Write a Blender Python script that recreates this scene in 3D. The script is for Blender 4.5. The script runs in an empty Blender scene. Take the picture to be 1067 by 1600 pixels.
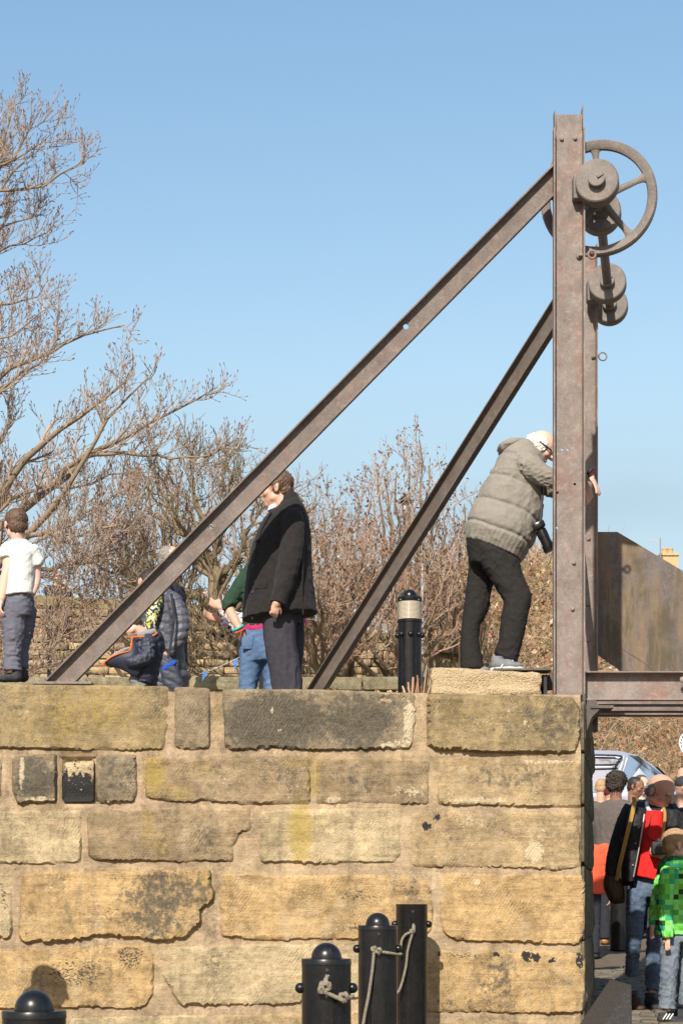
import bpy, bmesh, math, random
import numpy as np
from mathutils import Vector, Matrix, noise
from mathutils.geometry import delaunay_2d_cdt

random.seed(7)
NR = np.random.RandomState(11)
SC = bpy.context.scene
COL = SC.collection

# ---------------------------------------------------------------- camera, sky, sun, exposure
F, HX, HY, CZ = 2916.0, 533.5, 1420.0, 0.97      # focal length in photo pixels, vanishing point, eye height
cam_d = bpy.data.cameras.new('camera')
cam = bpy.data.objects.new('camera', cam_d)
COL.objects.link(cam)
SC.camera = cam
cam.location = (0, 0, CZ)
cam.rotation_euler = (math.radians(90), 0, 0)
cam_d.sensor_fit = 'VERTICAL'
cam_d.sensor_height = 36.0
cam_d.lens = F / 1600 * 36.0
cam_d.shift_y = (HY - 800) / 1600
cam_d.clip_start, cam_d.clip_end = 0.1, 3000
cam_d.dof.use_dof = True
cam_d.dof.focus_distance = 12.2
cam_d.dof.aperture_fstop = 11.0

SUN_AZ, SUN_EL = 14.6, 37.0                       # light travels towards +Y and a little to +X
world = bpy.data.worlds.new('World')
SC.world = world
world.use_nodes = True
wn = world.node_tree
bg = wn.nodes['Background']
sky = wn.nodes.new('ShaderNodeTexSky')
sky.sky_type = 'NISHITA'
sky.sun_disc = False
sky.sun_elevation = math.radians(SUN_EL)
sky.sun_rotation = math.radians(180 + SUN_AZ)
sky.altitude = 30
sky.air_density = 1.0
sky.dust_density = 0.7
sky.ozone_density = 1.5
# thin veil of cloud low in the sky
def _wn(t, **k):
    n = wn.nodes.new(t)
    for a, v in k.items(): setattr(n, a, v)
    return n
# the camera's response to the sky: each channel gets its own gain and gamma
_sp = _wn('ShaderNodeSeparateColor'); wn.links.new(sky.outputs[0], _sp.inputs[0])
_gam = _wn('ShaderNodeCombineColor')
for _i, (_k, _g) in enumerate(((1.11, 1.12), (1.32, 0.90), (1.85, 0.62))):
    _p = _wn('ShaderNodeMath', operation='POWER'); wn.links.new(_sp.outputs[_i], _p.inputs[0]); _p.inputs[1].default_value = _g
    _q = _wn('ShaderNodeMath', operation='MULTIPLY'); wn.links.new(_p.outputs[0], _q.inputs[0]); _q.inputs[1].default_value = _k
    wn.links.new(_q.outputs[0], _gam.inputs[_i])
_tc = _wn('ShaderNodeTexCoord'); _mp = _wn('ShaderNodeMapping'); wn.links.new(_tc.outputs['Generated'], _mp.inputs[0]); _mp.inputs['Scale'].default_value = (5, 5, 16)
_nz = _wn('ShaderNodeTexNoise'); wn.links.new(_mp.outputs[0], _nz.inputs['Vector']); _nz.inputs['Scale'].default_value = 1.0; _nz.inputs['Detail'].default_value = 6
_r1 = _wn('ShaderNodeMapRange', interpolation_type='SMOOTHSTEP'); wn.links.new(_nz.outputs[0], _r1.inputs[0]); _r1.inputs[1].default_value = 0.38; _r1.inputs[2].default_value = 0.70; _r1.inputs[3].default_value = 0.65
_sx = _wn('ShaderNodeSeparateXYZ'); wn.links.new(_tc.outputs['Generated'], _sx.inputs[0])
_r2 = _wn('ShaderNodeMapRange', interpolation_type='SMOOTHSTEP'); wn.links.new(_sx.outputs['Z'], _r2.inputs[0]); _r2.inputs[1].default_value = 0.30; _r2.inputs[2].default_value = 0.19
_mm = _wn('ShaderNodeMath', operation='MULTIPLY'); wn.links.new(_r1.outputs[0], _mm.inputs[0]); wn.links.new(_r2.outputs[0], _mm.inputs[1])
_m2 = _wn('ShaderNodeMath', operation='MULTIPLY'); wn.links.new(_mm.outputs[0], _m2.inputs[0]); _m2.inputs[1].default_value = 0.9
_mx = _wn('ShaderNodeMix', data_type='RGBA'); wn.links.new(_m2.outputs[0], _mx.inputs[0]); wn.links.new(_gam.outputs[0], _mx.inputs[6]); _mx.inputs[7].default_value = (2.62, 3.58, 4.28, 1)
wn.links.new(_mx.outputs[2], bg.inputs[0])
bg.inputs[1].default_value = 0.126

sun_d = bpy.data.lights.new('sun', 'SUN')
sun_d.energy = 5.0
sun_d.angle = math.radians(0.5)
sun_d.color = (1.0, 0.935, 0.84)
sun = bpy.data.objects.new('sun', sun_d)
COL.objects.link(sun)
_e, _a = math.radians(SUN_EL), math.radians(SUN_AZ)
SUNV = Vector((math.sin(_a) * math.cos(_e), math.cos(_a) * math.cos(_e), -math.sin(_e)))
sun.rotation_euler = SUNV.to_track_quat('-Z', 'Y').to_euler()
sun.location = (-6, -20, 20)

SC.view_settings.view_transform = 'Standard'
SC.view_settings.look = 'None'
SC.view_settings.gamma = 1.0
SC.view_settings.use_curve_mapping = False
SC.view_settings.exposure = 0.5
SC.cycles.max_bounces = 6
SC.cycles.use_denoising = True

# ---------------------------------------------------------------- helpers
def W(px, py, Y):
    """The place at depth Y that stands at photo pixel (px, py)."""
    return Vector(((px - HX) / F * Y, Y, CZ + (HY - py) / F * Y))

def gz(Y):
    """Height of the sloping cobbled ground."""
    return 0.062 * (min(Y, 24.0) - 12.0)

DECK = 2.08                                       # the quay's upper level

def tag(o, label=None, cat=None, group=None, kind=None):
    if label: o['label'] = label
    if cat: o['category'] = cat
    if group: o['group'] = group
    if kind: o['kind'] = kind
    return o

def link(o, parent=None):
    COL.objects.link(o)
    if parent is not None:
        o.parent = parent
    return o

def empty(name, loc, label=None, cat=None, group=None):
    o = bpy.data.objects.new(name, None)
    o.location = loc
    o.empty_display_size = 0.2
    link(o)
    return tag(o, label, cat, group)

def mesh_obj(name, verts, faces, mat, parent=None, origin=None, smooth=False, mats=None):
    """verts in world space; the object's origin is its parent's place, or origin."""
    off = Vector((0, 0, 0))
    if parent is not None:
        off = root_loc(parent)
    elif origin is not None:
        off = Vector(origin)
    v = np.asarray(verts, dtype=np.float64).reshape(-1, 3) - np.array(off)
    me = bpy.data.meshes.new(name)
    me.from_pydata(v.tolist(), [], [list(map(int, f)) for f in faces])
    for m in ([mat] if not isinstance(mat, (list, tuple)) else mat):
        me.materials.append(m)
    if mats is not None:
        me.polygons.foreach_set('material_index', np.asarray(mats, dtype=np.int32))
    if smooth:
        me.polygons.foreach_set('use_smooth', [True] * len(me.polygons))
    me.update()
    o = bpy.data.objects.new(name, me)
    if parent is None and origin is not None:
        o.location = off
    return link(o, parent)

def root_loc(o):
    l = Vector(o.location)
    while o.parent is not None:
        o = o.parent
        l += Vector(o.location)
    return l

def auto_smooth(o, deg=35):
    me = o.data
    me.polygons.foreach_set('use_smooth', [True] * len(me.polygons))
    bm = bmesh.new(); bm.from_mesh(me)
    lim = math.radians(deg)
    for e in bm.edges:
        if len(e.link_faces) == 2 and e.calc_face_angle(0) > lim:
            e.smooth = False
    bm.to_mesh(me); bm.free()
    return o

class MB:
    """Collects shapes that become ONE mesh."""
    def __init__(s): s.v, s.f, s.m = [], [], []
    def add(s, v, f, mi=0):
        b = len(s.v)
        s.v += [tuple(p) for p in v]
        s.f += [tuple(i + b for i in q) for q in f]
        s.m += [mi] * len(f)
        return s
    def box(s, c, size, axes=None, bev=0.0, mi=0):
        x, y, z = axes or (Vector((1, 0, 0)), Vector((0, 1, 0)), Vector((0, 0, 1)))
        hx, hy, hz = size[0] / 2, size[1] / 2, size[2] / 2
        c = Vector(c)
        if bev <= 0:
            P = [c + x * hx * i + y * hy * j + z * hz * k for k in (-1, 1) for j in (-1, 1) for i in (-1, 1)]
            return s.add(P, [(0, 2, 3, 1), (4, 5, 7, 6), (0, 1, 5, 4), (2, 6, 7, 3), (0, 4, 6, 2), (1, 3, 7, 5)], mi)
        bm = bmesh.new()
        bmesh.ops.create_cube(bm, size=1)
        for v in bm.verts:
            v.co = Vector((v.co.x * size[0], v.co.y * size[1], v.co.z * size[2]))
        bmesh.ops.bevel(bm, geom=list(bm.edges), offset=bev, segments=2, affect='EDGES', profile=0.5)
        bm.verts.index_update()
        s.add([c + x * v.co.x + y * v.co.y + z * v.co.z for v in bm.verts], [[v.index for v in f.verts] for f in bm.faces], mi)
        bm.free()
        return s
    def tube(s, pts, rad, n=8, caps=True, mi=0):
        v, f = tube_geo(pts, rad, n, caps)
        return s.add(v, f, mi)
    def lathe(s, c, prof, n=32, axis='Z', mi=0, ax=None):
        """prof: list of (radius, height along the axis) from the first to the last ring."""
        c = Vector(c)
        if ax is None:
            ax = {'Z': Vector((0, 0, 1)), 'Y': Vector((0, 1, 0)), 'X': Vector((1, 0, 0))}[axis]
        ax = ax.normalized()
        u = ax.orthogonal().normalized(); w = ax.cross(u)
        P, Q = [], []
        for r, h in prof:
            for k in range(n):
                t = 2 * math.pi * k / n
                P.append(c + ax * h + u * (r * math.cos(t)) + w * (r * math.sin(t)))
        for i in range(len(prof) - 1):
            for k in range(n):
                a, b = i * n + k, i * n + (k + 1) % n
                Q.append((a, b, b + n, a + n))
        Q.append(tuple(range(n - 1, -1, -1)))
        Q.append(tuple((len(prof) - 1) * n + k for k in range(n)))
        return s.add(P, Q, mi)
    def ball(s, c, r, n=12, mi=0, sc=(1, 1, 1)):
        v, f = ellipsoid(c, (r * sc[0], r * sc[1], r * sc[2]), n=n)
        return s.add(v, f, mi)
    def prism(s, poly, depth_vec, mi=0):
        """closed polygon of world points swept along depth_vec."""
        n = len(poly); d = Vector(depth_vec)
        P = [Vector(p) for p in poly] + [Vector(p) + d for p in poly]
        Q = [tuple(range(n - 1, -1, -1)), tuple(range(n, 2 * n))]
        Q += [(i, (i + 1) % n, n + (i + 1) % n, n + i) for i in range(n)]
        return s.add(P, Q, mi)
    def build(s, name, mat, parent=None, origin=None, smooth=None):
        o = mesh_obj(name, s.v, s.f, mat, parent, origin, mats=s.m if isinstance(mat, (list, tuple)) else None)
        bm = bmesh.new(); bm.from_mesh(o.data)
        bmesh.ops.recalc_face_normals(bm, faces=bm.faces)
        bm.to_mesh(o.data); bm.free()
        if smooth is not None:
            auto_smooth(o, smooth)
        return o

def frames(P):
    """parallel-transported frames along a polyline."""
    n = len(P); T = []
    for i in range(n):
        t = P[min(i + 1, n - 1)] - P[max(i - 1, 0)]
        T.append(t.normalized() if t.length > 1e-9 else Vector((0, 0, 1)))
    u = T[0].orthogonal().normalized()
    out = []
    for i in range(n):
        u = (u - T[i] * u.dot(T[i]))
        u = u.normalized() if u.length > 1e-6 else T[i].orthogonal().normalized()
        out.append((T[i], u, T[i].cross(u)))
    return out

def tube_geo(pts, rad, n=8, caps=True):
    P = [Vector(p) for p in pts]
    if not hasattr(rad, '__len__'): rad = [rad] * len(P)
    V, Q = [], []
    for (t, u, w), p, r in zip(frames(P), P, rad):
        for k in range(n):
            a = 2 * math.pi * k / n
            V.append(p + u * (r * math.cos(a)) + w * (r * math.sin(a)))
    for i in range(len(P) - 1):
        for k in range(n):
            a, b = i * n + k, i * n + (k + 1) % n
            Q.append((a, b, b + n, a + n))
    if caps:
        Q.append(tuple(range(n - 1, -1, -1)))
        Q.append(tuple((len(P) - 1) * n + k for k in range(n)))
    return V, Q

def ellipsoid(c, r, axes=None, n=14):
    c = Vector(c)
    x, y, z = axes or (Vector((1, 0, 0)), Vector((0, 1, 0)), Vector((0, 0, 1)))
    V, Q = [c + z * r[2]], []
    m = max(6, n // 2 + 1)
    for i in range(1, m):
        ph = math.pi * i / m
        for k in range(n):
            th = 2 * math.pi * k / n
            V.append(c + x * (r[0] * math.sin(ph) * math.cos(th)) + y * (r[1] * math.sin(ph) * math.sin(th)) + z * (r[2] * math.cos(ph)))
    V.append(c - z * r[2])
    for k in range(n):
        Q.append((0, 1 + k, 1 + (k + 1) % n))
        Q.append((len(V) - 1, 1 + (m - 2) * n + (k + 1) % n, 1 + (m - 2) * n + k))
    for i in range(m - 2):
        for k in range(n):
            a, b = 1 + i * n + k, 1 + i * n + (k + 1) % n
            Q.append((a, a + n, b + n, b))
    return V, Q

def smooth_path(P, k=6):
    """Catmull-Rom through the points."""
    P = [Vector(p) for p in P]
    if len(P) < 3: return P
    out = []
    for i in range(len(P) - 1):
        p0, p1, p2, p3 = P[max(i - 1, 0)], P[i], P[i + 1], P[min(i + 2, len(P) - 1)]
        for j in range(k):
            t = j / k
            out.append(0.5 * ((2 * p1) + (p2 - p0) * t + (2 * p0 - 5 * p1 + 4 * p2 - p3) * t * t + (3 * p1 - p0 - 3 * p2 + p3) * t ** 3))
    out.append(P[-1])
    return out

def fbm(p, sc, octv=3, seed=0.0):
    return noise.fractal(Vector((p[0] * sc + seed, p[1] * sc + seed * 1.7, p[2] * sc - seed)), 1.0, 2.0, octv)
# ---------------------------------------------------------------- materials
def nd(nt, typ, ins=None, **props):
    n = nt.nodes.new(typ)
    for k, v in props.items():
        setattr(n, k, v)
    for k, v in (ins or {}).items():
        s = n.inputs[k]
        if hasattr(v, 'is_linked') or isinstance(v, bpy.types.NodeSocket):
            nt.links.new(v, s)
        elif hasattr(v, 'outputs'):
            nt.links.new(v.outputs[0], s)
        else:
            if s.type == 'RGBA' and len(v) == 3: v = (*v, 1)
            s.default_value = v
    return n

def new_mat(name, rough=0.8, metal=0.0, spec=0.5):
    m = bpy.data.materials.new(name)
    m.use_nodes = True
    nt = m.node_tree
    b = nt.nodes['Principled BSDF']
    b.inputs['Roughness'].default_value = rough
    b.inputs['Metallic'].default_value = metal
    b.inputs['Specular IOR Level'].default_value = spec
    return m, nt, b

def pos(nt, scale=(1, 1, 1)):
    g = nt.nodes.new('ShaderNodeNewGeometry')
    mp = nd(nt, 'ShaderNodeMapping', {'Vector': g.outputs['Position'], 'Scale': scale})
    return mp.outputs[0]

def nz(nt, vec, scale, detail=4, rough=0.55, dist=0.0):
    return nd(nt, 'ShaderNodeTexNoise', {'Vector': vec, 'Scale': scale, 'Detail': detail, 'Roughness': rough, 'Distortion': dist}).outputs[0]

def ramp(nt, fac, stops, interp='LINEAR'):
    r = nt.nodes.new('ShaderNodeValToRGB')
    r.color_ramp.interpolation = interp
    el = r.color_ramp.elements
    while len(el) < len(stops): el.new(0.5)
    for e, (p, c) in zip(el, stops):
        e.position = p
        e.color = (*c, 1) if hasattr(c, '__len__') else (c, c, c, 1)
    nt.links.new(fac, r.inputs[0])
    return r.outputs[0]

def mix(nt, fac, a, b, typ='MIX'):
    n = nt.nodes.new('ShaderNodeMix')
    n.data_type = 'RGBA'; n.blend_type = typ
    for k, v in ((0, fac), (6, a), (7, b)):
        if isinstance(v, bpy.types.NodeSocket): nt.links.new(v, n.inputs[k])
        elif hasattr(v, '__len__'): n.inputs[k].default_value = (*v[:3], 1)
        else: n.inputs[k].default_value = v
    return n.outputs[2]

def mth(nt, op, a, b=0.0, c=0.0, clamp=False):
    n = nt.nodes.new('ShaderNodeMath'); n.operation = op; n.use_clamp = clamp
    for k, v in enumerate((a, b, c)):
        if isinstance(v, bpy.types.NodeSocket): nt.links.new(v, n.inputs[k])
        else: n.inputs[k].default_value = v
    return n.outputs[0]

def sstep(nt, v, lo, hi):
    n = nt.nodes.new('ShaderNodeMapRange'); n.interpolation_type = 'SMOOTHSTEP'
    nt.links.new(v, n.inputs[0])
    n.inputs[1].default_value = lo; n.inputs[2].default_value = hi
    return n.outputs[0]

def attr(nt, name, out='Fac'):
    a = nt.nodes.new('ShaderNodeAttribute'); a.attribute_name = name
    return a.outputs[out]

def bump(nt, b, h, strength=0.4, dist=0.01):
    n = nd(nt, 'ShaderNodeBump', {'Height': h, 'Strength': strength, 'Distance': dist})
    nt.links.new(n.outputs[0], b.inputs['Normal'])

def plain(name, col, rough=0.7, metal=0.0, var=0.25, scale=30, bmp=0.15, spec=0.4, dist=0.004, sheen=0.0, wr=0.0):
    """One colour with grain: cloth, paint, skin, plastic."""
    m, nt, b = new_mat(name, rough, metal, spec)
    p = pos(nt)
    n1 = nz(nt, p, scale, 4)
    n2 = nz(nt, p, scale * 7, 2)
    f = mth(nt, 'ADD', mth(nt, 'MULTIPLY', n1, 0.7), mth(nt, 'MULTIPLY', n2, 0.3))
    c = ramp(nt, f, [(0.25, [x * (1 - var) for x in col]), (0.75, [min(1, x * (1 + var)) for x in col])])
    nt.links.new(c, b.inputs['Base Color'])
    if bmp: bump(nt, b, mth(nt, 'ADD', f, mth(nt, 'MULTIPLY', nz(nt, p, 11, 3, .5, 1.2), wr)) if wr else f, bmp * (1.6 if wr else 1), dist * (3 if wr else 1))
    if sheen: b.inputs['Sheen Weight'].default_value = sheen
    return m

def make_stone(name, mortar=False):
    m, nt, b = new_mat(name, 0.92, 0, 0.2)
    p = pos(nt)
    base = attr(nt, 'col', 'Color')
    n_big = nz(nt, p, 5.0, 5, 0.6, 0.4)
    n_mid = nz(nt, p, 28, 5, 0.65)
    n_fin = nz(nt, p, 170, 3, 0.6)
    bed = nz(nt, pos(nt, (3.0, 3.0, 38)), 1.0, 4, 0.6, 0.6)
    v = mth(nt, 'ADD', mth(nt, 'MULTIPLY', n_big, 0.9), mth(nt, 'MULTIPLY', n_mid, 0.5))
    v = mth(nt, 'ADD', v, mth(nt, 'MULTIPLY', n_fin, 0.42))
    v = mth(nt, 'ADD', v, mth(nt, 'MULTIPLY', bed, 0.35))
    gain = nd(nt, 'ShaderNodeMapRange', {0: v, 1: 0.86, 2: 1.30, 3: 0.50, 4: 1.36}).outputs[0]
    c = mix(nt, 1.0, base, nd(nt, 'ShaderNodeCombineColor', {0: gain, 1: gain, 2: gain}).outputs[0], 'MULTIPLY')
    # orange iron staining and grey weathering, in patches of their own
    ir = sstep(nt, nz(nt, pos(nt, (1, 1, 2.2)), 4.2, 4, 0.6, 0.8), 0.56, 0.78)
    c = mix(nt, mth(nt, 'MULTIPLY', ir, 0.0 if mortar else 0.42), c, (0.34, 0.205, 0.085))
    gr = sstep(nt, nz(nt, pos(nt, (1.0, 1.0, 1.5)), 3.1, 6, 0.7, 0.3), 0.52, 0.70)
    c = mix(nt, mth(nt, 'MULTIPLY', gr, 0.30 if mortar else 0.40), c, (0.185, 0.145, 0.092))
    bl = sstep(nt, nz(nt, pos(nt, (1.6, 1.6, 0.7)), 4.4, 6, 0.7, 0.5), 0.53, 0.66)
    c = mix(nt, mth(nt, 'MULTIPLY', bl, 0.2 if mortar else 0.40), c, (0.42, 0.335, 0.215))
    pit = sstep(nt, nz(nt, p, 95, 3, 0.65), 0.63, 0.72)
    c = mix(nt, mth(nt, 'MULTIPLY', pit, 0.55), c, (0.085, 0.065, 0.042))
    # rain-washed streaks running down the face
    st = sstep(nt, nz(nt, pos(nt, (7.5, 7.5, 0.8)), 1.0, 5, 0.65, 0.2), 0.48, 0.66)
    st = mth(nt, 'MULTIPLY', st, sstep(nt, nz(nt, p, 34, 5, .7), .36, .62))
    c = mix(nt, mth(nt, 'MULTIPLY', st, 0.62), c, (0.125, 0.098, 0.062))
    if True:
        # yellow lichen
        yl = mth(nt, 'ADD', attr(nt, 'yellow'), mth(nt, 'MULTIPLY', mth(nt, 'SUBTRACT', nz(nt, p, 36, 6, 0.72), 0.5), 1.5))
        yl = sstep(nt, mth(nt, 'ADD', yl, mth(nt, 'MULTIPLY', mth(nt, 'SUBTRACT', nz(nt, p, 120, 3, .7), .5), .9)), 0.42, 0.85)
        c = mix(nt, mth(nt, 'MULTIPLY', yl, 0.66), c, (0.37, 0.265, 0.055))
        # pale lichen and lime spots
        sp = sstep(nt, mth(nt, 'ADD', nz(nt, p, 75, 3, 0.6), mth(nt, 'MULTIPLY', nz(nt, p, 4.0, 2), 0.35)), 0.83, 0.90)
        c = mix(nt, mth(nt, 'MULTIPLY', sp, 0.65), c, (0.52, 0.46, 0.33))
        # sooty patina, ragged edges
        dk = mth(nt, 'ADD', attr(nt, 'dark'), mth(nt, 'MULTIPLY', mth(nt, 'SUBTRACT', nz(nt, p, 21, 7, 0.72), 0.5), 1.7))
        dk = sstep(nt, dk, 0.40, 0.75)
        dcol = ramp(nt, nz(nt, p, 60, 4), [(0.3, (0.055, 0.048, 0.038)), (0.7, (0.125, 0.108, 0.078))])
        c = mix(nt, mth(nt, 'MULTIPLY', dk, 0.88), c, dcol)
        # black flecks left in the hollows, slanted like the tooling
        rot = nd(nt, 'ShaderNodeMapping', {'Vector': pos(nt), 'Rotation': (0, math.radians(-38), 0), 'Scale': (55, 55, 105)}).outputs[0]
        fk = mth(nt, 'ADD', nz(nt, rot, 1.0, 4, 0.65, 0.4), mth(nt, 'MULTIPLY', mth(nt, 'SUBTRACT', attr(nt, 'fleck'), 1.0), 0.8))
        fk = sstep(nt, fk, 0.405, 0.45)
        c = mix(nt, mth(nt, 'MULTIPLY', fk, 0.9), c, (0.045, 0.042, 0.038))
        # dark crust with paint flaked off it
        bk = mth(nt, 'ADD', attr(nt, 'black'), mth(nt, 'MULTIPLY', mth(nt, 'SUBTRACT', nz(nt, p, 30, 6, 0.7), 0.5), 1.6))
        c = mix(nt, sstep(nt, bk, 0.48, 0.54), c, (0.030, 0.029, 0.028))
        pw = attr(nt, 'pale')
        pw = sstep(nt, mth(nt, 'ADD', pw, mth(nt, 'MULTIPLY', mth(nt, 'SUBTRACT', nz(nt, p, 42, 6, 0.75), 0.5), 1.5)), 0.46, 0.64)
        c = mix(nt, mth(nt, 'MULTIPLY', pw, 0.7), c, (0.60, 0.50, 0.33))
    nt.links.new(c, b.inputs['Base Color'])
    # slanting tool marks come and go
    tool = nd(nt, 'ShaderNodeTexWave', {'Vector': nd(nt, 'ShaderNodeMapping', {'Vector': pos(nt), 'Rotation': (0, math.radians(-32), 0)}).outputs[0],
              'Scale': 17.0, 'Distortion': 5.0, 'Detail': 3.0, 'Detail Scale': 2.0}).outputs[1]
    tl = mth(nt, 'MULTIPLY', tool, mth(nt, 'MULTIPLY', sstep(nt, nz(nt, p, 3.3, 2), 0.5, 0.68), 0.0 if mortar else 0.16))
    h = mth(nt, 'ADD', mth(nt, 'MULTIPLY', n_mid, 0.8), mth(nt, 'MULTIPLY', n_fin, 0.55))
    h = mth(nt, 'SUBTRACT', h, mth(nt, 'MULTIPLY', pit, 0.35))
    h = mth(nt, 'ADD', h, mth(nt, 'MULTIPLY', bed, 0.0 if mortar else 0.35))
    h = mth(nt, 'ADD', h, tl)
    bump(nt, b, h, 0.85, 0.017 if not mortar else 0.013)
    return m

def make_iron(name, c0=(0.110, 0.086, 0.073), c1=(0.248, 0.210, 0.184), red=(0.205, 0.088, 0.058), redness=0.62, streak=0.0, rough=0.72):
    m, nt, b = new_mat(name, rough, 0.0, 0.45)
    p = pos(nt)
    n1 = nz(nt, p, 6, 6, 0.65)
    n2 = nz(nt, p, 90, 4, 0.7)
    n3 = nz(nt, pos(nt, (1, 1, 0.28)), 13, 6, 0.7, 0.3)
    f = mth(nt, 'ADD', mth(nt, 'MULTIPLY', n1, 0.55), mth(nt, 'MULTIPLY', n2, 0.45))
    c = ramp(nt, f, [(0.34, c0), (0.64, c1)])
    r = sstep(nt, mth(nt, 'ADD', mth(nt, 'MULTIPLY', n3, 0.65), mth(nt, 'MULTIPLY', n2, 0.45)), 0.545, 0.66)
    c = mix(nt, mth(nt, 'MULTIPLY', r, redness), c, red)
    fl = sstep(nt, mth(nt, 'ADD', mth(nt, 'MULTIPLY', nz(nt, p, 24, 7, .8), .8), mth(nt, 'MULTIPLY', n3, .3)), 0.57, 0.68)
    c = mix(nt, mth(nt, 'MULTIPLY', fl, 0.32), c, [min(1, x * 1.45) for x in c1])
    dk = sstep(nt, nz(nt, pos(nt, (1, 1, 0.5)), 17, 5, 0.7), 0.56, 0.72)
    c = mix(nt, mth(nt, 'MULTIPLY', dk, 0.45), c, (0.075, 0.058, 0.048))
    sp = sstep(nt, nz(nt, p, 220, 2, 0.6), 0.66, 0.74)
    c = mix(nt, mth(nt, 'MULTIPLY', sp, 0.4), c, (0.36, 0.32, 0.29))
    if streak:
        s1 = sstep(nt, nz(nt, pos(nt, (1, 1, 0.16)), 11, 6, 0.65, 0.2), 0.42, 0.60)
        c = mix(nt, mth(nt, 'MULTIPLY', s1, 0.62 * streak), c, (0.190, 0.130, 0.066))
        s2 = mth(nt, 'MULTIPLY', sstep(nt, nz(nt, pos(nt, (1, 1, 0.2)), 8.5, 7, 0.7, 0.3), 0.44, 0.60), sstep(nt, nz(nt, p, 2.6, 3), 0.38, 0.56))
        c = mix(nt, mth(nt, 'MULTIPLY', s2, 0.85 * streak), c, (0.072, 0.058, 0.032))
    nt.links.new(c, b.inputs['Base Color'])
    bump(nt, b, mth(nt, 'ADD', n2, mth(nt, 'MULTIPLY', n3, 0.6)), 0.45, 0.004)
    return m

def make_gloss(name, col, rough=0.28, dust=0.25):
    m, nt, b = new_mat(name, rough, 0, 0.38)
    p = pos(nt)
    n1 = nz(nt, p, 14, 5, 0.65)
    d = sstep(nt, nz(nt, p, 70, 4, 0.7), 0.5, 0.8)
    c = ramp(nt, n1, [(0.3, col), (0.75, [x * 1.7 + 0.002 for x in col])])
    c = mix(nt, mth(nt, 'MULTIPLY', d, dust * 0.16), c, (0.22, 0.20, 0.18))
    ch = sstep(nt, nz(nt, p, 26, 6, 0.75), 0.70, 0.74)
    c = mix(nt, mth(nt, 'MULTIPLY', ch, 0.6), c, (0.085, 0.060, 0.045))
    dr = mth(nt, 'MULTIPLY', sstep(nt, nz(nt, pos(nt, (1, 1, 0.12)), 30, 4, .7), .55, .75), 0.05)
    c = mix(nt, dr, c, (0.30, 0.27, 0.23))
    nt.links.new(c, b.inputs['Base Color'])
    rr = nd(nt, 'ShaderNodeMapRange', {0: n1, 3: rough * 0.75, 4: rough * 1.5}).outputs[0]
    nt.links.new(rr, b.inputs['Roughness'])
    bump(nt, b, nz(nt, p, 35, 3), 0.06, 0.004)
    return m

def make_bark(name, a, bcol, tintname=None, sc=60):
    m, nt, b = new_mat(name, 0.85, 0, 0.25)
    p = pos(nt)
    f = nz(nt, p, sc, 4, 0.6)
    c = ramp(nt, f, [(0.3, a), (0.72, bcol)])
    if tintname:
        c = mix(nt, 1.0, c, attr(nt, tintname, 'Color'), 'MULTIPLY')
    nt.links.new(c, b.inputs['Base Color'])
    bump(nt, b, f, 0.4, 0.006)
    return m

def make_attr_col(name, at='col', rough=0.85, var=0.3, sc=40):
    m, nt, b = new_mat(name, rough, 0, 0.25)
    f = nz(nt, pos(nt), sc, 4, 0.6)
    g = ramp(nt, f, [(0.25, 1 - var), (0.75, 1.0)])
    nt.links.new(mix(nt, 1.0, attr(nt, at, 'Color'), g, 'MULTIPLY'), b.inputs['Base Color'])
    bump(nt, b, f, 0.3, 0.006)
    return m

def make_denim(name, col, pale):
    m, nt, b = new_mat(name, 0.85, 0, 0.25)
    n1 = nz(nt, pos(nt, (1, 1, 0.6)), 9, 5, 0.6)
    n2 = nz(nt, pos(nt, (1, 1, 0.3)), 150, 3, 0.6)
    n3 = nz(nt, pos(nt, (0.5, 0.5, 2.2)), 26, 3, 0.5, 0.6)
    f = mth(nt, 'ADD', mth(nt, 'MULTIPLY', n1, 0.55), mth(nt, 'ADD', mth(nt, 'MULTIPLY', n2, 0.25), mth(nt, 'MULTIPLY', n3, 0.25)))
    nt.links.new(ramp(nt, f, [(0.38, col), (0.68, pale)]), b.inputs['Base Color'])
    bump(nt, b, mth(nt, 'ADD', n2, n3), 0.35, 0.006)
    return m

MAT = {}
MAT['stone'] = make_stone('sandstone')
MAT['mortar'] = make_stone('pink lime mortar', True)
MAT['iron'] = make_iron('rusted iron')
MAT['iron_brown'] = make_iron('brown rusted iron', (0.078, 0.062, 0.052), (0.185, 0.152, 0.130), (0.160, 0.078, 0.052), 0.5)
MAT['iron_dark'] = make_iron('dark weathered iron', (0.052, 0.042, 0.035), (0.120, 0.098, 0.080), (0.13, 0.068, 0.044), 0.35)
MAT['iron_cast'] = make_iron('cast iron', (0.100, 0.085, 0.074), (0.205, 0.178, 0.158), (0.20, 0.115, 0.08), 0.3)
MAT['iron_plate'] = make_iron('streaked sheet iron', (0.070, 0.058, 0.054), (0.140, 0.120, 0.114), (0.20, 0.11, 0.065), 0.3, 1.0, 0.85)
MAT['black'] = make_gloss('black bollard paint', (0.0050, 0.0048, 0.0050), 0.26)
MAT['rubber'] = plain('dark rubber', (0.02, 0.02, 0.022), 0.7)
MAT['rope'] = plain('grey rope', (0.19, 0.165, 0.120), 0.9, scale=90, var=0.5, bmp=0.5)
MAT['skin'] = plain('skin', (0.52, 0.29, 0.20), 0.55, var=0.14, scale=22, bmp=0.05)
MAT['skin_pale'] = plain('pale skin', (0.62, 0.38, 0.29), 0.55, var=0.12, scale=22, bmp=0.05)
MAT['skin_dark'] = plain('brown skin', (0.22, 0.11, 0.065), 0.5, var=0.14, scale=22, bmp=0.05)
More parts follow.
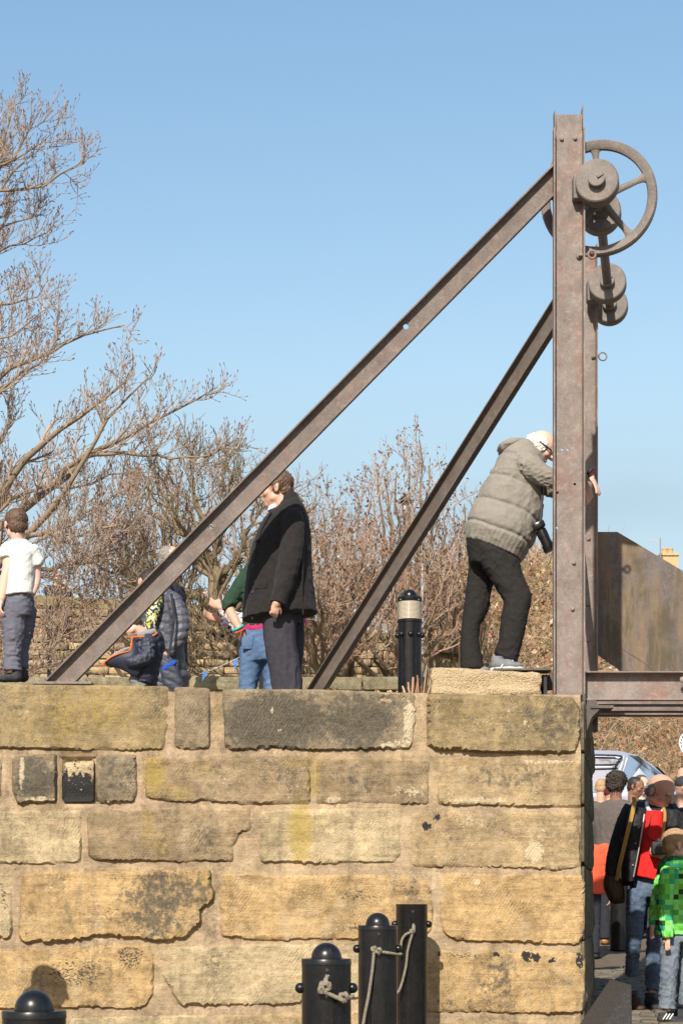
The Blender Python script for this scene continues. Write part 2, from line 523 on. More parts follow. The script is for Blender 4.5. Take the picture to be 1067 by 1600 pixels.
MAT['hair_brown'] = plain('brown hair', (0.095, 0.055, 0.032), 0.6, scale=120, var=0.55, bmp=0.6)
MAT['hair_dark'] = plain('dark hair', (0.028, 0.018, 0.012), 0.55, scale=120, var=0.6, bmp=0.6)
MAT['hair_grey'] = plain('grey hair', (0.21, 0.185, 0.165), 0.7, scale=120, var=0.5, bmp=0.6)
MAT['hair_white'] = plain('white hair', (0.70, 0.66, 0.58), 0.75, scale=120, var=0.25, bmp=0.6)
MAT['hair_blond'] = plain('fair hair', (0.36, 0.225, 0.120), 0.6, scale=120, var=0.45, bmp=0.6)
MAT['eye'] = plain('eye', (0.015, 0.012, 0.010), 0.2, bmp=0)
MAT['concrete'] = None
def make_concrete():
    m, nt, b = new_mat('exposed aggregate concrete', 0.95, 0, 0.2)
    p = pos(nt)
    vo = nd(nt, 'ShaderNodeTexVoronoi', {'Vector': p, 'Scale': 95.0})
    peb = ramp(nt, nd(nt, 'ShaderNodeSeparateColor', {0: vo.outputs['Color']}).outputs[0],
               [(0.0, (0.30, 0.215, 0.12)), (0.3, (0.42, 0.32, 0.19)), (0.55, (0.37, 0.275, 0.165)), (0.8, (0.50, 0.42, 0.29)), (1.0, (0.21, 0.145, 0.09))], 'CONSTANT')
    c = mix(nt, sstep(nt, vo.outputs['Distance'], 0.30, 0.62), peb, (0.42, 0.325, 0.195))
    sm = sstep(nt, nz(nt, p, 4.5, 3), 0.45, 0.6)
    c = mix(nt, mth(nt, 'MULTIPLY', sm, 0.75), c, (0.43, 0.33, 0.195))
    nt.links.new(c, b.inputs['Base Color'])
    bump(nt, b, mth(nt, 'ADD', mth(nt, 'MULTIPLY', vo.outputs['Distance'], -0.6), nz(nt, p, 60, 6, .75)), 0.8, 0.014)
    return m
MAT['concrete'] = make_concrete()

def make_ground(name, a, bcol, sc=9):
    m, nt, b = new_mat(name, 0.95, 0, 0.2)
    p = pos(nt)
    f = mth(nt, 'ADD', mth(nt, 'MULTIPLY', nz(nt, p, sc, 6, 0.65), 0.6), mth(nt, 'MULTIPLY', nz(nt, p, sc * 14, 3), 0.4))
    nt.links.new(ramp(nt, f, [(0.3, a), (0.7, bcol)]), b.inputs['Base Color'])
    bump(nt, b, f, 0.6, 0.02)
    return m
MAT['earth'] = make_ground('gritty earth', (0.075, 0.058, 0.040), (0.165, 0.130, 0.088))
MAT['sett'] = make_ground('stone setts', (0.075, 0.066, 0.054), (0.20, 0.17, 0.125), 14)
MAT['deck'] = make_ground('quay paving', (0.20, 0.17, 0.12), (0.34, 0.29, 0.21), 6)
MAT['bank'] = make_ground('bank soil and dead growth', (0.120, 0.075, 0.038), (0.330, 0.225, 0.125), 2.2)
# ---------------------------------------------------------------- the setting
# sloping cobbled ground running up past the wall, then level to the horizon
def ground_z(X, Y):
    z = gz(Y) + 0.02 * noise.noise(Vector((X * 0.6, Y * 0.6, 0)))
    if Y > 22: z += 0.0
    return z - 0.02

def grid_mesh(xs, ys, zf):
    V = [(x, y, zf(x, y)) for y in ys for x in xs]
    n = len(xs)
    Q = [(j * n + i, j * n + i + 1, (j + 1) * n + i + 1, (j + 1) * n + i) for j in range(len(ys) - 1) for i in range(n - 1)]
    return V, Q

xs = [-900, -300, -100, -40, -20, -10] + list(np.arange(-6, 10.1, 0.5)) + [12, 16, 22, 40, 100, 300, 900]
ys = [-900, -200, -40, -10, -5] + list(np.arange(0, 24.1, 0.5)) + [28, 40, 80, 200, 500, 1400]
V, Q = grid_mesh(xs, ys, ground_z)
ground = tag(mesh_obj('ground', V, Q, MAT['earth'], origin=(0, 0, 0), smooth=True), 'worn earth and cobbles sloping up beside the wall', kind='structure')

# stone setts where the lane shows beyond the wall's corner
def sett_mesh(k):
    r = random.Random(k)
    mb = MB()
    mb.box((0, 0, 0.0), (0.205 + r.uniform(-.02, .01), 0.112 + r.uniform(-.012, .004), 0.10), bev=0.014 + r.uniform(0, .006))
    for i, v in enumerate(mb.v):
        mb.v[i] = (v[0] + r.uniform(-.004, .004), v[1] + r.uniform(-.004, .004), v[2] + r.uniform(-.005, .005))
    me = bpy.data.meshes.new('sett')
    me.from_pydata(mb.v, [], [list(f) for f in mb.f])
    me.polygons.foreach_set('use_smooth', [True] * len(me.polygons))
    me.materials.append(MAT['sett'])
    return me
SETTS = [sett_mesh(k) for k in range(7)]
n_sett = 0
row = 0
y = 12.3
while y < 22.0 and n_sett < 300:
    x0 = 0.118 * y + 0.15
    x1 = 0.1985 * y + (0.35 if y < 16 else 0.1)
    x = x0 + (0.1 if row % 2 else 0)
    while x < x1 and n_sett < 300:
        o = bpy.data.objects.new('sett', SETTS[random.randrange(7)])
        o.location = (x, y, gz(y) - 0.035 + random.uniform(-.008, .008))
        o.rotation_euler = (math.radians(random.uniform(-2, 2)) + 0.062, math.radians(random.uniform(-3, 3)), math.radians(random.uniform(-3, 3)))
        link(o, ground)
        n_sett += 1
        x += 0.222
    y += 0.127
    row += 1

# the wall plane: corner at (CX, CY), face receding slightly to the right
CX, CY, WT = 1.545, 11.86, math.tan(math.radians(5.0))
E = Vector((math.cos(math.radians(5)), math.sin(math.radians(5)), 0))     # along the face
NOUT = Vector((E.y, -E.x, 0))                                             # out of the face
SIDE = Vector((math.sin(math.radians(8.9)), math.cos(math.radians(8.9)), 0))  # along the wall's flank
SOUT = Vector((SIDE.y, -SIDE.x, 0))
def wall_st(px, py):
    u = (px - HX) / F
    Y = (CY - WT * CX) / (1 - WT * u)
    X = u * Y
    return ((X - CX) / E.x, CZ + (HY - py) / F * Y)
def wall_pt(s, t, h=0.0):
    p = Vector((CX, CY, 0)) + E * s + NOUT * h
    p.z = t
    return p

# upper level of the quay behind the wall
kerb_in = [wall_pt(-9, 0, -0.30), wall_pt(-0.30, 0, -0.30)]
corner_b = Vector((CX, CY, 0)) + SIDE * 2.55
deck_poly = [kerb_in[0], kerb_in[1], Vector((CX - 0.3, CY, 0)) + SIDE * 0.3, corner_b - SOUT * 0.1, Vector((1.2, 16.0, 0)), Vector((0.9, 24, 0)), Vector((0.9, 60, 0)), Vector((-60, 60, 0)), Vector((-60, 11, 0))]
mb = MB()
P = [(p.x, p.y, DECK) for p in deck_poly]; B = [(p.x, p.y, -1.5) for p in deck_poly]
n = len(P)
mb.add(P + B, [tuple(range(n))] + [(i, n + i, n + (i + 1) % n, (i + 1) % n) for i in range(n)])
deck = tag(mb.build('quay_deck', MAT['deck'], origin=(0, 0, 0)), 'paved upper level of the quay behind the stone wall', kind='structure')

# ---------------------------------------------------------------- the sandstone wall
quay_wall = empty('quay_wall', wall_pt(-1.8, 0), 'tall wall of large tan sandstone blocks with wide pink mortar joints', 'wall')

# places of stain, in photo pixels: (px, py, rx, ry, strength)
STAIN = {
 'dark': [(430, 1128, 85, 46, 1.0), (560, 1128, 62, 46, .85), (600, 1110, 40, 40, .6), (390, 1110, 40, 36, .6), (55, 1218, 36, 38, .85), (182, 1215, 34, 36, .62), (860, 1125, 50, 44, .60), (760, 1130, 90, 45, .44), (800, 1212, 90, 28, .52), (560, 1216, 80, 28, .50), (440, 1216, 45, 34, .50), (360, 1210, 70, 34, .42),
          (255, 1395, 75, 40, .72), (240, 1440, 60, 30, .66), (185, 1370, 14, 10, .6), (320, 1310, 26, 45, .52), (250, 1315, 16, 45, .46), (190, 1320, 40, 30, .38), (700, 1310, 50, 30, .40), (800, 1300, 60, 20, .42), (800, 1440, 60, 20, .30), (650, 1385, 32, 26, .50), (590, 1400, 70, 35, .24), (775, 1525, 45, 50, .60), (720, 1570, 60, 14, .5), (220, 1122, 14, 14, .5), (20, 1110, 40, 22, .42), (290, 1110, 40, 40, .35), (120, 1110, 60, 30, .30), (300, 1395, 40, 40, .6), (520, 1480, 40, 16, .3), (350, 1500, 40, 25, .40)],
 'yellow': [(100, 1120, 34, 55, .62), (160, 1110, 60, 40, .60), (30, 1140, 70, 30, .48), (235, 1150, 30, 40, .46), (240, 1212, 24, 42, .78), (280, 1240, 26, 18, .6), (320, 1200, 30, 15, .52), (490, 1210, 14, 50, .72), (460, 1190, 30, 14, .5), (230, 1290, 14, 45, .60), (250, 1320, 16, 30, .58), (470, 1300, 20, 55, .95), (505, 1285, 28, 16, .55), (440, 1300, 30, 30, .45), (320, 1375, 24, 18, .55), (520, 1185, 40, 8, .5), (338, 1125, 6, 46, .72),
            (720, 1110, 60, 22, .45), (700, 1390, 20, 20, .35), (780, 1530, 26, 34, .48), (490, 1410, 24, 40, .42), (215, 1075, 40, 10, .5), (600, 1185, 60, 8, .45), (520, 1345, 60, 8, .4), (435, 1255, 40, 10, .45), (300, 1565, 20, 30, .35)],
 'fleck': [(120, 1520, 80, 38, .88), (40, 1510, 60, 30, .7), (205, 1495, 34, 30, .92), (200, 1540, 30, 26, .7), (560, 1400, 60, 22, .85), (560, 1450, 60, 16, .85), (620, 1385, 50, 25, .80), (620, 1450, 40, 12, .85), (330, 1505, 36, 40, .80), (175, 1430, 34, 30, .82), (100, 1375, 40, 14, .68), (5, 1400, 16, 40, .85), (45, 1460, 18, 10, .8), (670, 1280, 20, 24, .66), (665, 1330, 10, 20, .7), (720, 1492, 50, 8, .9), (850, 1500, 50, 8, .8), (760, 1580, 70, 8, .85), (905, 1515, 10, 20, .85), (30, 1230, 30, 20, .5), (300, 1540, 16, 20, .5)],
 'black': [(822, 1494, 9, 9, .75), (836, 1496, 8, 8, .75), (906, 1500, 7, 16, .72), (667, 1291, 9, 9, .66), (682, 1278, 7, 6, .62), (685, 1490, 8, 5, .6), (775, 1491, 8, 6, .6), (862, 1500, 10, 6, .6)],
 'pale': [(122, 1196, 34, 10, .50), (640, 1130, 12, 40, .75), (620, 1165, 40, 10, .62), (500, 1160, 40, 14, .2), (740, 1285, 70, 14, .45), (835, 1330, 16, 18, .80), (835, 1300, 30, 20, .45), (640, 1235, 40, 14, .52), (750, 1250, 70, 7, .62), (860, 1188, 60, 8, .60), (570, 1320, 50, 16, .45), (520, 1250, 20, 8, .60), (60, 1290, 60, 20, .35), (440, 1140, 16, 6, .45), (60, 1250, 30, 6, .7), (180, 1255, 30, 6, .6), (35, 1205, 5, 40, .7), (745, 1378, 5, 5, .9), (820, 1128, 3, 4, .9), (425, 1110, 3, 5, .9), (390, 1172, 40, 5, .5), (540, 1500, 60, 22, .4), (90, 1380, 40, 25, .42), (850, 1520, 40, 40, .32), (450, 1520, 40, 40, .35), (640, 1530, 12, 40, .3), (180, 1290, 30, 20, .3)],
}
def stain_at(px, py, kind):
    v = np.zeros(len(px))
    for (x, y, rx, ry, s) in STAIN[kind]:
        d2 = ((px - x) / rx) ** 2 + ((py - y) / ry) ** 2
        v = np.maximum(v, s * np.exp(-(d2 ** 1.5) * 0.55))
    return v

def project(P):
    P = np.asarray(P)
    return HX + P[:, 0] / P[:, 1] * F, HY - (P[:, 2] - CZ) / P[:, 1] * F

def roughen(poly, step, amp, rr):
    """outline with broken, uneven edges (s, t)."""
    out = []
    n = len(poly)
    for i in range(n):
        a, b = Vector(poly[i]), Vector(poly[(i + 1) % n])
        L = (b - a).length
        k = max(1, int(L / step))
        nn = Vector((-(b - a).y, (b - a).x)).normalized() if L > 1e-6 else Vector((0, 0))
        for j in range(k):
            p = a.lerp(b, j / k)
            q = noise.fractal(Vector((p.x * 9 + rr, p.y * 9, rr)), 1.0, 2.0, 3)
            out.append(p + nn * (q * amp) + Vector((0, noise.noise(Vector((p.x * 22, p.y * 22, rr))) * amp * 0.4)))
    return out

def soften(poly, r):
    """cut the corners a little."""
    out = []
    n = len(poly)
    for i in range(n):
        a, b, c = Vector(poly[i - 1]), Vector(poly[i]), Vector(poly[(i + 1) % n])
        d1, d2 = (a - b), (c - b)
        if d1.length > 3.2 * r and d2.length > 3.2 * r and abs(d1.normalized().dot(d2.normalized())) < 0.75:
            p, q = b + d1.normalized() * r, b + d2.normalized() * r
            out += [p, b * 0.45 + (p + q) * 0.275, q]
        else:
            out.append(b)
    return out

def seg_dist(P, poly):
    A = np.array([tuple(p) for p in poly]); Bq = np.roll(A, -1, axis=0)
    D = Bq - A; L2 = (D ** 2).sum(1) + 1e-12
    best = np.full(len(P), 9.0)
    for a, d, l in zip(A, D, L2):
        t = np.clip(((P - a) @ d) / l, 0, 1)
        q = P - (a + t[:, None] * d)
        best = np.minimum(best, np.sqrt((q ** 2).sum(1)))
    return best

def inside(P, poly):
    A = [tuple(p) for p in poly]
    c = np.zeros(len(P), bool)
    j = len(A) - 1
    for i in range(len(A)):
        xi, yi = A[i]; xj, yj = A[j]
        if yi != yj:
            m = ((yi > P[:, 1]) != (yj > P[:, 1])) & (P[:, 0] < (xj - xi) * (P[:, 1] - yi) / (yj - yi) + xi)
            c ^= m
        j = i
    return c

def set_attr(me, name, vals, typ='FLOAT'):
    a = me.attributes.new(name, typ, 'POINT')
    if typ == 'FLOAT':
        a.data.foreach_set('value', np.asarray(vals, dtype=np.float32))
    else:
        a.data.foreach_set('color', np.asarray(vals, dtype=np.float32).ravel())

def stone(poly, pt, parent, seed, col, proud=0.022, back=0.16, cell=0.017, mat=None, stains=True, amp=0.006, rnd=0.014, name='stone', lump=0.010):
    """A block: poly is its (s, t) outline, pt maps (s, t, h) into the world."""
    rr = seed * 3.71
    out = roughen(soften(poly, 0.024), 0.028, amp, rr)
    O = np.array([tuple(p) for p in out])
    lo, hi = O.min(0), O.max(0)
    gx, gy = np.meshgrid(np.arange(lo[0] + cell / 2, hi[0], cell), np.arange(lo[1] + cell / 2, hi[1], cell))
    G = np.stack([gx.ravel(), gy.ravel()], 1)
    G = G + NR.uniform(-cell * .3, cell * .3, G.shape)
    G = G[inside(G, out)]
    G = G[seg_dist(G, out) > cell * 0.55] if len(G) else G
    n = len(out)
    co = [Vector((p[0], p[1])) for p in O] + [Vector((p[0], p[1])) for p in G]
    r = delaunay_2d_cdt(co, [], [list(range(n))], 1, 1e-6)
    v2 = np.array([tuple(v) for v in r[0]])
    d = seg_dist(v2, out)
    onb = d < 1e-5
    k = np.clip(d / rnd, 0, 1)
    prof = np.sqrt(1 - (1 - k) ** 2)
    tilt = random.Random(seed).uniform(-0.012, 0.012); tilt2 = random.Random(seed + 5).uniform(-0.05, -0.012)
    cs = O.mean(0)
    h = np.empty(len(v2))
    for i, (s, t) in enumerate(v2):
        a = noise.fractal(Vector((s * 4 + rr, t * 5.5, rr)), 1.0, 2.1, 4)
        b = noise.fractal(Vector((s * 11 + rr, t * 26, rr + 5)), 1.0, 2.1, 3)
        c = noise.noise(Vector((s * 60, t * 60, rr)))
        # ledges where a bed has spalled off
        led = 1.0 if noise.noise(Vector((s * 2.2 + rr, t * 7.5, rr + 9))) + 0.15 * b > 0.30 else 0.0
        h[i] = lump * a + 0.0042 * b + 0.0013 * c - 0.006 * led + tilt * (s - cs[0]) + tilt2 * (t - cs[1])
    h = -0.006 + prof * (proud + 0.006 + h)
    verts = [pt(s, t, hh) for (s, t), hh in zip(v2, h)]
    faces = [list(f) for f in r[2]]
    # flanks running back into the wall
    bi = [next(iter([i for i in [j] ])) for j in range(0)]
    idx = {}
    for i, ori in enumerate(r[3]):
        for o_ in ori:
            if o_ < n: idx[o_] = i
    ring = [idx[i] for i in range(n) if i in idx]
    base = len(verts)
    for i in ring:
        s, t = v2[i]
        verts.append(pt(s, t, -back))
    m = len(ring)
    for i in range(m):
        faces.append([ring[i], base + i, base + (i + 1) % m, ring[(i + 1) % m]])
    o = mesh_obj(name, verts, faces, mat or MAT['stone'], parent)
    me = o.data
    bm = bmesh.new(); bm.from_mesh(me)
    bmesh.ops.recalc_face_normals(bm, faces=bm.faces)
    bm.to_mesh(me); bm.free()
    auto_smooth(o, 42)
    nv = len(me.vertices)
    PX, PY = project(np.array([tuple(p) for p in verts]))
    fb_ = random.Random(seed * 7).uniform(.45, .68)
    for kk in ('dark', 'yellow', 'fleck', 'black', 'pale'):
        q_ = stain_at(PX, PY, kk) if stains else np.zeros(nv)
        set_attr(me, kk, np.maximum(q_, fb_) if kk == 'fleck' and stains else q_)
    set_attr(me, 'col', np.tile([*col, 1.0], (nv, 1)), 'FLOAT_COLOR')
    return o

TAN, WARM, PALE_, GREY_, OLIVE, BROWN = (0.360, 0.264, 0.144), (0.425, 0.288, 0.136), (0.415, 0.325, 0.190), (0.235, 0.182, 0.115), (0.275, 0.205, 0.105), (0.280, 0.205, 0.118)
STONES = [  # outline in photo pixels, colour, how proud
 ([(-60, 1068), (265, 1072), (264, 1135), (258, 1173), (216, 1175), (126, 1174), (-60, 1170)], OLIVE, .026),
 ([(272, 1073), (330, 1075), (330, 1171), (300, 1174), (272, 1168)], GREY_, .020),
 ([(346, 1076), (500, 1077), (651, 1083), (650, 1130), (643, 1172), (588, 1173), (498, 1175), (425, 1170), (382, 1175), (351, 1171)], GREY_, .022),
 ([(666, 1083), (847, 1087), (896, 1091), (906, 1106), (906, 1150), (901, 1175), (883, 1180), (755, 1176), (683, 1174), (666, 1166)], OLIVE, .036),
 ([(-60, 1180), (4, 1181), (4, 1250), (-60, 1254)], GREY_, .020),
 ([(19, 1181), (91, 1177), (91, 1254), (28, 1257), (22, 1243), (18, 1235)], GREY_, .034),
 ([(97, 1185), (147, 1184), (147, 1252), (98, 1253)], PALE_, -.022),
 ([(151, 1179), (214, 1178), (217, 1235), (211, 1254), (158, 1257), (150, 1248)], GREY_, .024),
 ([(227, 1183), (486, 1180), (486, 1258), (378, 1258), (315, 1253), (288, 1257), (227, 1248)], BROWN, .020),
 ([(494, 1183), (672, 1186), (671, 1258), (588, 1257), (493, 1257)], BROWN, .016),
 ([(679, 1184), (908, 1186), (908, 1264), (800, 1261), (683, 1259)], TAN, .020),
 ([(-60, 1266), (129, 1265), (128, 1349), (58, 1352), (-60, 1351)], PALE_, .018),
 ([(136, 1270), (148, 1265), (391, 1263), (396, 1270), (395, 1299), (375, 1302), (368, 1320), (366, 1349), (324, 1347), (288, 1349), (148, 1346), (138, 1338)], BROWN, .024),
 ([(405, 1267), (440, 1264), (615, 1261), (626, 1275), (627, 1335), (617, 1349), (500, 1351), (407, 1349)], PALE_, .024),
 ([(642, 1272), (656, 1265), (905, 1268), (908, 1357), (872, 1361), (755, 1357), (651, 1356), (640, 1350)], TAN, .018),
 ([(-60, 1360), (20, 1360), (22, 1455), (18, 1468), (-60, 1468)], PALE_, .016),
 ([(34, 1365), (54, 1361), (331, 1357), (332, 1383), (337, 1394), (335, 1407), (322, 1417), (315, 1423), (317, 1441), (297, 1457), (292, 1466), (252, 1472), (211, 1467), (157, 1463), (108, 1472), (67, 1474), (31, 1473), (29, 1450)], WARM, .034),
 ([(344, 1362), (440, 1367), (647, 1364), (675, 1375), (678, 1420), (674, 1460), (560, 1470), (485, 1469), (440, 1472), (400, 1470), (343, 1464)], WARM, .018),
 ([(686, 1363), (908, 1367), (914, 1380), (913, 1452), (905, 1479), (822, 1475), (710, 1471), (692, 1460), (686, 1438)], WARM, .024),
 ([(-60, 1482), (234, 1475), (242, 1491), (241, 1554), (229, 1572), (211, 1578), (148, 1576), (58, 1577), (-60, 1582)], WARM, .020),
 ([(259, 1478), (440, 1474), (602, 1476), (605, 1560), (480, 1566), (440, 1572), (281, 1573), (262, 1540), (252, 1522)], PALE_, .026),
 ([(611, 1484), (755, 1482), (908, 1487), (915, 1501), (912, 1582), (867, 1587), (755, 1583), (612, 1582)], WARM, .022),
 ([(-60, 1592), (98, 1586), (100, 1650), (-60, 1650)], TAN, .018),
 ([(110, 1590), (325, 1584), (330, 1655), (108, 1655)], PALE_, .022),
 ([(342, 1585), (604, 1577), (604, 1655), (342, 1655)], TAN, .020),
 ([(614, 1594), (760, 1592), (914, 1596), (914, 1656), (614, 1655)], TAN, .020),
]
for i, (pp, colr, pr) in enumerate(STONES):
    poly = [wall_st(*p) for p in pp]
    a2 = sum(poly[k][0] * poly[(k + 1) % len(poly)][1] - poly[(k + 1) % len(poly)][0] * poly[k][1] for k in range(len(poly)))
    if a2 < 0: poly = poly[::-1]
    top = i < 4
    so_ = stone(poly, wall_pt, quay_wall, i + 1, colr, pr if pr < 0 or i in (3, 5, 16) else pr * 0.62, 0.42 if top else 0.14, amp=0.0032 if top else 0.0036)
    if i == 6:                                   # the recessed stone with a black crust flaking off
        cs_ = np.empty(len(so_.data.vertices) * 3); so_.data.vertices.foreach_get('co', cs_)
        _, py_ = project(cs_.reshape(-1, 3) + np.array(root_loc(so_)))
        so_.data.attributes['black'].data.foreach_set('value', np.clip(.56 - (1211 - py_) * .010, 0, .90).astype(np.float32))
# blocks farther along, beyond the frame
rr_ = random.Random(5)
for (y0, y1) in ((1070, 1170), (1181, 1253), (1266, 1351), (1361, 1468), (1483, 1580), (1591, 1652)):
    x1 = -66
    while x1 > -900:
        w = rr_.uniform(150, 320)
        poly = [wall_st(x1 - w + 8, y1 + 1), wall_st(x1, y1), wall_st(x1, y0), wall_st(x1 - w + 8, y0 - 1)]
        stone(poly, wall_pt, quay_wall, rr_.randrange(100, 999), rr_.choice((TAN, WARM, PALE_, OLIVE)), .02, 0.42 if y0 == 1070 else .14, cell=0.06, stains=False)
        x1 -= w

# mortar bed: one uneven sheet behind the blocks, turning the corner
def mortar_pt(s, t):
    q = 0.005 * noise.noise(Vector((s * 5, t * 7, 1))) + 0.003 * noise.noise(Vector((s * 19, t * 19, 6))) + 0.0016 * noise.noise(Vector((s * 45, t * 45, 2))) - 0.0015
    return q
mb = MB()
sx = np.concatenate([np.arange(-9, -3.9, 0.4), np.arange(-3.9, -0.01, 0.022)])
tz = np.arange(-0.15, 2.36, 0.022)
nS = len(sx)
hole = [wall_st(93, 1181), wall_st(150, 1256)]
def in_hole(s, t): return hole[0][0] < s < hole[1][0] and hole[1][1] < t < hole[0][1] + 0.012
Vm, Cm = [], []
for t in tz:
    for s in sx:
        top = 1.0 if t < 2.30 else 0.0
        # the face's right edge wanders a little
        s2 = s + (0.004 * noise.noise(Vector((0, t * 8, 4))) if s > -0.03 else 0)
        Vm.append(wall_pt(s2, min(t, 2.33), mortar_pt(s, t) - (0.045 if in_hole(s, t) else 0)))
        k = 0.5 + 0.5 * noise.noise(Vector((s * 1.6, t * 2.4, 8)))
        a = np.array((0.375, 0.272, 0.182)); b = np.array((0.375, 0.280, 0.160))
        Cm.append([*(a * (1 - k) + b * k), 1])
Qm = [(j * nS + i, j * nS + i + 1, (j + 1) * nS + i + 1, (j + 1) * nS + i) for j in range(len(tz) - 1) for i in range(nS - 1)]
bed = mesh_obj('mortar_bed', Vm, Qm, MAT['mortar'], quay_wall, smooth=True)
set_attr(bed.data, 'col', Cm, 'FLOAT_COLOR')
_px, _py = project(np.array([tuple(p) for p in Vm]))
for kk, q in (('dark', .62), ('yellow', .85), ('fleck', .55), ('black', 0), ('pale', .5)): set_attr(bed.data, kk, stain_at(_px, _py, kk) * q)
# core of the wall, a little inside the blocks
mb = MB()
pl = [wall_pt(-9, 0, -0.06), wall_pt(-0.06, 0, -0.06), Vector((CX, CY, 0)) + SIDE * 2.5 - SOUT * 0.06, Vector((CX, CY, 0)) + SIDE * 2.5 - SOUT * 0.9, wall_pt(-0.8, 0, -0.9), wall_pt(-9, 0, -0.38)]
P = [(p.x, p.y, 2.29 - (0.24 if i in (3, 4) else 0.0)) for i, p in enumerate(pl)]; B = [(p.x, p.y, -0.4) for p in pl]
n = len(P)
mb.add(P + B, [tuple(range(n))] + [(i, n + i, n + (i + 1) % n, (i + 1) % n) for i in range(n)])
core = mb.build('core', MAT['mortar'], quay_wall)
set_attr(core.data, 'col', [(0.40, 0.30, 0.2, 1)] * len(core.data.vertices), 'FLOAT_COLOR')
# flank blocks along the lane: mossy stone, its colour darkened for the side's shade
def side_pt(s, t, h=0.0):
    p = Vector((CX, CY, 0)) + SIDE * s + SOUT * h
    p.z = t
    return p
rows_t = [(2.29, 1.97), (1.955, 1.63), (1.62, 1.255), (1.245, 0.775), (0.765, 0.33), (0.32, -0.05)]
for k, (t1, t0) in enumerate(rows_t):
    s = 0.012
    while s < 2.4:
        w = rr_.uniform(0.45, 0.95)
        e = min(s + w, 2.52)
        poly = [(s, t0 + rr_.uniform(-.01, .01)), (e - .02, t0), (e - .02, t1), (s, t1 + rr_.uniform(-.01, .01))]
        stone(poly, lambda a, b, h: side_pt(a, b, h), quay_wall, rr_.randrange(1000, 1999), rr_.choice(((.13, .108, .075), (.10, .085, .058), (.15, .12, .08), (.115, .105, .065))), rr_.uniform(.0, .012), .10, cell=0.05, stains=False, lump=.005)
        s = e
    # back face row towards the lane's far side is hidden, the end of the flank closes the wall

# ---------------------------------------------------------------- low kerb wall on the upper level
low_wall = empty('low_kerb_wall', (-1.5, 16.4, DECK), 'low grey stone wall with a flat coping on the upper quay', 'wall')
mb = MB(); mb.box((-2.6, 16.45, DECK + 0.40), (6.4, 0.30, 0.80), bev=0.01)
lw = mb.build('wall_body', MAT['stone'], low_wall, smooth=40)
nv = len(lw.data.vertices)
for kk in ('dark', 'yellow', 'fleck', 'black', 'pale'): set_attr(lw.data, kk, [0.12] * nv)
set_attr(lw.data, 'col', [(0.23, 0.195, 0.12, 1)] * nv, 'FLOAT_COLOR')
x = -6.0
k = 0
while x < 0.6:
    w = rr_.uniform(0.75, 1.15)
    mb = MB(); mb.box((x + w / 2, 16.45, DECK + 0.855 + rr_.uniform(-.004, .004)), (w - .012, 0.42, 0.115), bev=0.014)
    c = mb.build('coping_stone', MAT['stone'], low_wall, smooth=40)
    nv = len(c.data.vertices)
    for kk, q in (('dark', .3), ('yellow', .25), ('fleck', 0), ('black', 0), ('pale', .1)): set_attr(c.data, kk, [q] * nv)
    set_attr(c.data, 'col', [(0.26, 0.225, 0.14, 1)] * nv, 'FLOAT_COLOR')
    x += w

# ---------------------------------------------------------------- far retaining wall
FY = 34.0
far_wall = empty('far_stone_wall', (-3, FY, DECK), 'coursed rubble retaining wall with mossy coping behind the bare trees', 'wall')
def far_top(px):      # the coping's upper edge, in photo pixels, sinking to the right
    return 926 + 0.062 * px if px < 330 else 946 + 0.16 * (px - 330)
z_of = lambda py, Y: CZ + (HY - py) / F * Y
xw = lambda px, Y: (px - HX) / F * Y
mb = MB()
A = [(xw(-600, FY), far_top(-600)), (xw(330, FY), far_top(330)), (xw(760, FY), far_top(760))]
for i in range(2):
    (xa, ya), (xb, yb) = A[i], A[i + 1]
    za, zb = z_of(ya, FY), z_of(yb, FY)
    mb.prism([(xa, FY, DECK), (xb, FY, DECK), (xb, FY, zb - .02), (xa, FY, za - .02)], (0, 0.5, 0))
b_ = mb.build('wall_body', MAT['mortar'], far_wall)
set_attr(b_.data, 'col', [(0.26, 0.20, 0.125, 1)] * len(b_.data.vertices), 'FLOAT_COLOR')
RUB = []
def rubble_mesh(k):
    r = random.Random(k + 40)
    bm = bmesh.new()
    bmesh.ops.create_cube(bm, size=1)
    bmesh.ops.bevel(bm, geom=list(bm.edges), offset=0.09, segments=1, affect='EDGES')
    for v in bm.verts:
        v.co += Vector((r.uniform(-.035, .035), r.uniform(-.10, .10), r.uniform(-.05, .05)))
    me = bpy.data.meshes.new('rubble_stone')
    bm.to_mesh(me); bm.free()
    me.polygons.foreach_set('use_smooth', [True] * len(me.polygons))
    colr = r.choice([(0.40, 0.28, 0.155), (0.33, 0.24, 0.135), (0.43, 0.32, 0.19), (0.28, 0.21, 0.13), (0.38, 0.25, 0.12)])
    nv = len(me.vertices)
    for kk in ('yellow', 'fleck', 'black', 'pale'): set_attr(me, kk, [0.0] * nv)
    set_attr(me, 'dark', [r.choice((0, .1, .3, .4))] * nv)
    set_attr(me, 'col', [(*colr, 1)] * nv, 'FLOAT_COLOR')
    me.materials.append(MAT['stone'])
    return me
RUB = [rubble_mesh(k) for k in range(9)]
cnt = 0
py = 1068.0
while py > 938 and cnt < 300:
    hgt = rr_.uniform(11.5, 15.5)
    px = -30 + rr_.uniform(-20, 0)
    while px < 640 and cnt < 300:
        w = rr_.uniform(17, 42)
        if py - hgt > far_top(px + w / 2) + 13:
            o = bpy.data.objects.new('rubble_stone', RUB[rr_.randrange(9)])
            o.scale = ((w - 1.3) / F * FY, 0.16, (hgt - 1.2) / F * FY)
            c = W(px + w / 2, py - hgt / 2, FY)
            o.location = Vector((c.x, FY + rr_.uniform(-.05, .01), c.z)) - Vector(far_wall.location)
            o.rotation_euler = (0, math.radians(rr_.uniform(-1.5, 1.5)), 0)
            link(o, far_wall); cnt += 1
        px += w
    py -= hgt
px = -120.0
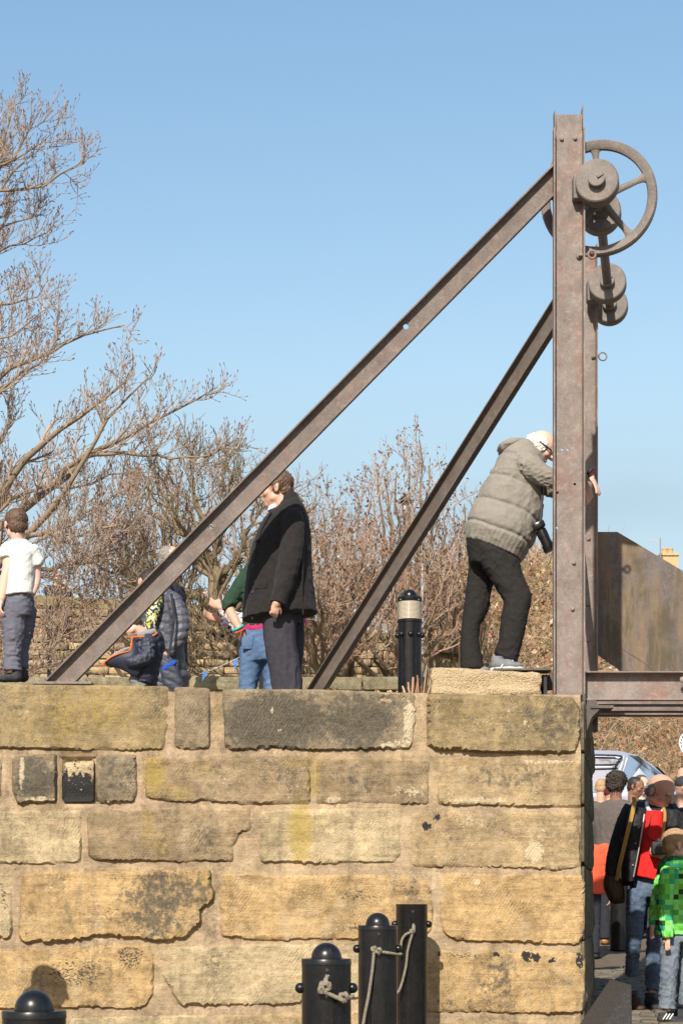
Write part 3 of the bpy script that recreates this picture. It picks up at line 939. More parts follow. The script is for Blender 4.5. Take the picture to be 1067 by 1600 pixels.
while px < 700:
    w = rr_.uniform(52, 80)
    ya, yb = far_top(px), far_top(px + w - 1.5)
    a, b = W(px, ya, FY - .12), W(px + w - 1.5, yb, FY - .12)
    hh = 15 / F * FY
    mb = MB(); mb.prism([a, b, b - Vector((0, 0, hh)), a - Vector((0, 0, hh))], (0, .7, 0))
    c = mb.build('coping_stone', MAT['stone'], far_wall)
    nv = len(c.data.vertices)
    for kk, q in (('dark', .36), ('yellow', .34), ('fleck', 0), ('black', 0), ('pale', 0)): set_attr(c.data, kk, [q] * nv)
    set_attr(c.data, 'col', [(0.22, 0.185, 0.09, 1)] * nv, 'FLOAT_COLOR')
    px += w

# ---------------------------------------------------------------- hillside
def hill_z(X, Y):
    # the skyline as the photo has it, over a bank that climbs away behind the lane
    u = X / Y * F + HX
    a = max(0.0, min(1.0, (Y - 23.5) / 20.0))
    toe = 0.55 + 0.9 * max(0, min(1, (24 - Y) / -3))
    ss = lambda t: (lambda q: q * q * (3 - 2 * q))(max(0.0, min(1.0, t)))
    crest = 6.6 + 2.0 * ss((X / Y * 44 - 0.5) / 3.2) - 2.6 * ss((X / Y * 44 - 5.2) / 1.8)
    s = a * a * (3 - 2 * a)
    left = max(0.0, min(1.0, (X + 2.5) / 4.0))
    z = gz(Y) + (crest - 0.6) * (0.35 * a + 0.65 * s) * left
    z += 0.28 * noise.fractal(Vector((X * .35, Y * .35, 3)), 1, 2, 4) * min(1, a * 6)
    if Y > 46: z -= (Y - 46) * 0.10
    return z - (0.35 if a <= 0 else 0.0)
xs = np.arange(-4, 40, 0.45); ys = np.concatenate([np.arange(22.5, 48, 0.45), np.arange(48, 110, 4)])
V, Q = grid_mesh(xs, ys, hill_z)
hill = tag(mesh_obj('hillside', V, Q, MAT['bank'], origin=(0, 0, 0), smooth=True), 'brown hillside overgrown with dead bramble and twigs', kind='structure')
# a wooded ridge far off
V, Q = grid_mesh(np.arange(-260, 340, 6.0), np.arange(240, 420, 12.0),
                 lambda X, Y: 10 + 33 * math.exp(-((X - 30) / 110) ** 2) * math.sin(max(0, min(1, (Y - 240) / 100)) * math.pi / 2) + 3 * noise.noise(Vector((X * .03, Y * .03, 0))))
MAT['ridge'] = make_ground('far wooded ridge', (0.075, 0.062, 0.060), (0.135, 0.110, 0.100), 0.2)
ridge = tag(mesh_obj('far_hill', V, Q, MAT['ridge'], origin=(0, 0, 0), smooth=True), 'dark wooded ridge far behind the bare shrubs', kind='structure')
# ---------------------------------------------------------------- the crane
FR = Vector((1.455, 12.0, 0))                     # front post
DEP = Vector((0.174, 0.985, 0)).normalized()      # from the front frame to the rear frame
SP = 2.11
crane = empty('hand_crane', (FR.x, FR.y, 2.36), 'rusted iron hand crane on the wall with two raking struts, big spoked wheel and drums', 'crane')

def boolean_holes(o, cyls):
    for c, ax, r, L in cyls:
        mb = MB(); mb.lathe(Vector(c) - Vector(ax).normalized() * L / 2, [(r, 0), (r, L)], 20, ax=Vector(ax))
        k = mb.build('cutter', MAT['iron'])
        m = o.modifiers.new('cut', 'BOOLEAN'); m.object = k; m.operation = 'DIFFERENCE'; m.solver = 'EXACT'
        bpy.context.view_layer.update()
        me = bpy.data.meshes.new_from_object(o.evaluated_get(bpy.context.evaluated_depsgraph_get()))
        o.modifiers.clear()
        o.data = me
        bpy.data.objects.remove(k)

def channel(name, a, b, width, flange, face, mat, web=0.009, fl=0.011, parent=None, holes=(), bev=0.003, miter=None, foot=None):
    """rolled channel from a to b; its web faces 'face', its flanges stand out that way."""
    a, b = Vector(a), Vector(b)
    ax = (b - a).normalized()
    f = Vector(face); f = (f - ax * f.dot(ax)).normalized()
    w = ax.cross(f).normalized()
    prof = [(-width / 2, 0), (width / 2, 0), (width / 2, flange), (width / 2 - fl * .8, flange), (width / 2 - fl * 1.15, web * 1.7), (width / 2 - fl * 2.0, web),
            (-width / 2 + fl * 2.0, web), (-width / 2 + fl * 1.15, web * 1.7), (-width / 2 + fl * .8, flange), (-width / 2, flange)]
    P = [a + w * u + f * v for u, v in prof] + [b + w * u + f * v for u, v in prof]
    n = len(prof)
    if miter is not None: P = P[:n] + [p + ax * ((miter - p.x) / ax.x) for p in P[n:]]
    if foot is not None: P = [p + ax * ((foot - p.z) / ax.z) for p in P[:n]] + P[n:]
    Q = [tuple(range(n)), tuple(range(2 * n - 1, n - 1, -1))] + [(i, n + i, n + (i + 1) % n, (i + 1) % n) for i in range(n)]
    mb = MB(); mb.add(P, Q)
    o = mb.build(name, mat, parent)
    if holes:
        o.location = (0, 0, 0)
        lw = root_loc(o)
        boolean_holes_local(o, holes, f)
    auto_smooth(o, 30)
    return o

def boolean_holes_local(o, holes, f):
    par = o.parent
    base = root_loc(o)
    o.parent = None
    o.location = base
    bpy.context.view_layer.update()
    boolean_holes(o, [(c, f, r, 0.08) for c, r in holes])
    o.location = (0, 0, 0)
    o.parent = par

FACE = Vector((0, -1, 0))
def on(px, py, Y): return W(px, py, Y)

# posts
ztop = 5.965
zb = 2.345
YW = 12.0
post1 = channel('post', (FR.x, YW, zb), (FR.x, YW, ztop), 0.200, 0.072, FACE, MAT['iron'], parent=crane,
                holes=[(on(877.5, 703, YW), .0085), (on(886, 703, YW), .0085), (on(870, 770, YW), .0095), (on(870, 825, YW), .0095), (on(897, 757, YW), .009)])
rp = Vector((FR.x, YW, 0)) + DEP * SP
post2 = channel('post', (rp.x, rp.y, 2.30), (rp.x, rp.y, ztop), 0.200, 0.072, FACE, MAT['iron'], parent=crane)
# head bracket with its two upstanding ears
def ear_bracket(p, par):
    mb = MB()
    mb.box((p.x + .008, p.y + .014, ztop - .02), (0.172, 0.012, 0.27))
    mb.box((p.x + .008, p.y + .052, ztop + .11), (0.178, 0.085, 0.012))
    for sx_ in (-1, 1):
        mb.prism([(p.x + .008 + sx_ * .078, p.y + .008, ztop - .10), (p.x + .008 + sx_ * .090, p.y + .008, ztop - .10), (p.x + .008 + sx_ * .094, p.y + .008, ztop + .165 + .02 * sx_), (p.x + .008 + sx_ * .086, p.y + .008, ztop + .150 + .02 * sx_)], (0, .085, 0))
    mb.build('head_bracket', MAT['iron'], par)
ear_bracket(Vector((FR.x, YW, 0)), crane)
def bolt(c, ax, r=0.013, name='bolt', par=None, dome=True):
    mb = MB(); ax = Vector(ax).normalized()
    mb.lathe(c, [(r * 1.05, 0), (r, .008), (r * .7, .013), (r * .2, .015)] if dome else [(r, 0), (r, .012)], 10 if dome else 6, ax=ax)
    return mb.build(name, MAT['iron'], par or crane, smooth=40)
for px, py in ((877, 218), (898, 217), (896, 880), (894, 952)):
    bolt(on(px, py, YW - .009), FACE, 0.013)

# raking struts
s_top = Vector((FR.x - 0.06, YW, z_of(276, YW)))
s_bot = Vector((xw(99, 11.86), 11.86, z_of(1063, 11.86)))
sdir = (s_top - s_bot).normalized()
top_ext = s_top - sdir * .125
def strut_pt(px, py):    # on the web of the front strut
    Y = 11.86 + (px - 99) / (860 - 99) * (YW - 11.86)
    return on(px, py, Y)
strut1 = channel('strut', s_bot - sdir * .0, top_ext, 0.142, 0.058, FACE, MAT['iron_brown'], parent=crane, miter=FR.x - .1015, foot=z_of(1066, 11.86), holes=[(strut_pt(634, 511), .018), (strut_pt(330, 823), .018)])
th = math.radians(41)
r_top = rp + Vector((-0.10, 0.0, 5.60))
r_bot = Vector((r_top.x - 3.15 * math.cos(th), r_top.y + 3.15 * math.sin(th), DECK + 0.05))
nrm = Vector((-math.sin(th), -math.cos(th), 0))
strut2 = channel('strut', r_bot, r_top, 0.150, 0.062, nrm, MAT['iron_dark'], parent=crane)
# gusset plates where the struts meet the posts
for (p, zz) in ((Vector((FR.x, YW, 0)), s_top.z), (rp, r_top.z)):
    mb = MB()
    mb.prism([(p.x - .165, p.y + .004, zz - .12), (p.x - .07, p.y + .004, zz - .16), (p.x - .07, p.y + .004, zz + .12), (p.x - .10, p.y + .004, zz + .12)], (0, .012, 0))
    mb.build('gusset', MAT['iron'], crane)
# foot plates
mb = MB(); q = W(101, 1068, 11.86)
mb.box((q.x, 11.88, q.z - .008), (0.375, 0.26, 0.016), bev=.003)
mb.build('foot_plate', MAT['iron'], crane)
for px in (70, 134):
    c = W(px, 1066, 11.80)
    mb = MB(); mb.lathe(c, [(.017, -.006), (.017, .014), (.010, .015), (.009, .024)], 6)
    mb.build('bolt', MAT['iron'], crane)
mb = MB(); mb.box((r_bot.x - .02, r_bot.y, DECK + .03), (0.42, 0.28, 0.06)); mb.build('foot_plate', MAT['iron_dark'], crane)

# shaft, drums and the big spoked wheel
AX0 = on(932, 283, 11.86)
def axis_pt(d): return AX0 + DEP * d
mb = MB(); mb.lathe(axis_pt(-.03), [(.032, 0), (.032, 2.72)], 20, ax=DEP)
mb.build('shaft', MAT['iron_cast'], crane, smooth=40)
def drum(d, r, par):
    mb = MB()
    mb.lathe(axis_pt(d), [(r * .93, 0), (r * .985, .006), (r, .02), (r, .102), (r * .98, .112), (r * .9, .115)], 48, ax=DEP)
    o = mb.build('drum', MAT['iron_cast'], par, smooth=30)
    h = MB(); h.lathe(axis_pt(d - .042), [(.050, 0), (.054, .004), (.054, .045)], 28, ax=DEP)
    h.build('boss', MAT['iron_cast'], o, smooth=30)
    k = MB(); k.box(axis_pt(d - .049) + Vector((.022, 0, .012)), (.042, .014, .014), (Vector((.85, 0, .5)).normalized(), Vector((0, 1, 0)), Vector((-.5, 0, .85)).normalized()))
    k.build('key', MAT['iron_cast'], o)
    return o
for d in (-0.02, 0.50, 1.92, 2.45):
    drum(d, 0.1385, crane)
# bearing blocks on the posts
for p, s_ in ((0.10, 1), (2.13, 1)):
    mb = MB(); c = axis_pt(p)
    mb.box(c + Vector((-.06, 0, -.01)), (0.20, .10, .16), bev=.012)
    mb.build('bearing', MAT['iron_cast'], crane, smooth=40)
wheel = MB()
WD = 0.265
wc = axis_pt(WD)
R = 0.377
U = Vector((DEP.y, -DEP.x, 0)) * 1.0                                         # to the right in the wheel's plane
U = Vector((0.985, -0.174, 0)).normalized()
wax = DEP
prof = [(R, 0.012), (R, 0.052), (R - .010, .062), (R - .045, .056), (R - .060, .046), (R - .064, .030), (R - .060, .016), (R - .045, .006), (R - .010, 0.0)]
V, Q = [], []
nseg = 72
for k in range(nseg):
    t = 2 * math.pi * k / nseg
    rad = U * math.cos(t) + Vector((0, 0, 1)) * math.sin(t)
    for (r, h) in prof: V.append(wc + rad * r + wax * h)
m = len(prof)
for k in range(nseg):
    for i in range(m):
        a, b = k * m + i, k * m + (i + 1) % m
        c, d = ((k + 1) % nseg) * m + (i + 1) % m, ((k + 1) % nseg) * m + i
        Q.append((a, b, c, d))
whl = mesh_obj('spoked_wheel', V, Q, MAT['iron_cast'], crane); auto_smooth(whl, 35)
mb = MB(); mb.lathe(wc - wax * .02, [(.060, 0), (.068, .01), (.068, .09), (.060, .10)], 28, ax=wax); mb.build('hub', MAT['iron_cast'], whl, smooth=35)
for k in range(5):
    t = math.radians(94 - 72.5 * k)
    rad = U * math.cos(t) + Vector((0, 0, 1)) * math.sin(t); tan = U * -math.sin(t) + Vector((0, 0, 1)) * math.cos(t)
    P, Qs = [], []
    for (r, w, h) in ((.05, .034, .018), (.12, .025, .014), (.26, .020, .012), (.295, .024, .013), (.318, .042, .015), (.325, .058, .016)):
        c = wc + rad * r + wax * .031
        for j in range(8):
            a = 2 * math.pi * j / 8
            P.append(c + tan * (w * math.cos(a)) + wax * (h * math.sin(a)))
    for i in range(5):
        for j in range(8):
            Qs.append((i * 8 + j, i * 8 + (j + 1) % 8, (i + 1) * 8 + (j + 1) % 8, (i + 1) * 8 + j))
    mb = MB(); mb.add(P, Qs); mb.build('spoke', MAT['iron_cast'], whl, smooth=60)

# eye bolts
def ring(c, R_, r_, nrm_, par, name, shank=None):
    nrm_ = Vector(nrm_).normalized(); u = nrm_.orthogonal().normalized(); w = nrm_.cross(u)
    V, Q = [], []
    for k in range(24):
        t = 2 * math.pi * k / 24; rad = u * math.cos(t) + w * math.sin(t)
        for j in range(8):
            a = 2 * math.pi * j / 8
            V.append(Vector(c) + rad * (R_ + r_ * math.cos(a)) + nrm_ * (r_ * math.sin(a)))
    for k in range(24):
        for j in range(8):
            Q.append((k * 8 + j, k * 8 + (j + 1) % 8, ((k + 1) % 24) * 8 + (j + 1) % 8, ((k + 1) % 24) * 8 + j))
    mb = MB(); mb.add(V, Q)
    if shank: mb.tube(shank, r_ * 1.25, 8)
    return mb.build(name, MAT['iron'], par, smooth=50)
c = on(924, 398, YW - .03)
ring(c, .024, .0085, (0.15, -1, 0), crane, 'eye_bolt', [c + Vector((-.032, 0, 0)), on(903, 399, YW - .03)])
bolt(on(904, 401, YW - .012), FACE, .018)
c = on(941, 557, 14.05)
ring(c, .030, .006, (0.1, -1, 0), crane, 'eye_bolt', [c + Vector((-.036, 0, 0)), c + Vector((-.085, 0, 0))])

# beams over the lane: three joists side by side, the front one a channel
zj = 2.497
mb = None
def joist(y, z1, h, mat, x0, x1, name='beam', fl=.075):
    return channel(name, (x0, y, z1 - h / 2), (x1, y, z1 - h / 2), h, fl, FACE, mat, parent=crane)
joist(12.06, zj, 0.186, MAT['iron'], 1.57, 4.6)
joist(12.30, zj - .01, 0.186, MAT['iron'], 1.60, 4.6, fl=.07)
for yj, hj in ((12.62, .125), (13.46, .10), (13.98, .075)):
    mb = MB(); mb.box((3.12 + (yj - 12) * .1, yj, zj - .008 - hj / 2), (3.0, .15, hj), bev=.006); mb.build('cross_rail', MAT['iron'], crane, smooth=40)
# seat beam running back over the block, carrying the joists
mb = MB(); mb.box((1.160, 12.075, zj + .012), (0.37, 0.19, 0.012)); mb.box((1.45, 12.15, zj - .055), (0.30, .012, .10)); mb.build('flange_plate', MAT['iron_dark'], crane)
bolt(on(1066, 1062, 11.98), FACE, .02)
# corner bracket under the joists
mb = MB()
a = Vector((1.575, 11.98, zj - .186))
mb.prism([a, a + Vector((.055, 0, -.0)), a + Vector((.085, 0, -.055)), a + Vector((.03, 0, -.11)), a + Vector((-.005, 0, -.20)), a + Vector((-.008, 0, -.05))], (.03, .16, 0))
mb.box(a + Vector((.095, .12, -.045)), (.15, .26, .02), bev=.003)
mb.build('corner_bracket', MAT['iron_dark'], crane)
mb = MB(); mb.prism([(FR.x + .085, YW - .072, zb), (FR.x + .100, YW - .072, zb), (FR.x + .104, YW - .072, 2.06), (FR.x + .096, YW - .072, 2.06)], (0, .10, 0)); mb.build('tie_strap', MAT['iron_dark'], crane)
# big gusset sheet on the rear frame
PY_ = rp.y + 0.005
pp = [(908, 831), (964, 831), (1190, 966), (1190, 1080), (1004, 1080), (963, 1044), (920, 1014), (908, 1006)]
poly = [on(x, y, PY_ - .012) for x, y in pp]
mb = MB(); mb.prism(poly, (0, .009, 0)); sheet = mb.build('side_sheet', MAT['iron_plate'], crane)
mb = MB(); a, b = on(966, 1010 - .0, PY_ - .016), on(1040, 1056, PY_ - .016)
a, b = on(966, 1008, PY_ - .016), on(1030, 1050, PY_ - .016)
for (x, y) in ((919, 842), (918, 944), (918, 1000)):
    bolt(on(x, y, PY_ - .013), FACE, .016, 'rivet', sheet)
mb.prism([on(966, 1009, PY_ - .0125), on(1034, 1052, PY_ - .0125), on(1032, 1053.5, PY_ - .0125), on(964, 1010.5, PY_ - .0125)], (0, -.0015, 0)); mb.build('seam', MAT['iron_dark'], sheet)
# the crane's axle brace between both posts, low down
mb = MB(); mb.tube([Vector((FR.x + .02, YW + .03, 2.95)), rp + Vector((.02, 0, 2.95))], .0, 8) if False else None
# ---------------------------------------------------------------- block on the wall, wedge, bollards, ropes, lamps
def lumpy(o, amp, sc, sub=0, seed=0):
    me = o.data
    bm = bmesh.new(); bm.from_mesh(me)
    if sub: bmesh.ops.subdivide_edges(bm, edges=bm.edges[:], cuts=sub, use_grid_fill=True)
    bm.normal_update()
    L = root_loc(o)
    for v in bm.verts:
        p = v.co + L
        v.co += v.normal * (amp * noise.fractal(Vector((p.x * sc + seed, p.y * sc, p.z * sc)), 1, 2, 3))
    bm.to_mesh(me); bm.free()
    auto_smooth(o, 50)
    return o

bx0, bx1 = xw(674, 11.96), xw(846, 11.96)
bz = z_of(1041, 11.98)
mb = MB(); mb.box(((bx0 + bx1) / 2, 12.28, (bz + 2.335) / 2), (bx1 - bx0, 0.62, bz - 2.335), bev=.016)
blk = mb.build('concrete_block', MAT['concrete'], origin=((bx0 + bx1) / 2, 12.28, 2.335))
for v_ in blk.data.vertices:
    if v_.co.z > .05: v_.co.z -= .040 * max(0.0, v_.co.x / (bx1 - bx0) + .5) ** .8
lumpy(blk, .014, 17, 14)
tag(blk, 'rough pebbly concrete block lying on top of the wall under the leaning man', 'block')
mb = MB(); mb.box((bx1 + .028, 12.2, 2.40), (.022, .40, .125), bev=.004)
tag(mb.build('packing_board', MAT['rubber'], origin=(bx1 + .03, 12.2, 2.335)), 'thin dark board standing between the concrete block and the crane post', 'board')

# wedge-shaped dark block at the foot of the corner
Yb = 11.0
pl = [W(895, 1670, Yb), W(986, 1537, Yb), W(988, 1670, Yb)]
mb = MB(); mb.prism(pl, (-0.035, 0.60, 0.012))
MAT['ribbed'] = None
m, nt, b = new_mat('dark ribbed block', 0.75, 0, .35)
wv = nd(nt, 'ShaderNodeTexWave', {'Vector': pos(nt), 'Scale': 34.0, 'Distortion': .4, 'Detail': 2.0}).outputs[1]
f = nz(nt, pos(nt), 60, 5, .7)
nt.links.new(mix(nt, sstep(nt, f, .55, .8), ramp(nt, f, [(.3, (.020, .019, .019)), (.7, (.050, .047, .045))]), (.13, .115, .10)), b.inputs['Base Color'])
bump(nt, b, mth(nt, 'ADD', wv, f), .35, .006)
o = mb.build('wedge_block', m, origin=W(960, 1660, 11.2))
bm = bmesh.new(); bm.from_mesh(o.data); bmesh.ops.bevel(bm, geom=bm.edges[:], offset=.008, segments=2, affect='EDGES'); bm.to_mesh(o.data); bm.free(); auto_smooth(o, 40)
tag(o, 'dark grey ribbed wedge-shaped block leaning up at the foot of the wall corner', 'block')

def bollard(px, top_py, dia, label, dome=True, up=1.0, real=0.205):
    s = dia / real
    Y = F / s
    t = W(px, top_py, Y)
    g = t.z - up
    g = min(g, ground_z(t.x, Y))
    o = empty('bollard', (t.x, Y, g), label, 'bollard', 'black bollards in front of the wall')
    h = t.z - g
    R = real / 2
    mb = MB()
    mb.lathe((t.x, Y, g), [(R, 0), (R, h - .030), (R * 1.0, h - .026), (R * 1.015, h - .024), (R * 1.015, h - .004), (R * .99, h), (R * .80, h + .001)] if dome else
             [(R, 0), (R, h - .012), (R * 1.01, h - .008), (R * 1.01, h), (R * .90, h + .002), (R * .88, h - .04)], 56)
    mb.build('post', MAT['black'], o, smooth=35)
    if dome:
        mb = MB(); mb.lathe((t.x, Y, t.z), [(.066, -.004), (.066, .004)] + [(.063 * math.cos(a), .004 + .063 * math.sin(a)) for a in np.linspace(0, math.pi / 2 * .985, 12)], 40)
        mb.build('dome_cap', MAT['black'], o, smooth=60)
    for k in range(4):
        a = k * math.pi / 2 + 0.03
        c = Vector((t.x + math.cos(a) * (R + .006), Y + math.sin(a) * (R + .006), t.z - .122))
        if k == 3: continue
        mb = MB(); mb.ball(c, .0225, 18); mb.build('stud', MAT['black'], o, smooth=80)
    # small grub screw and rusty hook in front
    mb = MB(); mb.lathe((t.x + .004, Y - R - .001, t.z - .045), [(.008, 0), (.008, -.003), (.005, -.004)], 12, ax=Vector((0, 1, 0))); mb.build('screw', MAT['rubber'], o, smooth=40)
    hk = Vector((t.x + .002, Y - R, t.z - .135))
    mb = MB(); mb.tube(smooth_path([hk, hk + Vector((0, -.018, .004)), hk + Vector((0, -.024, -.012)), hk + Vector((0, -.010, -.022)), hk + Vector((0, 0, -.02))]), .0045, 6); mb.build('hook', MAT['iron'], o, smooth=60)
    return o, t, Y, hk

BL = {}
BL['l'] = bollard(54, 1579, 99, 'black domed bollard at the left edge with the head-and-shoulders shadow beyond it')
BL['a'] = bollard(510, 1498, 77, 'short near black bollard with a dome and a knotted rope stub')
BL['b'] = bollard(590, 1446, 61, 'black domed bollard with a rope hanging straight down, second from the wall corner')
BL['c'] = bollard(643, 1413, 49.5, 'tall flat-topped black bollard without a dome, close to the wall', dome=False, real=0.194)

def rope_geo(mb, pts, r=.0085, k=8):
    """three twisted strands."""
    P = smooth_path(pts, k)
    # resample evenly
    d = [0.0]
    for i in range(1, len(P)): d.append(d[-1] + (P[i] - P[i - 1]).length)
    n = max(8, int(d[-1] / .006))
    Pn, j = [], 0
    for i in range(n + 1):
        t = d[-1] * i / n
        while j < len(d) - 2 and d[j + 1] < t: j += 1
        q = (t - d[j]) / max(1e-9, d[j + 1] - d[j])
        Pn.append(P[j].lerp(P[j + 1], q))
    fr = frames(Pn)
    for s_ in range(3):
        S = []
        for i, (p, (t, u, w)) in enumerate(zip(Pn, fr)):
            a = 2 * math.pi * (s_ / 3 + i * .006 / .045)
            S.append(p + u * (r * .52 * math.cos(a)) + w * (r * .52 * math.sin(a)))
        mb.tube(S, r * .56, 6)
def rope(label, paths, r=.0085, org=None):
    mb = MB()
    for p in paths: rope_geo(mb, p, r)
    o = mb.build('rope', MAT['rope'], origin=org, smooth=60)
    return tag(o, label, 'rope')
def knot(c, r):
    """an overhand lump."""
    P = []
    for k in range(19):
        t = k / 18 * 2 * math.pi * 1.5
        P.append(Vector(c) + Vector((r * math.cos(t) * (1 - .12 * k / 18), -.006 - .008 * math.sin(2 * t), r * .9 * math.sin(t) + .004 * (k % 3))))
    return P
_, t, Y, hk = BL['a']; yf = Y - .1025
h = lambda x, y, dy=0.018: W(x, y, yf - dy)
rope('short thick grey rope knotted to the near short bollard', [
    [h(512, 1524, .02), h(507, 1535, .03), h(499, 1546, .03), h(502, 1551, .028), h(514, 1545, .03), h(514, 1537, .035), h(503, 1540, .036), h(506, 1549, .03), h(520, 1556, .022), h(530, 1560, .020), h(543, 1561, .010), h(552, 1556, -.03)],
    knot(h(537, 1560, .02), .016), knot(h(507, 1542, .022), .016)], .0095, h(512, 1530))
_, t, Y, hk = BL['b']; yf2 = Y - .1025
h = lambda x, y, dy=0.016: W(x, y, yf2 - dy)
rope('long grey rope hanging straight down the front of the middle bollard', [
    [h(585, 1480, .010), h(584, 1490, .02), h(581, 1520, .022), h(575, 1560, .024), h(569, 1590, .03), h(562, 1640, .04), h(560, 1668, .05)],
    [h(590, 1487, .012), h(600, 1488, .014), h(612, 1490, .0), h(622, 1492, -.05), h(627, 1491, -.09)],
    knot(h(591, 1487, .016), .012), knot(h(584, 1484, .012), .010)], .0085, h(585, 1482))
_, t, Y, hk = BL['c']; yf3 = Y - .097
h = lambda x, y, dy=0.014: W(x, y, yf3 - dy)
rope('grey rope looped from the flat-topped bollard and hanging in a curve', [
    [h(645, 1444, .01), h(647, 1450, .016), h(643, 1462, .02), h(637, 1485, .022), h(634, 1510, .02), h(628, 1535, .02), h(622, 1550, .03), h(612, 1562, .05), h(606, 1600, .08)],
    [h(642, 1457, .018), h(634, 1460, .02), h(628, 1468, .02), h(626, 1480, .02), h(624, 1490, .03)],
    knot(h(644, 1456, .016), .011)], .0082, h(645, 1446))

# ---------------------------------------------------------------- lit bollard on the quay
MAT['lens'] = None
m, nt, b = new_mat('ribbed acrylic lens', .18, 0, .5)
b.inputs['Base Color'].default_value = (.62, .55, .43, 1)
b.inputs['Transmission Weight'].default_value = .35
b.inputs['Subsurface Weight'].default_value = 0.0
MAT['lens'] = m
MAT['metal_pale'] = plain('pale metal', (.45, .44, .42), .35, .8, .1, 20, .05)
Yl = 13.0
tl = W(640, 940, Yl)
R = 18.6 / F * Yl
lamp = empty('lamp_bollard', (tl.x, Yl, DECK), 'black bollard light with a ribbed clear lens and domed cap on the quay', 'lamp')
zz = lambda py: z_of(py, Yl)
mb = MB(); mb.lathe((tl.x, Yl, 0), [(R, DECK), (R, zz(974)), (R * 1.06, zz(973)), (R * 1.06, zz(969)), (R * .96, zz(968))], 48)
mb.build('post', MAT['black'], lamp, smooth=35)
prof = []
nr = 15
for i in range(nr * 4 + 1):
    q = i / (nr * 4)
    prof.append((R * .985 + .0035 * abs(math.sin(q * nr * math.pi)), zz(969) + (zz(940) - zz(969)) * q))
mb = MB(); mb.lathe((tl.x, Yl, 0), prof, 48); mb.build('lens', MAT['lens'], lamp, smooth=70)
mb = MB(); mb.lathe((tl.x, Yl, 0), [(R * .45, zz(969)), (R * .45, zz(940))], 20); mb.build('inner_tube', MAT['metal_pale'], lamp, smooth=35)
mb = MB(); mb.lathe((tl.x, Yl, 0), [(R * 1.03, zz(941)), (R * 1.05, zz(940)), (R * 1.05, zz(934)), (R * .96, zz(933)), (R * .64, zz(932.5))] + [(R * .62 * math.cos(a), zz(932.5) + R * .62 * math.sin(a)) for a in np.linspace(0, math.pi / 2 * .985, 10)], 48)
mb.build('domed_cap', MAT['black'], lamp, smooth=45)
for k in range(8):
    a = k * math.pi / 4 + .04
    mb = MB(); mb.ball((tl.x + math.cos(a) * (R + .004), Yl + math.sin(a) * (R + .004), zz(993)), .0195, 14); mb.build('stud', MAT['black'], lamp, smooth=80)
for dx in (-14, 14):
    c = W(640 + dx, 937, Yl - math.sqrt(max(0, (R * 1.05) ** 2 - (dx / F * Yl) ** 2)))
    mb = MB(); mb.ball(c, .006, 8); mb.build('screw', MAT['metal_pale'], lamp)

# dry stalks and a little heap of leaf litter on the wall top
MAT['straw'] = make_attr_col('dry stalks', 'col', .9, .4, 90)
def stalks(spots, label, seed):
    mb = MB(); r = random.Random(seed); cols = []
    for (px, y0, y1, w, Y) in spots:
        a, b = W(px + r.uniform(-2, 2), y0, Y), W(px + r.uniform(-5, 5), y1, Y + r.uniform(-.02, .02))
        n0 = len(mb.v)
        mb.tube([a, a.lerp(b, .5) + Vector((r.uniform(-.004, .004), 0, 0)), b], [w, w * .95, w * .8], 6)
        c = r.choice([(.42, .26, .16), (.35, .20, .11), (.50, .35, .22), (.28, .16, .09)])
        cols += [(*c, 1)] * (len(mb.v) - n0)
    o = mb.build('dry_stalks', MAT['straw'], origin=W(spots[0][0], spots[0][1], spots[0][4]), smooth=60)
    set_attr(o.data, 'col', cols, 'FLOAT_COLOR')
    return tag(o, label, 'stalks', kind='stuff')
stalks([(645, 1086, 1058, .011, 12.12), (649, 1086, 1060, .009, 12.1), (652, 1086, 1055, .006, 12.08), (641, 1087, 1066, .008, 12.1), (633, 1087, 1072, .008, 12.1), (628, 1087, 1076, .010, 12.12), (655, 1087, 1070, .004, 12.05), (660, 1087, 1072, .003, 12.05), (662, 1086, 1040, .004, 12.05), (664, 1086, 1046, .006, 12.07), (668, 1086, 1062, .005, 12.07), (671, 1086, 1050, .003, 12.05), (612, 1086, 1079, .010, 12.1), (607, 1086, 1080, .012, 12.12), (588, 1085, 1078, .010, 12.1), (594, 1085, 1080, .012, 12.1), (617, 1086, 1080, .008, 12.1), (650, 1086, 1066, .01, 12.14), (639, 1087, 1074, .007, 12.05)],
       'broken brown plant stalks sprouting beside the lamp bollard on the wall top', 3)
mb = MB(); r = random.Random(9); cols = []
for k in range(170):
    px = 520 + r.gauss(0, 13); hgt = max(0, 6.5 - abs(px - 520) * .28)
    c = W(px, 1082 - r.uniform(0, hgt), 12.05 + r.uniform(-.05, .05))
    u = Vector((r.uniform(-1, 1), r.uniform(-1, 1), r.uniform(-.4, .4))).normalized() * r.uniform(.008, .018)
    v = u.cross(Vector((r.uniform(-1, 1), r.uniform(-1, 1), 1)).normalized()) * .5
    n0 = len(mb.v)
    mb.add([c - u, c + v + Vector((0, 0, .003)), c + u, c - v], [(0, 1, 2, 3)])
    cc = r.choice([(.34, .22, .10), (.26, .15, .07), (.42, .30, .15), (.18, .11, .06)])
    cols += [(*cc, 1)] * 4
o = mb.build('leaf_litter', MAT['straw'], origin=W(520, 1083, 12.05)); set_attr(o.data, 'col', cols, 'FLOAT_COLOR')
tag(o, 'small heap of dry brown leaves on the wall top beside the rear strut', 'leaves', kind='stuff')

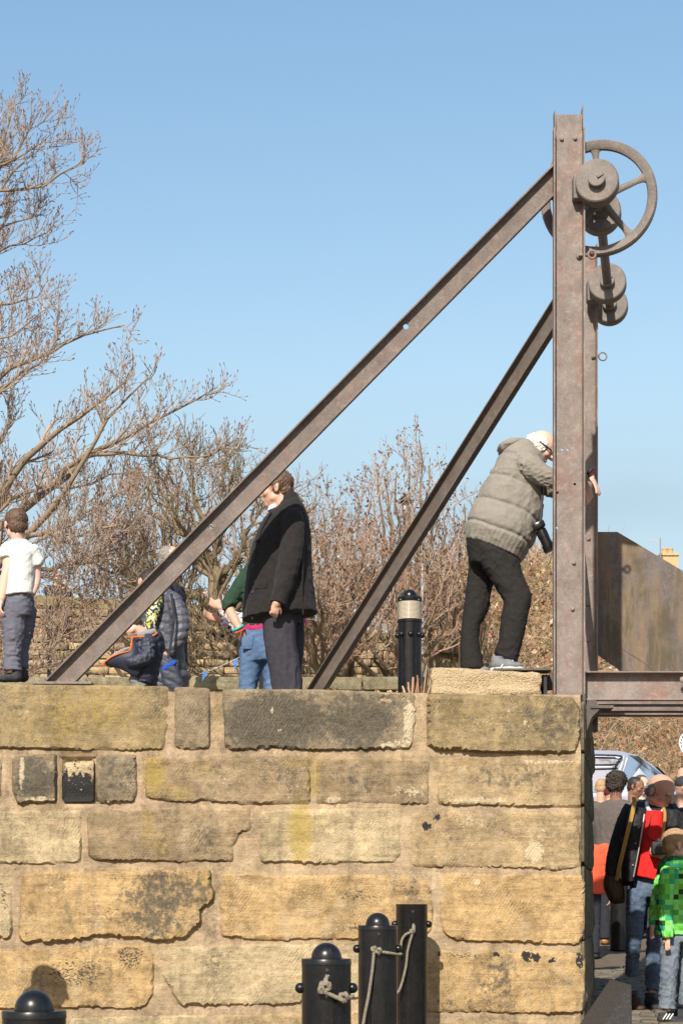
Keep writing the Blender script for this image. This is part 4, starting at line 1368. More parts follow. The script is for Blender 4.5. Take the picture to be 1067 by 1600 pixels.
# ---------------------------------------------------------------- lamps among the trees
def post_lamp(px, py_top, py_eave, py_lens, py_base, Y, w, label, pale=False):
    o = empty('street_lamp', (xw(px, Y), Y, DECK), label, 'lamp')
    x = xw(px, Y); s = Y / F
    zf = lambda p: z_of(p, Y)
    mb = MB(); mb.lathe((x, Y, 0), [(w * s * .5, DECK), (w * s * .5, zf(py_lens + 14)), (w * s * .34, zf(py_lens))], 12); mb.build('post', MAT['black'], o, smooth=40)
    mb = MB(); mb.lathe((x, Y, 0), [(w * s * .55, zf(py_lens)), (w * s * .78, zf(py_eave))], 8); mb.build('lantern_glass', MAT['lens'] if not pale else MAT['white_lens'], o)
    for k in range(4):
        a = k * math.pi / 2 + .78
        mb = MB(); mb.tube([(x + math.cos(a) * w * s * .6, Y + math.sin(a) * w * s * .6, zf(py_lens)), (x + math.cos(a) * w * s * .86, Y + math.sin(a) * w * s * .86, zf(py_eave))], .012, 5); mb.build('lantern_bar', MAT['black'], o)
    mb = MB(); mb.lathe((x, Y, 0), [(w * s * 1.75, zf(py_eave + 1)), (w * s * 1.7, zf(py_eave)), (w * s * .9, zf((py_top + py_eave) / 2)), (w * s * .35, zf(py_top + 2)), (w * s * .1, zf(py_top))], 8); mb.build('lantern_roof', MAT['black'], o)
MAT['white_lens'] = plain('white lamp glass', (.5, .5, .5), .3, bmp=0)
post_lamp(78, 948, 961, 975, 1040, 24.0, 7.5, 'dark lantern lamp post in front of the far rubble wall', True)
post_lamp(633, 772, 784, 803, 1050, 37.0, 8.0, 'tall lantern street lamp half hidden behind the rear strut', True)
mb = MB(); Yp = 31.0; mb.lathe((xw(660, Yp), Yp, 0), [(.055, DECK), (.05, z_of(880, Yp))], 10)
c = mb.build('signal_pole', MAT['metal_pale'], origin=(xw(660, Yp), Yp, DECK), smooth=40); tag(c, 'thin pale metal pole rising behind the shrubs left of the lamp bollard', 'pole')

# ---------------------------------------------------------------- bunting
bunt = empty('bunting', W(340, 1048, 15.6), 'string of small blue pennants strung between the quay trees', 'bunting')
bp = smooth_path([W(270, 1062, 15.8), W(292, 1058, 15.7), W(312, 1053, 15.6), W(340, 1043, 15.5), W(372, 1028, 15.4), W(420, 1004, 15.3), W(450, 992, 15.2)], 6)
mb = MB(); mb.tube(bp, .003, 5); MAT['white_cord'] = plain('white cord', (.45, .43, .40), .8); mb.build('cord', MAT['white_cord'], bunt)
MAT['blue_flag'] = plain('blue flag cloth', (.035, .13, .34), .7, scale=60)
for (x, y, w, hh, lean) in ((322, 1049, 9, 16, -6), (368, 1030, 8, 22, -1), (296, 1058, 8, 17, -7), (412, 1009, 8, 18, -2)):
    a, b, c = W(x - w / 2, y + 1, 15.5), W(x + w / 2, y - 1, 15.5), W(x + lean, y + hh, 15.44)
    mb = MB(); mb.prism([a, b, c], (0, .004, 0)); mb.build('pennant', MAT['blue_flag'], bunt)

# ---------------------------------------------------------------- house behind the hillside, only its chimney shows
MAT['brickwork'] = plain('buff brick', (.46, .33, .17), .9, scale=18, var=.3)
MAT['pot'] = plain('clay chimney pot', (.55, .30, .12), .8, scale=20, var=.2)
MAT['slate'] = plain('slate roof', (.09, .09, .10), .7, scale=12)
Yh = 60.0
hx, hz = xw(1050, Yh), z_of(893, Yh)
house = empty('house', (hx, Yh, 4.0), 'buff brick house whose chimney stack rises over the sheet of iron', 'house')
mb = MB(); mb.box((hx + 1, Yh + 3, 6.5), (9, 7, 6.0)); mb.build('wall', MAT['brickwork'], house)
mb = MB(); mb.prism([(hx - 3.9, Yh - .8, 9.4), (hx + 5.9, Yh - .8, 9.4), (hx + 5.9, Yh + 3, hz - .3), (hx - 3.9, Yh + 3, hz - .3)], (0, 0, .12)); mb.prism([(hx - 3.9, Yh + 6.8, 9.4), (hx + 5.9, Yh + 6.8, 9.4), (hx + 5.9, Yh + 3, hz - .3), (hx - 3.9, Yh + 3, hz - .3)], (0, 0, .12)); rf = mb.build('roof', MAT['slate'], house)
ch = MB(); s = Yh / F
ch.box((hx, Yh + 1, z_of(885, Yh)), (27 * s, .9, 50 * s)); ch.box((hx, Yh + 1, z_of(861, Yh)), (31 * s, 1.0, 3.5 * s)); chim = ch.build('chimney', MAT['brickwork'], house)
for dx in (-4.5, 5):
    mb = MB(); mb.lathe((xw(1050 + dx, Yh), Yh + 1, 0), [(.085, z_of(860, Yh)), (.078, z_of(850, Yh)), (.092, z_of(849.5, Yh)), (.092, z_of(847.5, Yh))], 14); mb.build('chimney_pot', MAT['pot'], chim, smooth=40)
mb = MB(); mb.tube([W(1031, 885, Yh), W(1031, 841, Yh)], .018, 5); mb.tube([W(1010, 846, Yh), W(1033, 846, Yh)], .012, 4)
for k in range(5): mb.tube([W(1012 + 4 * k, 843.5, Yh), W(1012 + 4 * k, 848.5, Yh)], .009, 4)
mb.build('aerial', MAT['metal_pale'], house)

# ---------------------------------------------------------------- round sign at the right
Ys = 25.2
c = W(1081, 1161, Ys); s = Ys / F
sign = empty('round_sign', (c.x, Ys, gz(Ys)), 'round yellow sign with a white rim and black marks on a pole beyond the car', 'sign')
MAT['white'] = plain('white paint', (.75, .74, .70), .6, bmp=0.05); MAT['yellow'] = plain('yellow paint', (.72, .50, .04), .6, var=.1); MAT['blackmark'] = plain('black print', (.015, .015, .015), .6)
mb = MB(); mb.lathe((c.x, Ys, c.z), [(21 * s, -.02), (21 * s, .02)], 40, ax=Vector((0, 1, 0))); mb.build('rim_disc', MAT['white'], sign, smooth=30)
mb = MB(); mb.lathe((c.x, Ys - .024, c.z), [(15.5 * s, 0), (15.5 * s, .003)], 36, ax=Vector((0, 1, 0))); mb.build('centre_disc', MAT['yellow'], sign, smooth=30)
for ang in (165, 150, 135, 180, 195):
    a = math.radians(ang); q = Vector((math.cos(a), 0, math.sin(a)))
    mb = MB(); mb.box(Vector((c.x, Ys - .024, c.z)) + q * 18.4 * s, (2.6 * s, .004, 2.2 * s), (q, Vector((0, 1, 0)), q.cross(Vector((0, 1, 0))))); mb.build('mark', MAT['blackmark'], sign)
mb = MB(); mb.box(Vector((c.x - 8 * s, Ys - .030, c.z + 2 * s)), (3.0 * s, .004, 16 * s)); mb.box(Vector((c.x - 3 * s, Ys - .030, c.z - 7 * s)), (9 * s, .004, 2.6 * s)); mb.build('mark', MAT['blackmark'], sign)
mb = MB(); mb.lathe((c.x, Ys + .05, 0), [(.03, gz(Ys)), (.03, c.z + .2)], 10); mb.build('pole', MAT['metal_pale'], sign)

# ---------------------------------------------------------------- silver people carrier behind the crowd
MAT['carpaint'] = None
m, nt, b = new_mat('silver car paint', .30, .55, .5); b.inputs['Base Color'].default_value = (.50, .52, .56, 1); b.inputs['Coat Weight'].default_value = .6; MAT['carpaint'] = m
m, nt, b = new_mat('car glass with bright sky in it', .045, .0, .9)
b.inputs['Base Color'].default_value = (.035, .04, .045, 1); b.inputs['Specular IOR Level'].default_value = 1.0; b.inputs['IOR'].default_value = 4.0
bump(nt, b, nz(nt, pos(nt), 2.5, 2), .05, .03)
MAT['carglass'] = m
MAT['tyre'] = plain('tyre rubber', (.018, .018, .018), .85)
Yc = 23.2
car = empty('parked_car', (xw(960, Yc), Yc + .9, gz(Yc) - .02), 'silver people carrier with big side windows parked behind the crowd', 'car')
g0 = gz(Yc) - .02
def cz(py): return z_of(py, Yc)
# roofline in photo pixels, left to right
roof = [(700, 1200), (740, 1180), (800, 1171), (880, 1167), (930, 1166), (970, 1167), (1000, 1174), (1025, 1190), (1045, 1208), (1062, 1226), (1090, 1252), (1120, 1272), (1175, 1285), (1205, 1298)]
roofw = [0.60, 0.66, .68, .70, .70, .70, .69, .68, .67, .68, .72, .78, .82, .78]
belt = 1238
V, Q = [], []
st = []
for (px, py), hw in zip(roof, roofw):
    x = xw(px, Yc); zr = cz(py); zb_ = min(cz(1243), zr - .05)
    yc = Yc + .9
    prof = [(-.90, g0 + .28), (-.93, g0 + .62), (-.92, zb_ - .02), (-.905, zb_), (-hw - .06, zr - .10), (-hw + .02, zr - .03), (-hw * .5, zr), (0, zr + .012), (hw * .5, zr), (hw - .02, zr - .03), (hw + .06, zr - .10), (.905, zb_), (.92, zb_ - .02), (.93, g0 + .62), (.90, g0 + .28)]
    st.append(len(V))
    V += [(x, yc + a, max(z, g0 + .28)) for a, z in prof]
npf = 15
for i in range(len(roof) - 1):
    for j in range(npf - 1):
        a, b = st[i] + j, st[i + 1] + j
        Q.append((a, b, b + 1, a + 1))
    Q.append((st[i] + npf - 1, st[i + 1] + npf - 1, st[i + 1], st[i]))
Q.append(tuple(range(npf))); Q.append(tuple(st[-1] + npf - 1 - k for k in range(npf)))
body = mesh_obj('body', V, Q, MAT['carpaint'], car)
bm = bmesh.new(); bm.from_mesh(body.data); bmesh.ops.recalc_face_normals(bm, faces=bm.faces); bm.to_mesh(body.data); bm.free(); auto_smooth(body, 30)
def roof_at(px):
    for (a, ya), (b2, yb) in zip(roof, roof[1:]):
        if a <= px <= b2: return ya + (yb - ya) * (px - a) / (b2 - a)
    return 1200
def side_pane(pts, name, bulge=.012):
    """pane on the near side, following the car's tumblehome."""
    P = []
    for (px, py) in pts:
        x = xw(px, Yc); z = cz(py); zr = cz(roof_at(px)) - .10; zb_ = min(cz(1243), zr - .0)
        hw = np.interp(px, [r_[0] for r_ in roof], roofw)
        t = max(-.2, min(1, (z - zb_) / max(.05, zr - zb_)))
        y = Yc + .9 - (.905 + (hw + .06 - .905) * t) - bulge
        P.append(Vector((x, y, z)))
    mb = MB(); mb.prism(P, (0, .02, 0)); return mb.build(name, MAT['carglass'], car)
side_pane([(850, 1180), (962, 1181), (965, 1184), (966, 1190), (963, 1193), (958, 1195), (850, 1196)], 'upper_window')
side_pane([(850, 1199), (958, 1197), (966, 1193), (970, 1185), (975, 1178), (962, 1222), (952, 1238), (850, 1239)], 'side_window', .008)
side_pane([(984, 1178), (1000, 1180), (1020, 1193), (1040, 1210), (1054, 1226), (1060, 1238), (962, 1238)], 'front_window', .008)
side_pane([(740, 1190), (838, 1182), (838, 1238), (735, 1238)], 'rear_window')
mb = MB(); mb.tube(smooth_path([W(974, 1183, Yc + .15), W(970, 1197, Yc + .09), W(960, 1222, Yc + .02), W(952, 1238, Yc)], 4), .03, 8); mb.build('door_pillar', MAT['carpaint'], car, smooth=60)
mb = MB(); mb.tube(smooth_path([W(850, 1195.5, Yc + .02), W(955, 1195, Yc + .02), W(963, 1192, Yc + .03), W(966, 1187, Yc + .05), W(962, 1180.5, Yc + .08), W(850, 1179.5, Yc + .08)], 4), .012, 6); mb.build('window_seal', MAT['rubber'], car, smooth=60)
# windscreen
V = []
for px in (1030, 1045, 1062, 1088):
    x = xw(px, Yc); z = cz(roof_at(px)) + .012; hw = np.interp(px, [r_[0] for r_ in roof], roofw)
    V += [(x, Yc + .9 + k * (hw - .06), z) for k in (-1, -.5, 0, .5, 1)]
mb = MB(); mb.add(V, [(i * 5 + j, i * 5 + j + 1, (i + 1) * 5 + j + 1, (i + 1) * 5 + j) for i in range(3) for j in range(4)]); mb.build('windscreen', MAT['carglass'], car, smooth=60)
for px in (755, 1110):
    for yy in (Yc + .06, Yc + 1.70):
        mb = MB(); mb.lathe((xw(px, Yc), yy, g0 + .33), [(.20, 0), (.31, .0), (.33, .03), (.33, .19), (.31, .22), (.2, .22)], 32, ax=Vector((0, 1, 0))); wh = mb.build('wheel', MAT['tyre'], car, smooth=40)
        mb = MB(); mb.lathe((xw(px, Yc), yy - .006, g0 + .33), [(.21, 0), (.20, .03), (.05, .015)], 24, ax=Vector((0, 1, 0))); mb.build('rim', MAT['metal_pale'], wh, smooth=40)
mb = MB(); mb.box((xw(1045, Yc), Yc - .06, cz(1246)), (.16, .12, .14), bev=.03); mb.build('mirror', MAT['carpaint'], car, smooth=40)
# dark bollard far down the lane
YB2 = 20.6; g = gz(YB2); x = xw(967, YB2); mb = MB(); mb.lathe((x, YB2, g - .02), [(.105, 0), (.105, 1.0), (.10, 1.02), (.06, 1.025), (.05, 1.06), (.01, 1.085)], 32)
o = mb.build('bollard', MAT['black'], origin=(x, YB2, g), smooth=35); tag(o, 'black bollard standing in shade behind the man in the red sweater', 'bollard')
# ---------------------------------------------------------------- bare trees and brambles
UP = np.array((0, 0, 1.0))
def unit(a):
    return a / np.maximum(1e-9, np.linalg.norm(a, axis=-1, keepdims=True))

def spawn(P, Rd, m, L, ang, up, K, rng, t0=0.15, t1=1.0, wob=0.12, rfac=0.55, curl=0.25, rmin=0.003, flat=1.0, lenfade=0.5):
    """m children on every polyline of P (N,K0,3); returns their polylines and radii."""
    N, K0 = P.shape[:2]
    idx = np.repeat(np.arange(N), m)
    M = len(idx)
    t = np.tile((np.arange(m) + .5) / m, N) + rng.uniform(-.5 / m, .5 / m, M)
    t = t0 + (t1 - t0) * np.clip(t, 0, 1)
    f = t * (K0 - 1); i0 = np.minimum(f.astype(int), K0 - 2); q = (f - i0)[:, None]
    a, b = P[idx, i0], P[idx, i0 + 1]
    p = a * (1 - q) + b * q
    tan = unit(b - a)
    r = Rd[idx, i0] * (1 - q[:, 0]) + Rd[idx, i0 + 1] * q[:, 0]
    rnd = rng.normal(size=(M, 3)); rnd[:, 1] *= flat
    perp = unit(rnd - tan * (rnd * tan).sum(1, keepdims=True))
    an = np.radians(rng.uniform(ang[0], ang[1], M))[:, None]
    d = unit(tan * np.cos(an) + perp * np.sin(an) + UP * up * rng.uniform(.4, 1.3, (M, 1)))
    ln = rng.uniform(L[0], L[1], M) * (1 - lenfade * t)
    out = np.empty((M, K, 3)); out[:, 0] = p
    step = (ln / (K - 1))[:, None]
    side = rng.normal(size=(M, 3)) * .05
    for k in range(1, K):
        d = unit(d + UP * curl / (K - 1) + side + rng.normal(size=(M, 3)) * wob)
        out[:, k] = out[:, k - 1] + d * step
    r0 = np.maximum(rmin, r * rfac * rng.uniform(.7, 1.0, M))
    rr = r0[:, None] * np.linspace(1, .45, K)[None, :]
    return out, np.maximum(rr, rmin * .55)

def tubes(sets, n_side, cols=None):
    """vertices, quads of many thin tubes; sets: list of (P, R, side count, colour)."""
    VV, FF, CC = [], [], []
    base = 0
    for (P, Rd, ns, col) in sets:
        N, K = P.shape[:2]
        T = np.empty_like(P); T[:, 1:-1] = P[:, 2:] - P[:, :-2]; T[:, 0] = P[:, 1] - P[:, 0]; T[:, -1] = P[:, -1] - P[:, -2]
        T = unit(T)
        ref = np.where(np.abs(T[..., 1:2]) > .8, np.array((1.0, 0, 0)), np.array((0, 1.0, 0)))
        U = unit(np.cross(T, ref)); Wv = np.cross(T, U)
        a = 2 * np.pi * np.arange(ns) / ns
        ring = U[:, :, None] * np.cos(a)[None, None, :, None] + Wv[:, :, None] * np.sin(a)[None, None, :, None]
        V = P[:, :, None] + ring * Rd[:, :, None, None]
        VV.append(V.reshape(-1, 3))
        k = np.arange(N)[:, None, None] * K * ns + np.arange(K - 1)[None, :, None] * ns
        j = np.arange(ns)[None, None, :]; j2 = (j + 1) % ns
        Fq = np.stack([k + j, k + j2, k + ns + j2, k + ns + j], -1).reshape(-1, 4) + base
        FF.append(Fq)
        c = np.asarray(col)
        if c.ndim == 1: c = np.tile(c, (N, 1))
        CC.append(np.repeat(c, K * ns, axis=0))
        base += N * K * ns
    return np.concatenate(VV), np.concatenate(FF), np.concatenate(CC)

def np_mesh(name, V, Fq, C, mat, parent=None, origin=None, smooth=True):
    off = np.array(root_loc(parent)) if parent is not None else np.array(origin if origin is not None else (0, 0, 0))
    me = bpy.data.meshes.new(name)
    me.vertices.add(len(V)); me.vertices.foreach_set('co', (V - off).astype(np.float32).ravel())
    n = Fq.shape[1]
    me.loops.add(len(Fq) * n); me.loops.foreach_set('vertex_index', Fq.astype(np.int32).ravel())
    me.polygons.add(len(Fq)); me.polygons.foreach_set('loop_start', np.arange(0, len(Fq) * n, n, dtype=np.int32))
    if smooth: me.polygons.foreach_set('use_smooth', np.ones(len(Fq), dtype=bool))
    me.update(calc_edges=True)
    if C is not None:
        set_attr(me, 'col', np.concatenate([C, np.ones((len(C), 1))], 1), 'FLOAT_COLOR')
    me.materials.append(mat)
    o = bpy.data.objects.new(name, me)
    if parent is None and origin is not None: o.location = origin
    return link(o, parent)

MAT['twig'] = make_attr_col('twigs', 'col', .85, .35, 25)
MAT['dead'] = make_attr_col('dead leaves', 'col', .9, .2, 8)

def tint(rng, N, cols, var=.18):
    c = np.array(cols)[rng.randint(0, len(cols), N)]
    return c * rng.uniform(1 - var, 1 + var, (N, 1))

def guide(path, K, r0, r1, rng, wob=.03):
    """a limb through photo points (px, py, Y)."""
    P = smooth_path([W(*p) for p in path], 5)
    P = np.array([tuple(p) for p in P])
    d = np.concatenate([[0], np.cumsum(np.linalg.norm(np.diff(P, axis=0), axis=1))])
    t = np.linspace(0, d[-1], K)
    Q = np.stack([np.interp(t, d, P[:, k]) for k in range(3)], 1)
    Q[1:-1] += rng.normal(size=(K - 2, 3)) * wob
    return Q, np.linspace(r0, r1, K)

TW_L = [(.40, .305, .225), (.33, .245, .175), (.45, .345, .26), (.36, .255, .19)]
TW_M = [(.20, .145, .085), (.16, .115, .07), (.25, .185, .11)]
TW_R = [(.42, .295, .210), (.35, .235, .160), (.46, .335, .240), (.41, .250, .185), (.37, .285, .175)]

# ---- the big bare tree at the left
rng = np.random.RandomState(3)
Yt = 22.0
tree = empty('bare_tree', (xw(-200, Yt), Yt, DECK), 'large bare tree reaching in from the left with long upswept branches', 'tree')
trunk_pts = [(-205, 1250, 22.2), (-195, 1080, 22.2), (-170, 900, 22), (-185, 640, 22), (-170, 380, 22), (-190, 120, 22)]
q, r = guide(trunk_pts, 14, .26, .05, rng, .02)
V, Fq, C = tubes([(q[None], r[None], 12, (.20, .155, .105))], 12)
np_mesh('trunk', V, Fq, C, MAT['twig'], tree)
LIMBS = [
 ([(-172, 930, 22), (-90, 880, 21.8), (-20, 810, 21.6), (22, 745, 21.5), (40, 712, 21.4), (70, 690, 21.3), (110, 662, 21.2), (160, 625, 21.1), (205, 588, 21)], .085, .008),
 ([(-172, 900, 22), (-60, 860, 22.2), (37, 795, 22.4), (90, 750, 22.5), (124, 720, 22.6), (176, 690, 22.7), (215, 672, 22.7), (265, 648, 22.8), (300, 632, 22.8), (337, 606, 22.8)], .080, .006),
 ([(-172, 960, 22), (-30, 905, 21), (45, 838, 20.8), (90, 787, 20.6), (118, 740, 20.5), (150, 690, 20.4), (180, 640, 20.3), (232, 590, 20.2)], .075, .008),
 ([(90, 752, 22.5), (142, 712, 22.3), (195, 708, 22.2), (244, 712, 22.1), (280, 714, 22), (312, 716, 22), (345, 703, 22), (364, 690, 22)], .035, .006),
 ([(-176, 800, 22), (-90, 690, 22), (0, 589, 22.2), (60, 559, 22.3), (112, 529, 22.4), (155, 521, 22.4), (195, 508, 22.4)], .060, .007),
 ([(-178, 500, 22), (-100, 390, 22), (-30, 320, 21.8), (0, 299, 21.8), (56, 295, 21.7), (90, 280, 21.6), (118, 256, 21.5), (138, 238, 21.5)], .045, .006),
 ([(-178, 470, 22), (-100, 330, 22), (-20, 270, 22), (37, 245, 22), (62, 226, 22), (82, 207, 22)], .045, .006),
 ([(-178, 430, 22), (-90, 320, 22.5), (-10, 255, 22.5), (8, 215, 22.5), (18, 180, 22.5), (24, 158, 22.5)], .045, .006),
 ([(-178, 420, 22), (-80, 300, 21.5), (10, 255, 21.4), (38, 222, 21.4), (55, 188, 21.4)], .045, .006),
 ([(-178, 560, 22), (-80, 440, 22), (0, 392, 22), (38, 384, 22), (76, 362, 22)], .040, .006),
 ([(-178, 540, 22), (-80, 420, 22.4), (0, 352, 22.4), (45, 340, 22.4), (62, 322, 22.4)], .040, .006),
 ([(-178, 620, 22), (-90, 530, 22), (0, 478, 22), (40, 470, 22), (70, 446, 22)], .040, .006),
 ([(-178, 660, 22), (-90, 600, 21.5), (0, 530, 21.5), (36, 515, 21.5), (68, 485, 21.5)], .040, .006),
 ([(-172, 780, 22), (-90, 720, 21), (-20, 640, 21), (30, 585, 21), (70, 560, 21), (95, 520, 21)], .05, .006),
 ([(-176, 830, 22), (-60, 740, 23), (0, 690, 23), (15, 620, 23), (50, 560, 23)], .05, .006),
 ([(-172, 860, 22), (-40, 800, 23.3), (30, 770, 23.4), (120, 760, 23.5), (190, 740, 23.6), (240, 738, 23.6)], .05, .006),
 ([(45, 838, 20.8), (80, 830, 20.6), (120, 835, 20.5), (170, 820, 20.5), (205, 790, 20.5)], .03, .006),
 ([(-172, 1010, 22), (-60, 1010, 21), (0, 990, 20.5), (40, 973, 20.4), (75, 983, 20.3), (118, 984, 20.2), (142, 975, 20.2)], .06, .012),
 ([(-172, 1020, 22), (-60, 1040, 21), (10, 1052, 20.5), (60, 1046, 20.4), (110, 1030, 20.3), (140, 1025, 20.2)], .05, .012),
 ([(72, 976, 20.2), (86, 948, 20.1), (100, 925, 20), (116, 880, 20), (122, 845, 20)], .016, .006),
 ([(-40, 960, 20), (5, 1000, 19.8), (14, 1030, 19.7), (20, 1062, 19.6)], .018, .008),
 ([(45, 1048, 20.3), (62, 1030, 20.2), (80, 1015, 20), (92, 1000, 20)], .014, .006),
 ([(40, 900, 21), (90, 885, 21), (140, 880, 21), (190, 890, 21), (240, 860, 21)], .03, .006),
 ([(-30, 905, 21), (30, 890, 21), (80, 905, 21), (130, 935, 21), (170, 940, 21)], .03, .006),
 ([(20, 880, 22), (70, 840, 22), (140, 800, 22), (190, 770, 22)], .03, .006),
]
LP, LR = [], []
for pth, r0, r1 in LIMBS:
    q, r = guide(pth, 16, r0, r1, rng, .02)
    LP.append(q); LR.append(r)
LP, LR = np.array(LP), np.array(LR)
A1, B1 = spawn(LP, LR, 13, (.45, 1.05), (22, 58), .20, 8, rng, t0=.28, flat=.8, curl=.50, rfac=.55, rmin=.0055, lenfade=.72, wob=.10)
A2, B2 = spawn(A1, B1, 5, (.25, .60), (22, 60), .25, 6, rng, t0=.2, flat=.8, curl=.5, rfac=.6, rmin=.0045, wob=.12)
A3, B3 = spawn(np.concatenate([A2]), B2, 4, (.07, .22), (20, 60), .35, 4, rng, t0=.25, curl=.4, rfac=.7, rmin=.0040)
A4, B4 = spawn(LP, LR, 12, (.10, .30), (30, 75), .4, 5, rng, t0=.4, curl=.4, rmin=.005)
Ab, Bb = spawn(A1, B1, 5, (.06, .18), (30, 70), .4, 4, rng, t0=.4, curl=.4, rmin=.0046)
# fat buds at the tips
tips = np.concatenate([A3[:, -1], A4[:, -1], Ab[:, -1]]); tv = unit(np.concatenate([A3[:, -1] - A3[:, -2], A4[:, -1] - A4[:, -2], Ab[:, -1] - Ab[:, -2]]))
BP = np.stack([tips - tv * .004, tips + tv * .012, tips + tv * .032], 1); BR = np.tile(np.array([.004, .0065, .002]), (len(tips), 1))
sets = [(LP, LR, 8, tint(rng, len(LP), [(.27, .205, .145), (.23, .175, .12)])), (A1, B1, 5, tint(rng, len(A1), TW_L)), (A2, B2, 4, tint(rng, len(A2), TW_L)), (A3, B3, 3, tint(rng, len(A3), TW_L)), (A4, B4, 3, tint(rng, len(A4), TW_L)), (Ab, Bb, 3, tint(rng, len(Ab), TW_L)), (BP, BR, 4, tint(rng, len(BP), [(.31, .20, .14), (.26, .15, .10)]))]
V, Fq, C = tubes(sets, 4)
np_mesh('crown', V, Fq, C, MAT['twig'], tree)

def seeds(P, per, rng, size, cols):
    """little hanging bunches of brown keys near the tips."""
    N, K = P.shape[:2]
    i = rng.randint(0, N, per); k = rng.randint(K // 2, K, per)
    c = P[i, k] + rng.normal(size=(per, 3)) * size * .6
    u = unit(rng.normal(size=(per, 3)) + np.array((0, 0, -1.6))) * (size * rng.uniform(.7, 1.4, (per, 1)))
    v = unit(np.cross(u, rng.normal(size=(per, 3)))) * size * .32
    Vs = np.stack([c - v * .4, c + u * .5 + v, c + u, c + u * .5 - v], 1).reshape(-1, 3)
    Fs = np.arange(per * 4).reshape(-1, 4)
    return Vs, Fs, np.repeat(tint(rng, per, cols, .3), 4, axis=0)

def shrub_tree(label, px, Y, stems, seed, cols, trunk=None, n1=11, n2=7, n3=5, seedn=2500, group=None, L1=(.8, 1.9), L2=(.35, .9), L3=(.12, .38), fine=.0065, name='bare_tree'):
    rng = np.random.RandomState(seed)
    base = W(px, 1100, Y); base.z = DECK if px < 600 else hill_z(base.x, Y) - .1
    o = empty(name, base, label, 'tree', group)
    SP, SR, big = [], [], []
    for s_ in stems:
        pts, r0, r1 = s_
        q, r = guide(pts, 14, r0, r1, rng, .035)
        SP.append(q); SR.append(r)
    SP, SR = np.array(SP), np.array(SR)
    nb = max(1, len(SP) // 4)
    V, Fq, C = tubes([(SP[:nb], SR[:nb], 10, tint(rng, nb, TW_M))], 8)
    np_mesh('trunk', V, Fq, C, MAT['twig'], o)
    A1, B1 = spawn(SP, SR, n1, L1, (15, 50), .25, 8, rng, t0=.22, curl=.45, rmin=fine * 1.6, wob=.13, lenfade=.55)
    A2, B2 = spawn(A1, B1, n2, L2, (18, 55), .25, 6, rng, t0=.2, curl=.35, rfac=.6, rmin=fine * 1.2, wob=.14)
    A3, B3 = spawn(A2, B2, n3, L3, (20, 60), .15, 4, rng, t0=.25, curl=.2, rfac=.7, rmin=fine, wob=.14)
    sets = [(A1, B1, 5, tint(rng, len(A1), cols)), (A2, B2, 3, tint(rng, len(A2), cols)), (A3, B3, 3, tint(rng, len(A3), cols))]
    if nb < len(SP): sets.insert(0, (SP[nb:], SR[nb:], 8, tint(rng, len(SP) - nb, TW_M)))
    V, Fq, C = tubes(sets, 4)
    if seedn:
        Vs, Fs, Cs = seeds(A3, seedn, rng, .055, [(.22, .115, .075), (.28, .155, .105), (.17, .09, .06)])
        Fq = np.concatenate([Fq, Fs + len(V)]); V = np.concatenate([V, Vs]); C = np.concatenate([C, Cs])
    np_mesh('crown', V, Fq, C, MAT['twig'], o)
    return o

def fan(px, py, Y, tips, r0, seed, dy=1.5):
    """stems from one foot to many tips, bowing upward."""
    r = random.Random(seed)
    out = []
    for (tx, ty) in tips:
        Ye = Y + r.uniform(-dy, dy)
        mx = px + (tx - px) * r.uniform(.35, .6); my = py + (ty - py) * r.uniform(.30, .48)
        out.append(([(px + r.uniform(-8, 8), py, Y), (mx, my, (Y + Ye) / 2), (mx + (tx - mx) * .6 + r.uniform(-6, 6), my + (ty - my) * .55, Ye), (tx, ty, Ye)], r0 * r.uniform(.6, 1), .010))
    return out

# mossy tree with a leaning trunk between the two groups of people
Ym = 24.5
stems = [([(440, 1105, Ym), (402, 1045, Ym), (384, 1010, Ym), (352, 962, Ym), (337, 915, Ym), (330, 880, Ym), (322, 840, Ym)], .16, .05),
 ([(384, 1010, Ym), (340, 990, Ym - .3), (300, 980, Ym - .4), (262, 985, Ym - .5), (225, 975, Ym - .5)], .075, .02),
 ([(402, 1045, Ym), (360, 1025, Ym - .5), (318, 1022, Ym - .6), (290, 1016, Ym - .7), (250, 1030, Ym - .7)], .06, .015),
 ([(352, 962, Ym), (325, 940, Ym), (290, 915, Ym + .2), (262, 890, Ym + .3), (232, 850, Ym + .4), (212, 800, Ym + .5)], .07, .012),
 ([(337, 915, Ym), (312, 880, Ym), (285, 830, Ym), (262, 780, Ym), (248, 725, Ym)], .06, .010),
 ([(330, 880, Ym), (345, 830, Ym), (352, 790, Ym), (345, 740, Ym)], .05, .010),
 ([(337, 915, Ym), (366, 870, Ym), (388, 820, Ym), (398, 770, Ym)], .05, .010),
 ([(352, 962, Ym), (385, 930, Ym + .4), (420, 880, Ym + .5), (440, 830, Ym + .5)], .05, .010),
 ([(322, 840, Ym), (312, 800, Ym), (300, 760, Ym), (296, 720, Ym)], .04, .010),
 ([(325, 940, Ym), (280, 935, Ym - .4), (240, 925, Ym - .5), (190, 890, Ym - .5), (160, 850, Ym - .5)], .05, .010),
 ([(430, 1090, Ym - .5), (370, 1060, Ym - .8), (310, 1068, Ym - 1), (270, 1060, Ym - 1)], .05, .012),
 ([(300, 980, Ym - .4), (270, 955, Ym - .5), (255, 925, Ym - .5), (225, 905, Ym - .6)], .04, .010),
 ([(300, 985, Ym - .4), (310, 1010, Ym - .6), (300, 1040, Ym - .8), (310, 1065, Ym - .8)], .035, .010),
 ([(352, 962, Ym), (372, 950, Ym + .5), (400, 960, Ym + .8), (440, 940, Ym + 1)], .04, .010)]
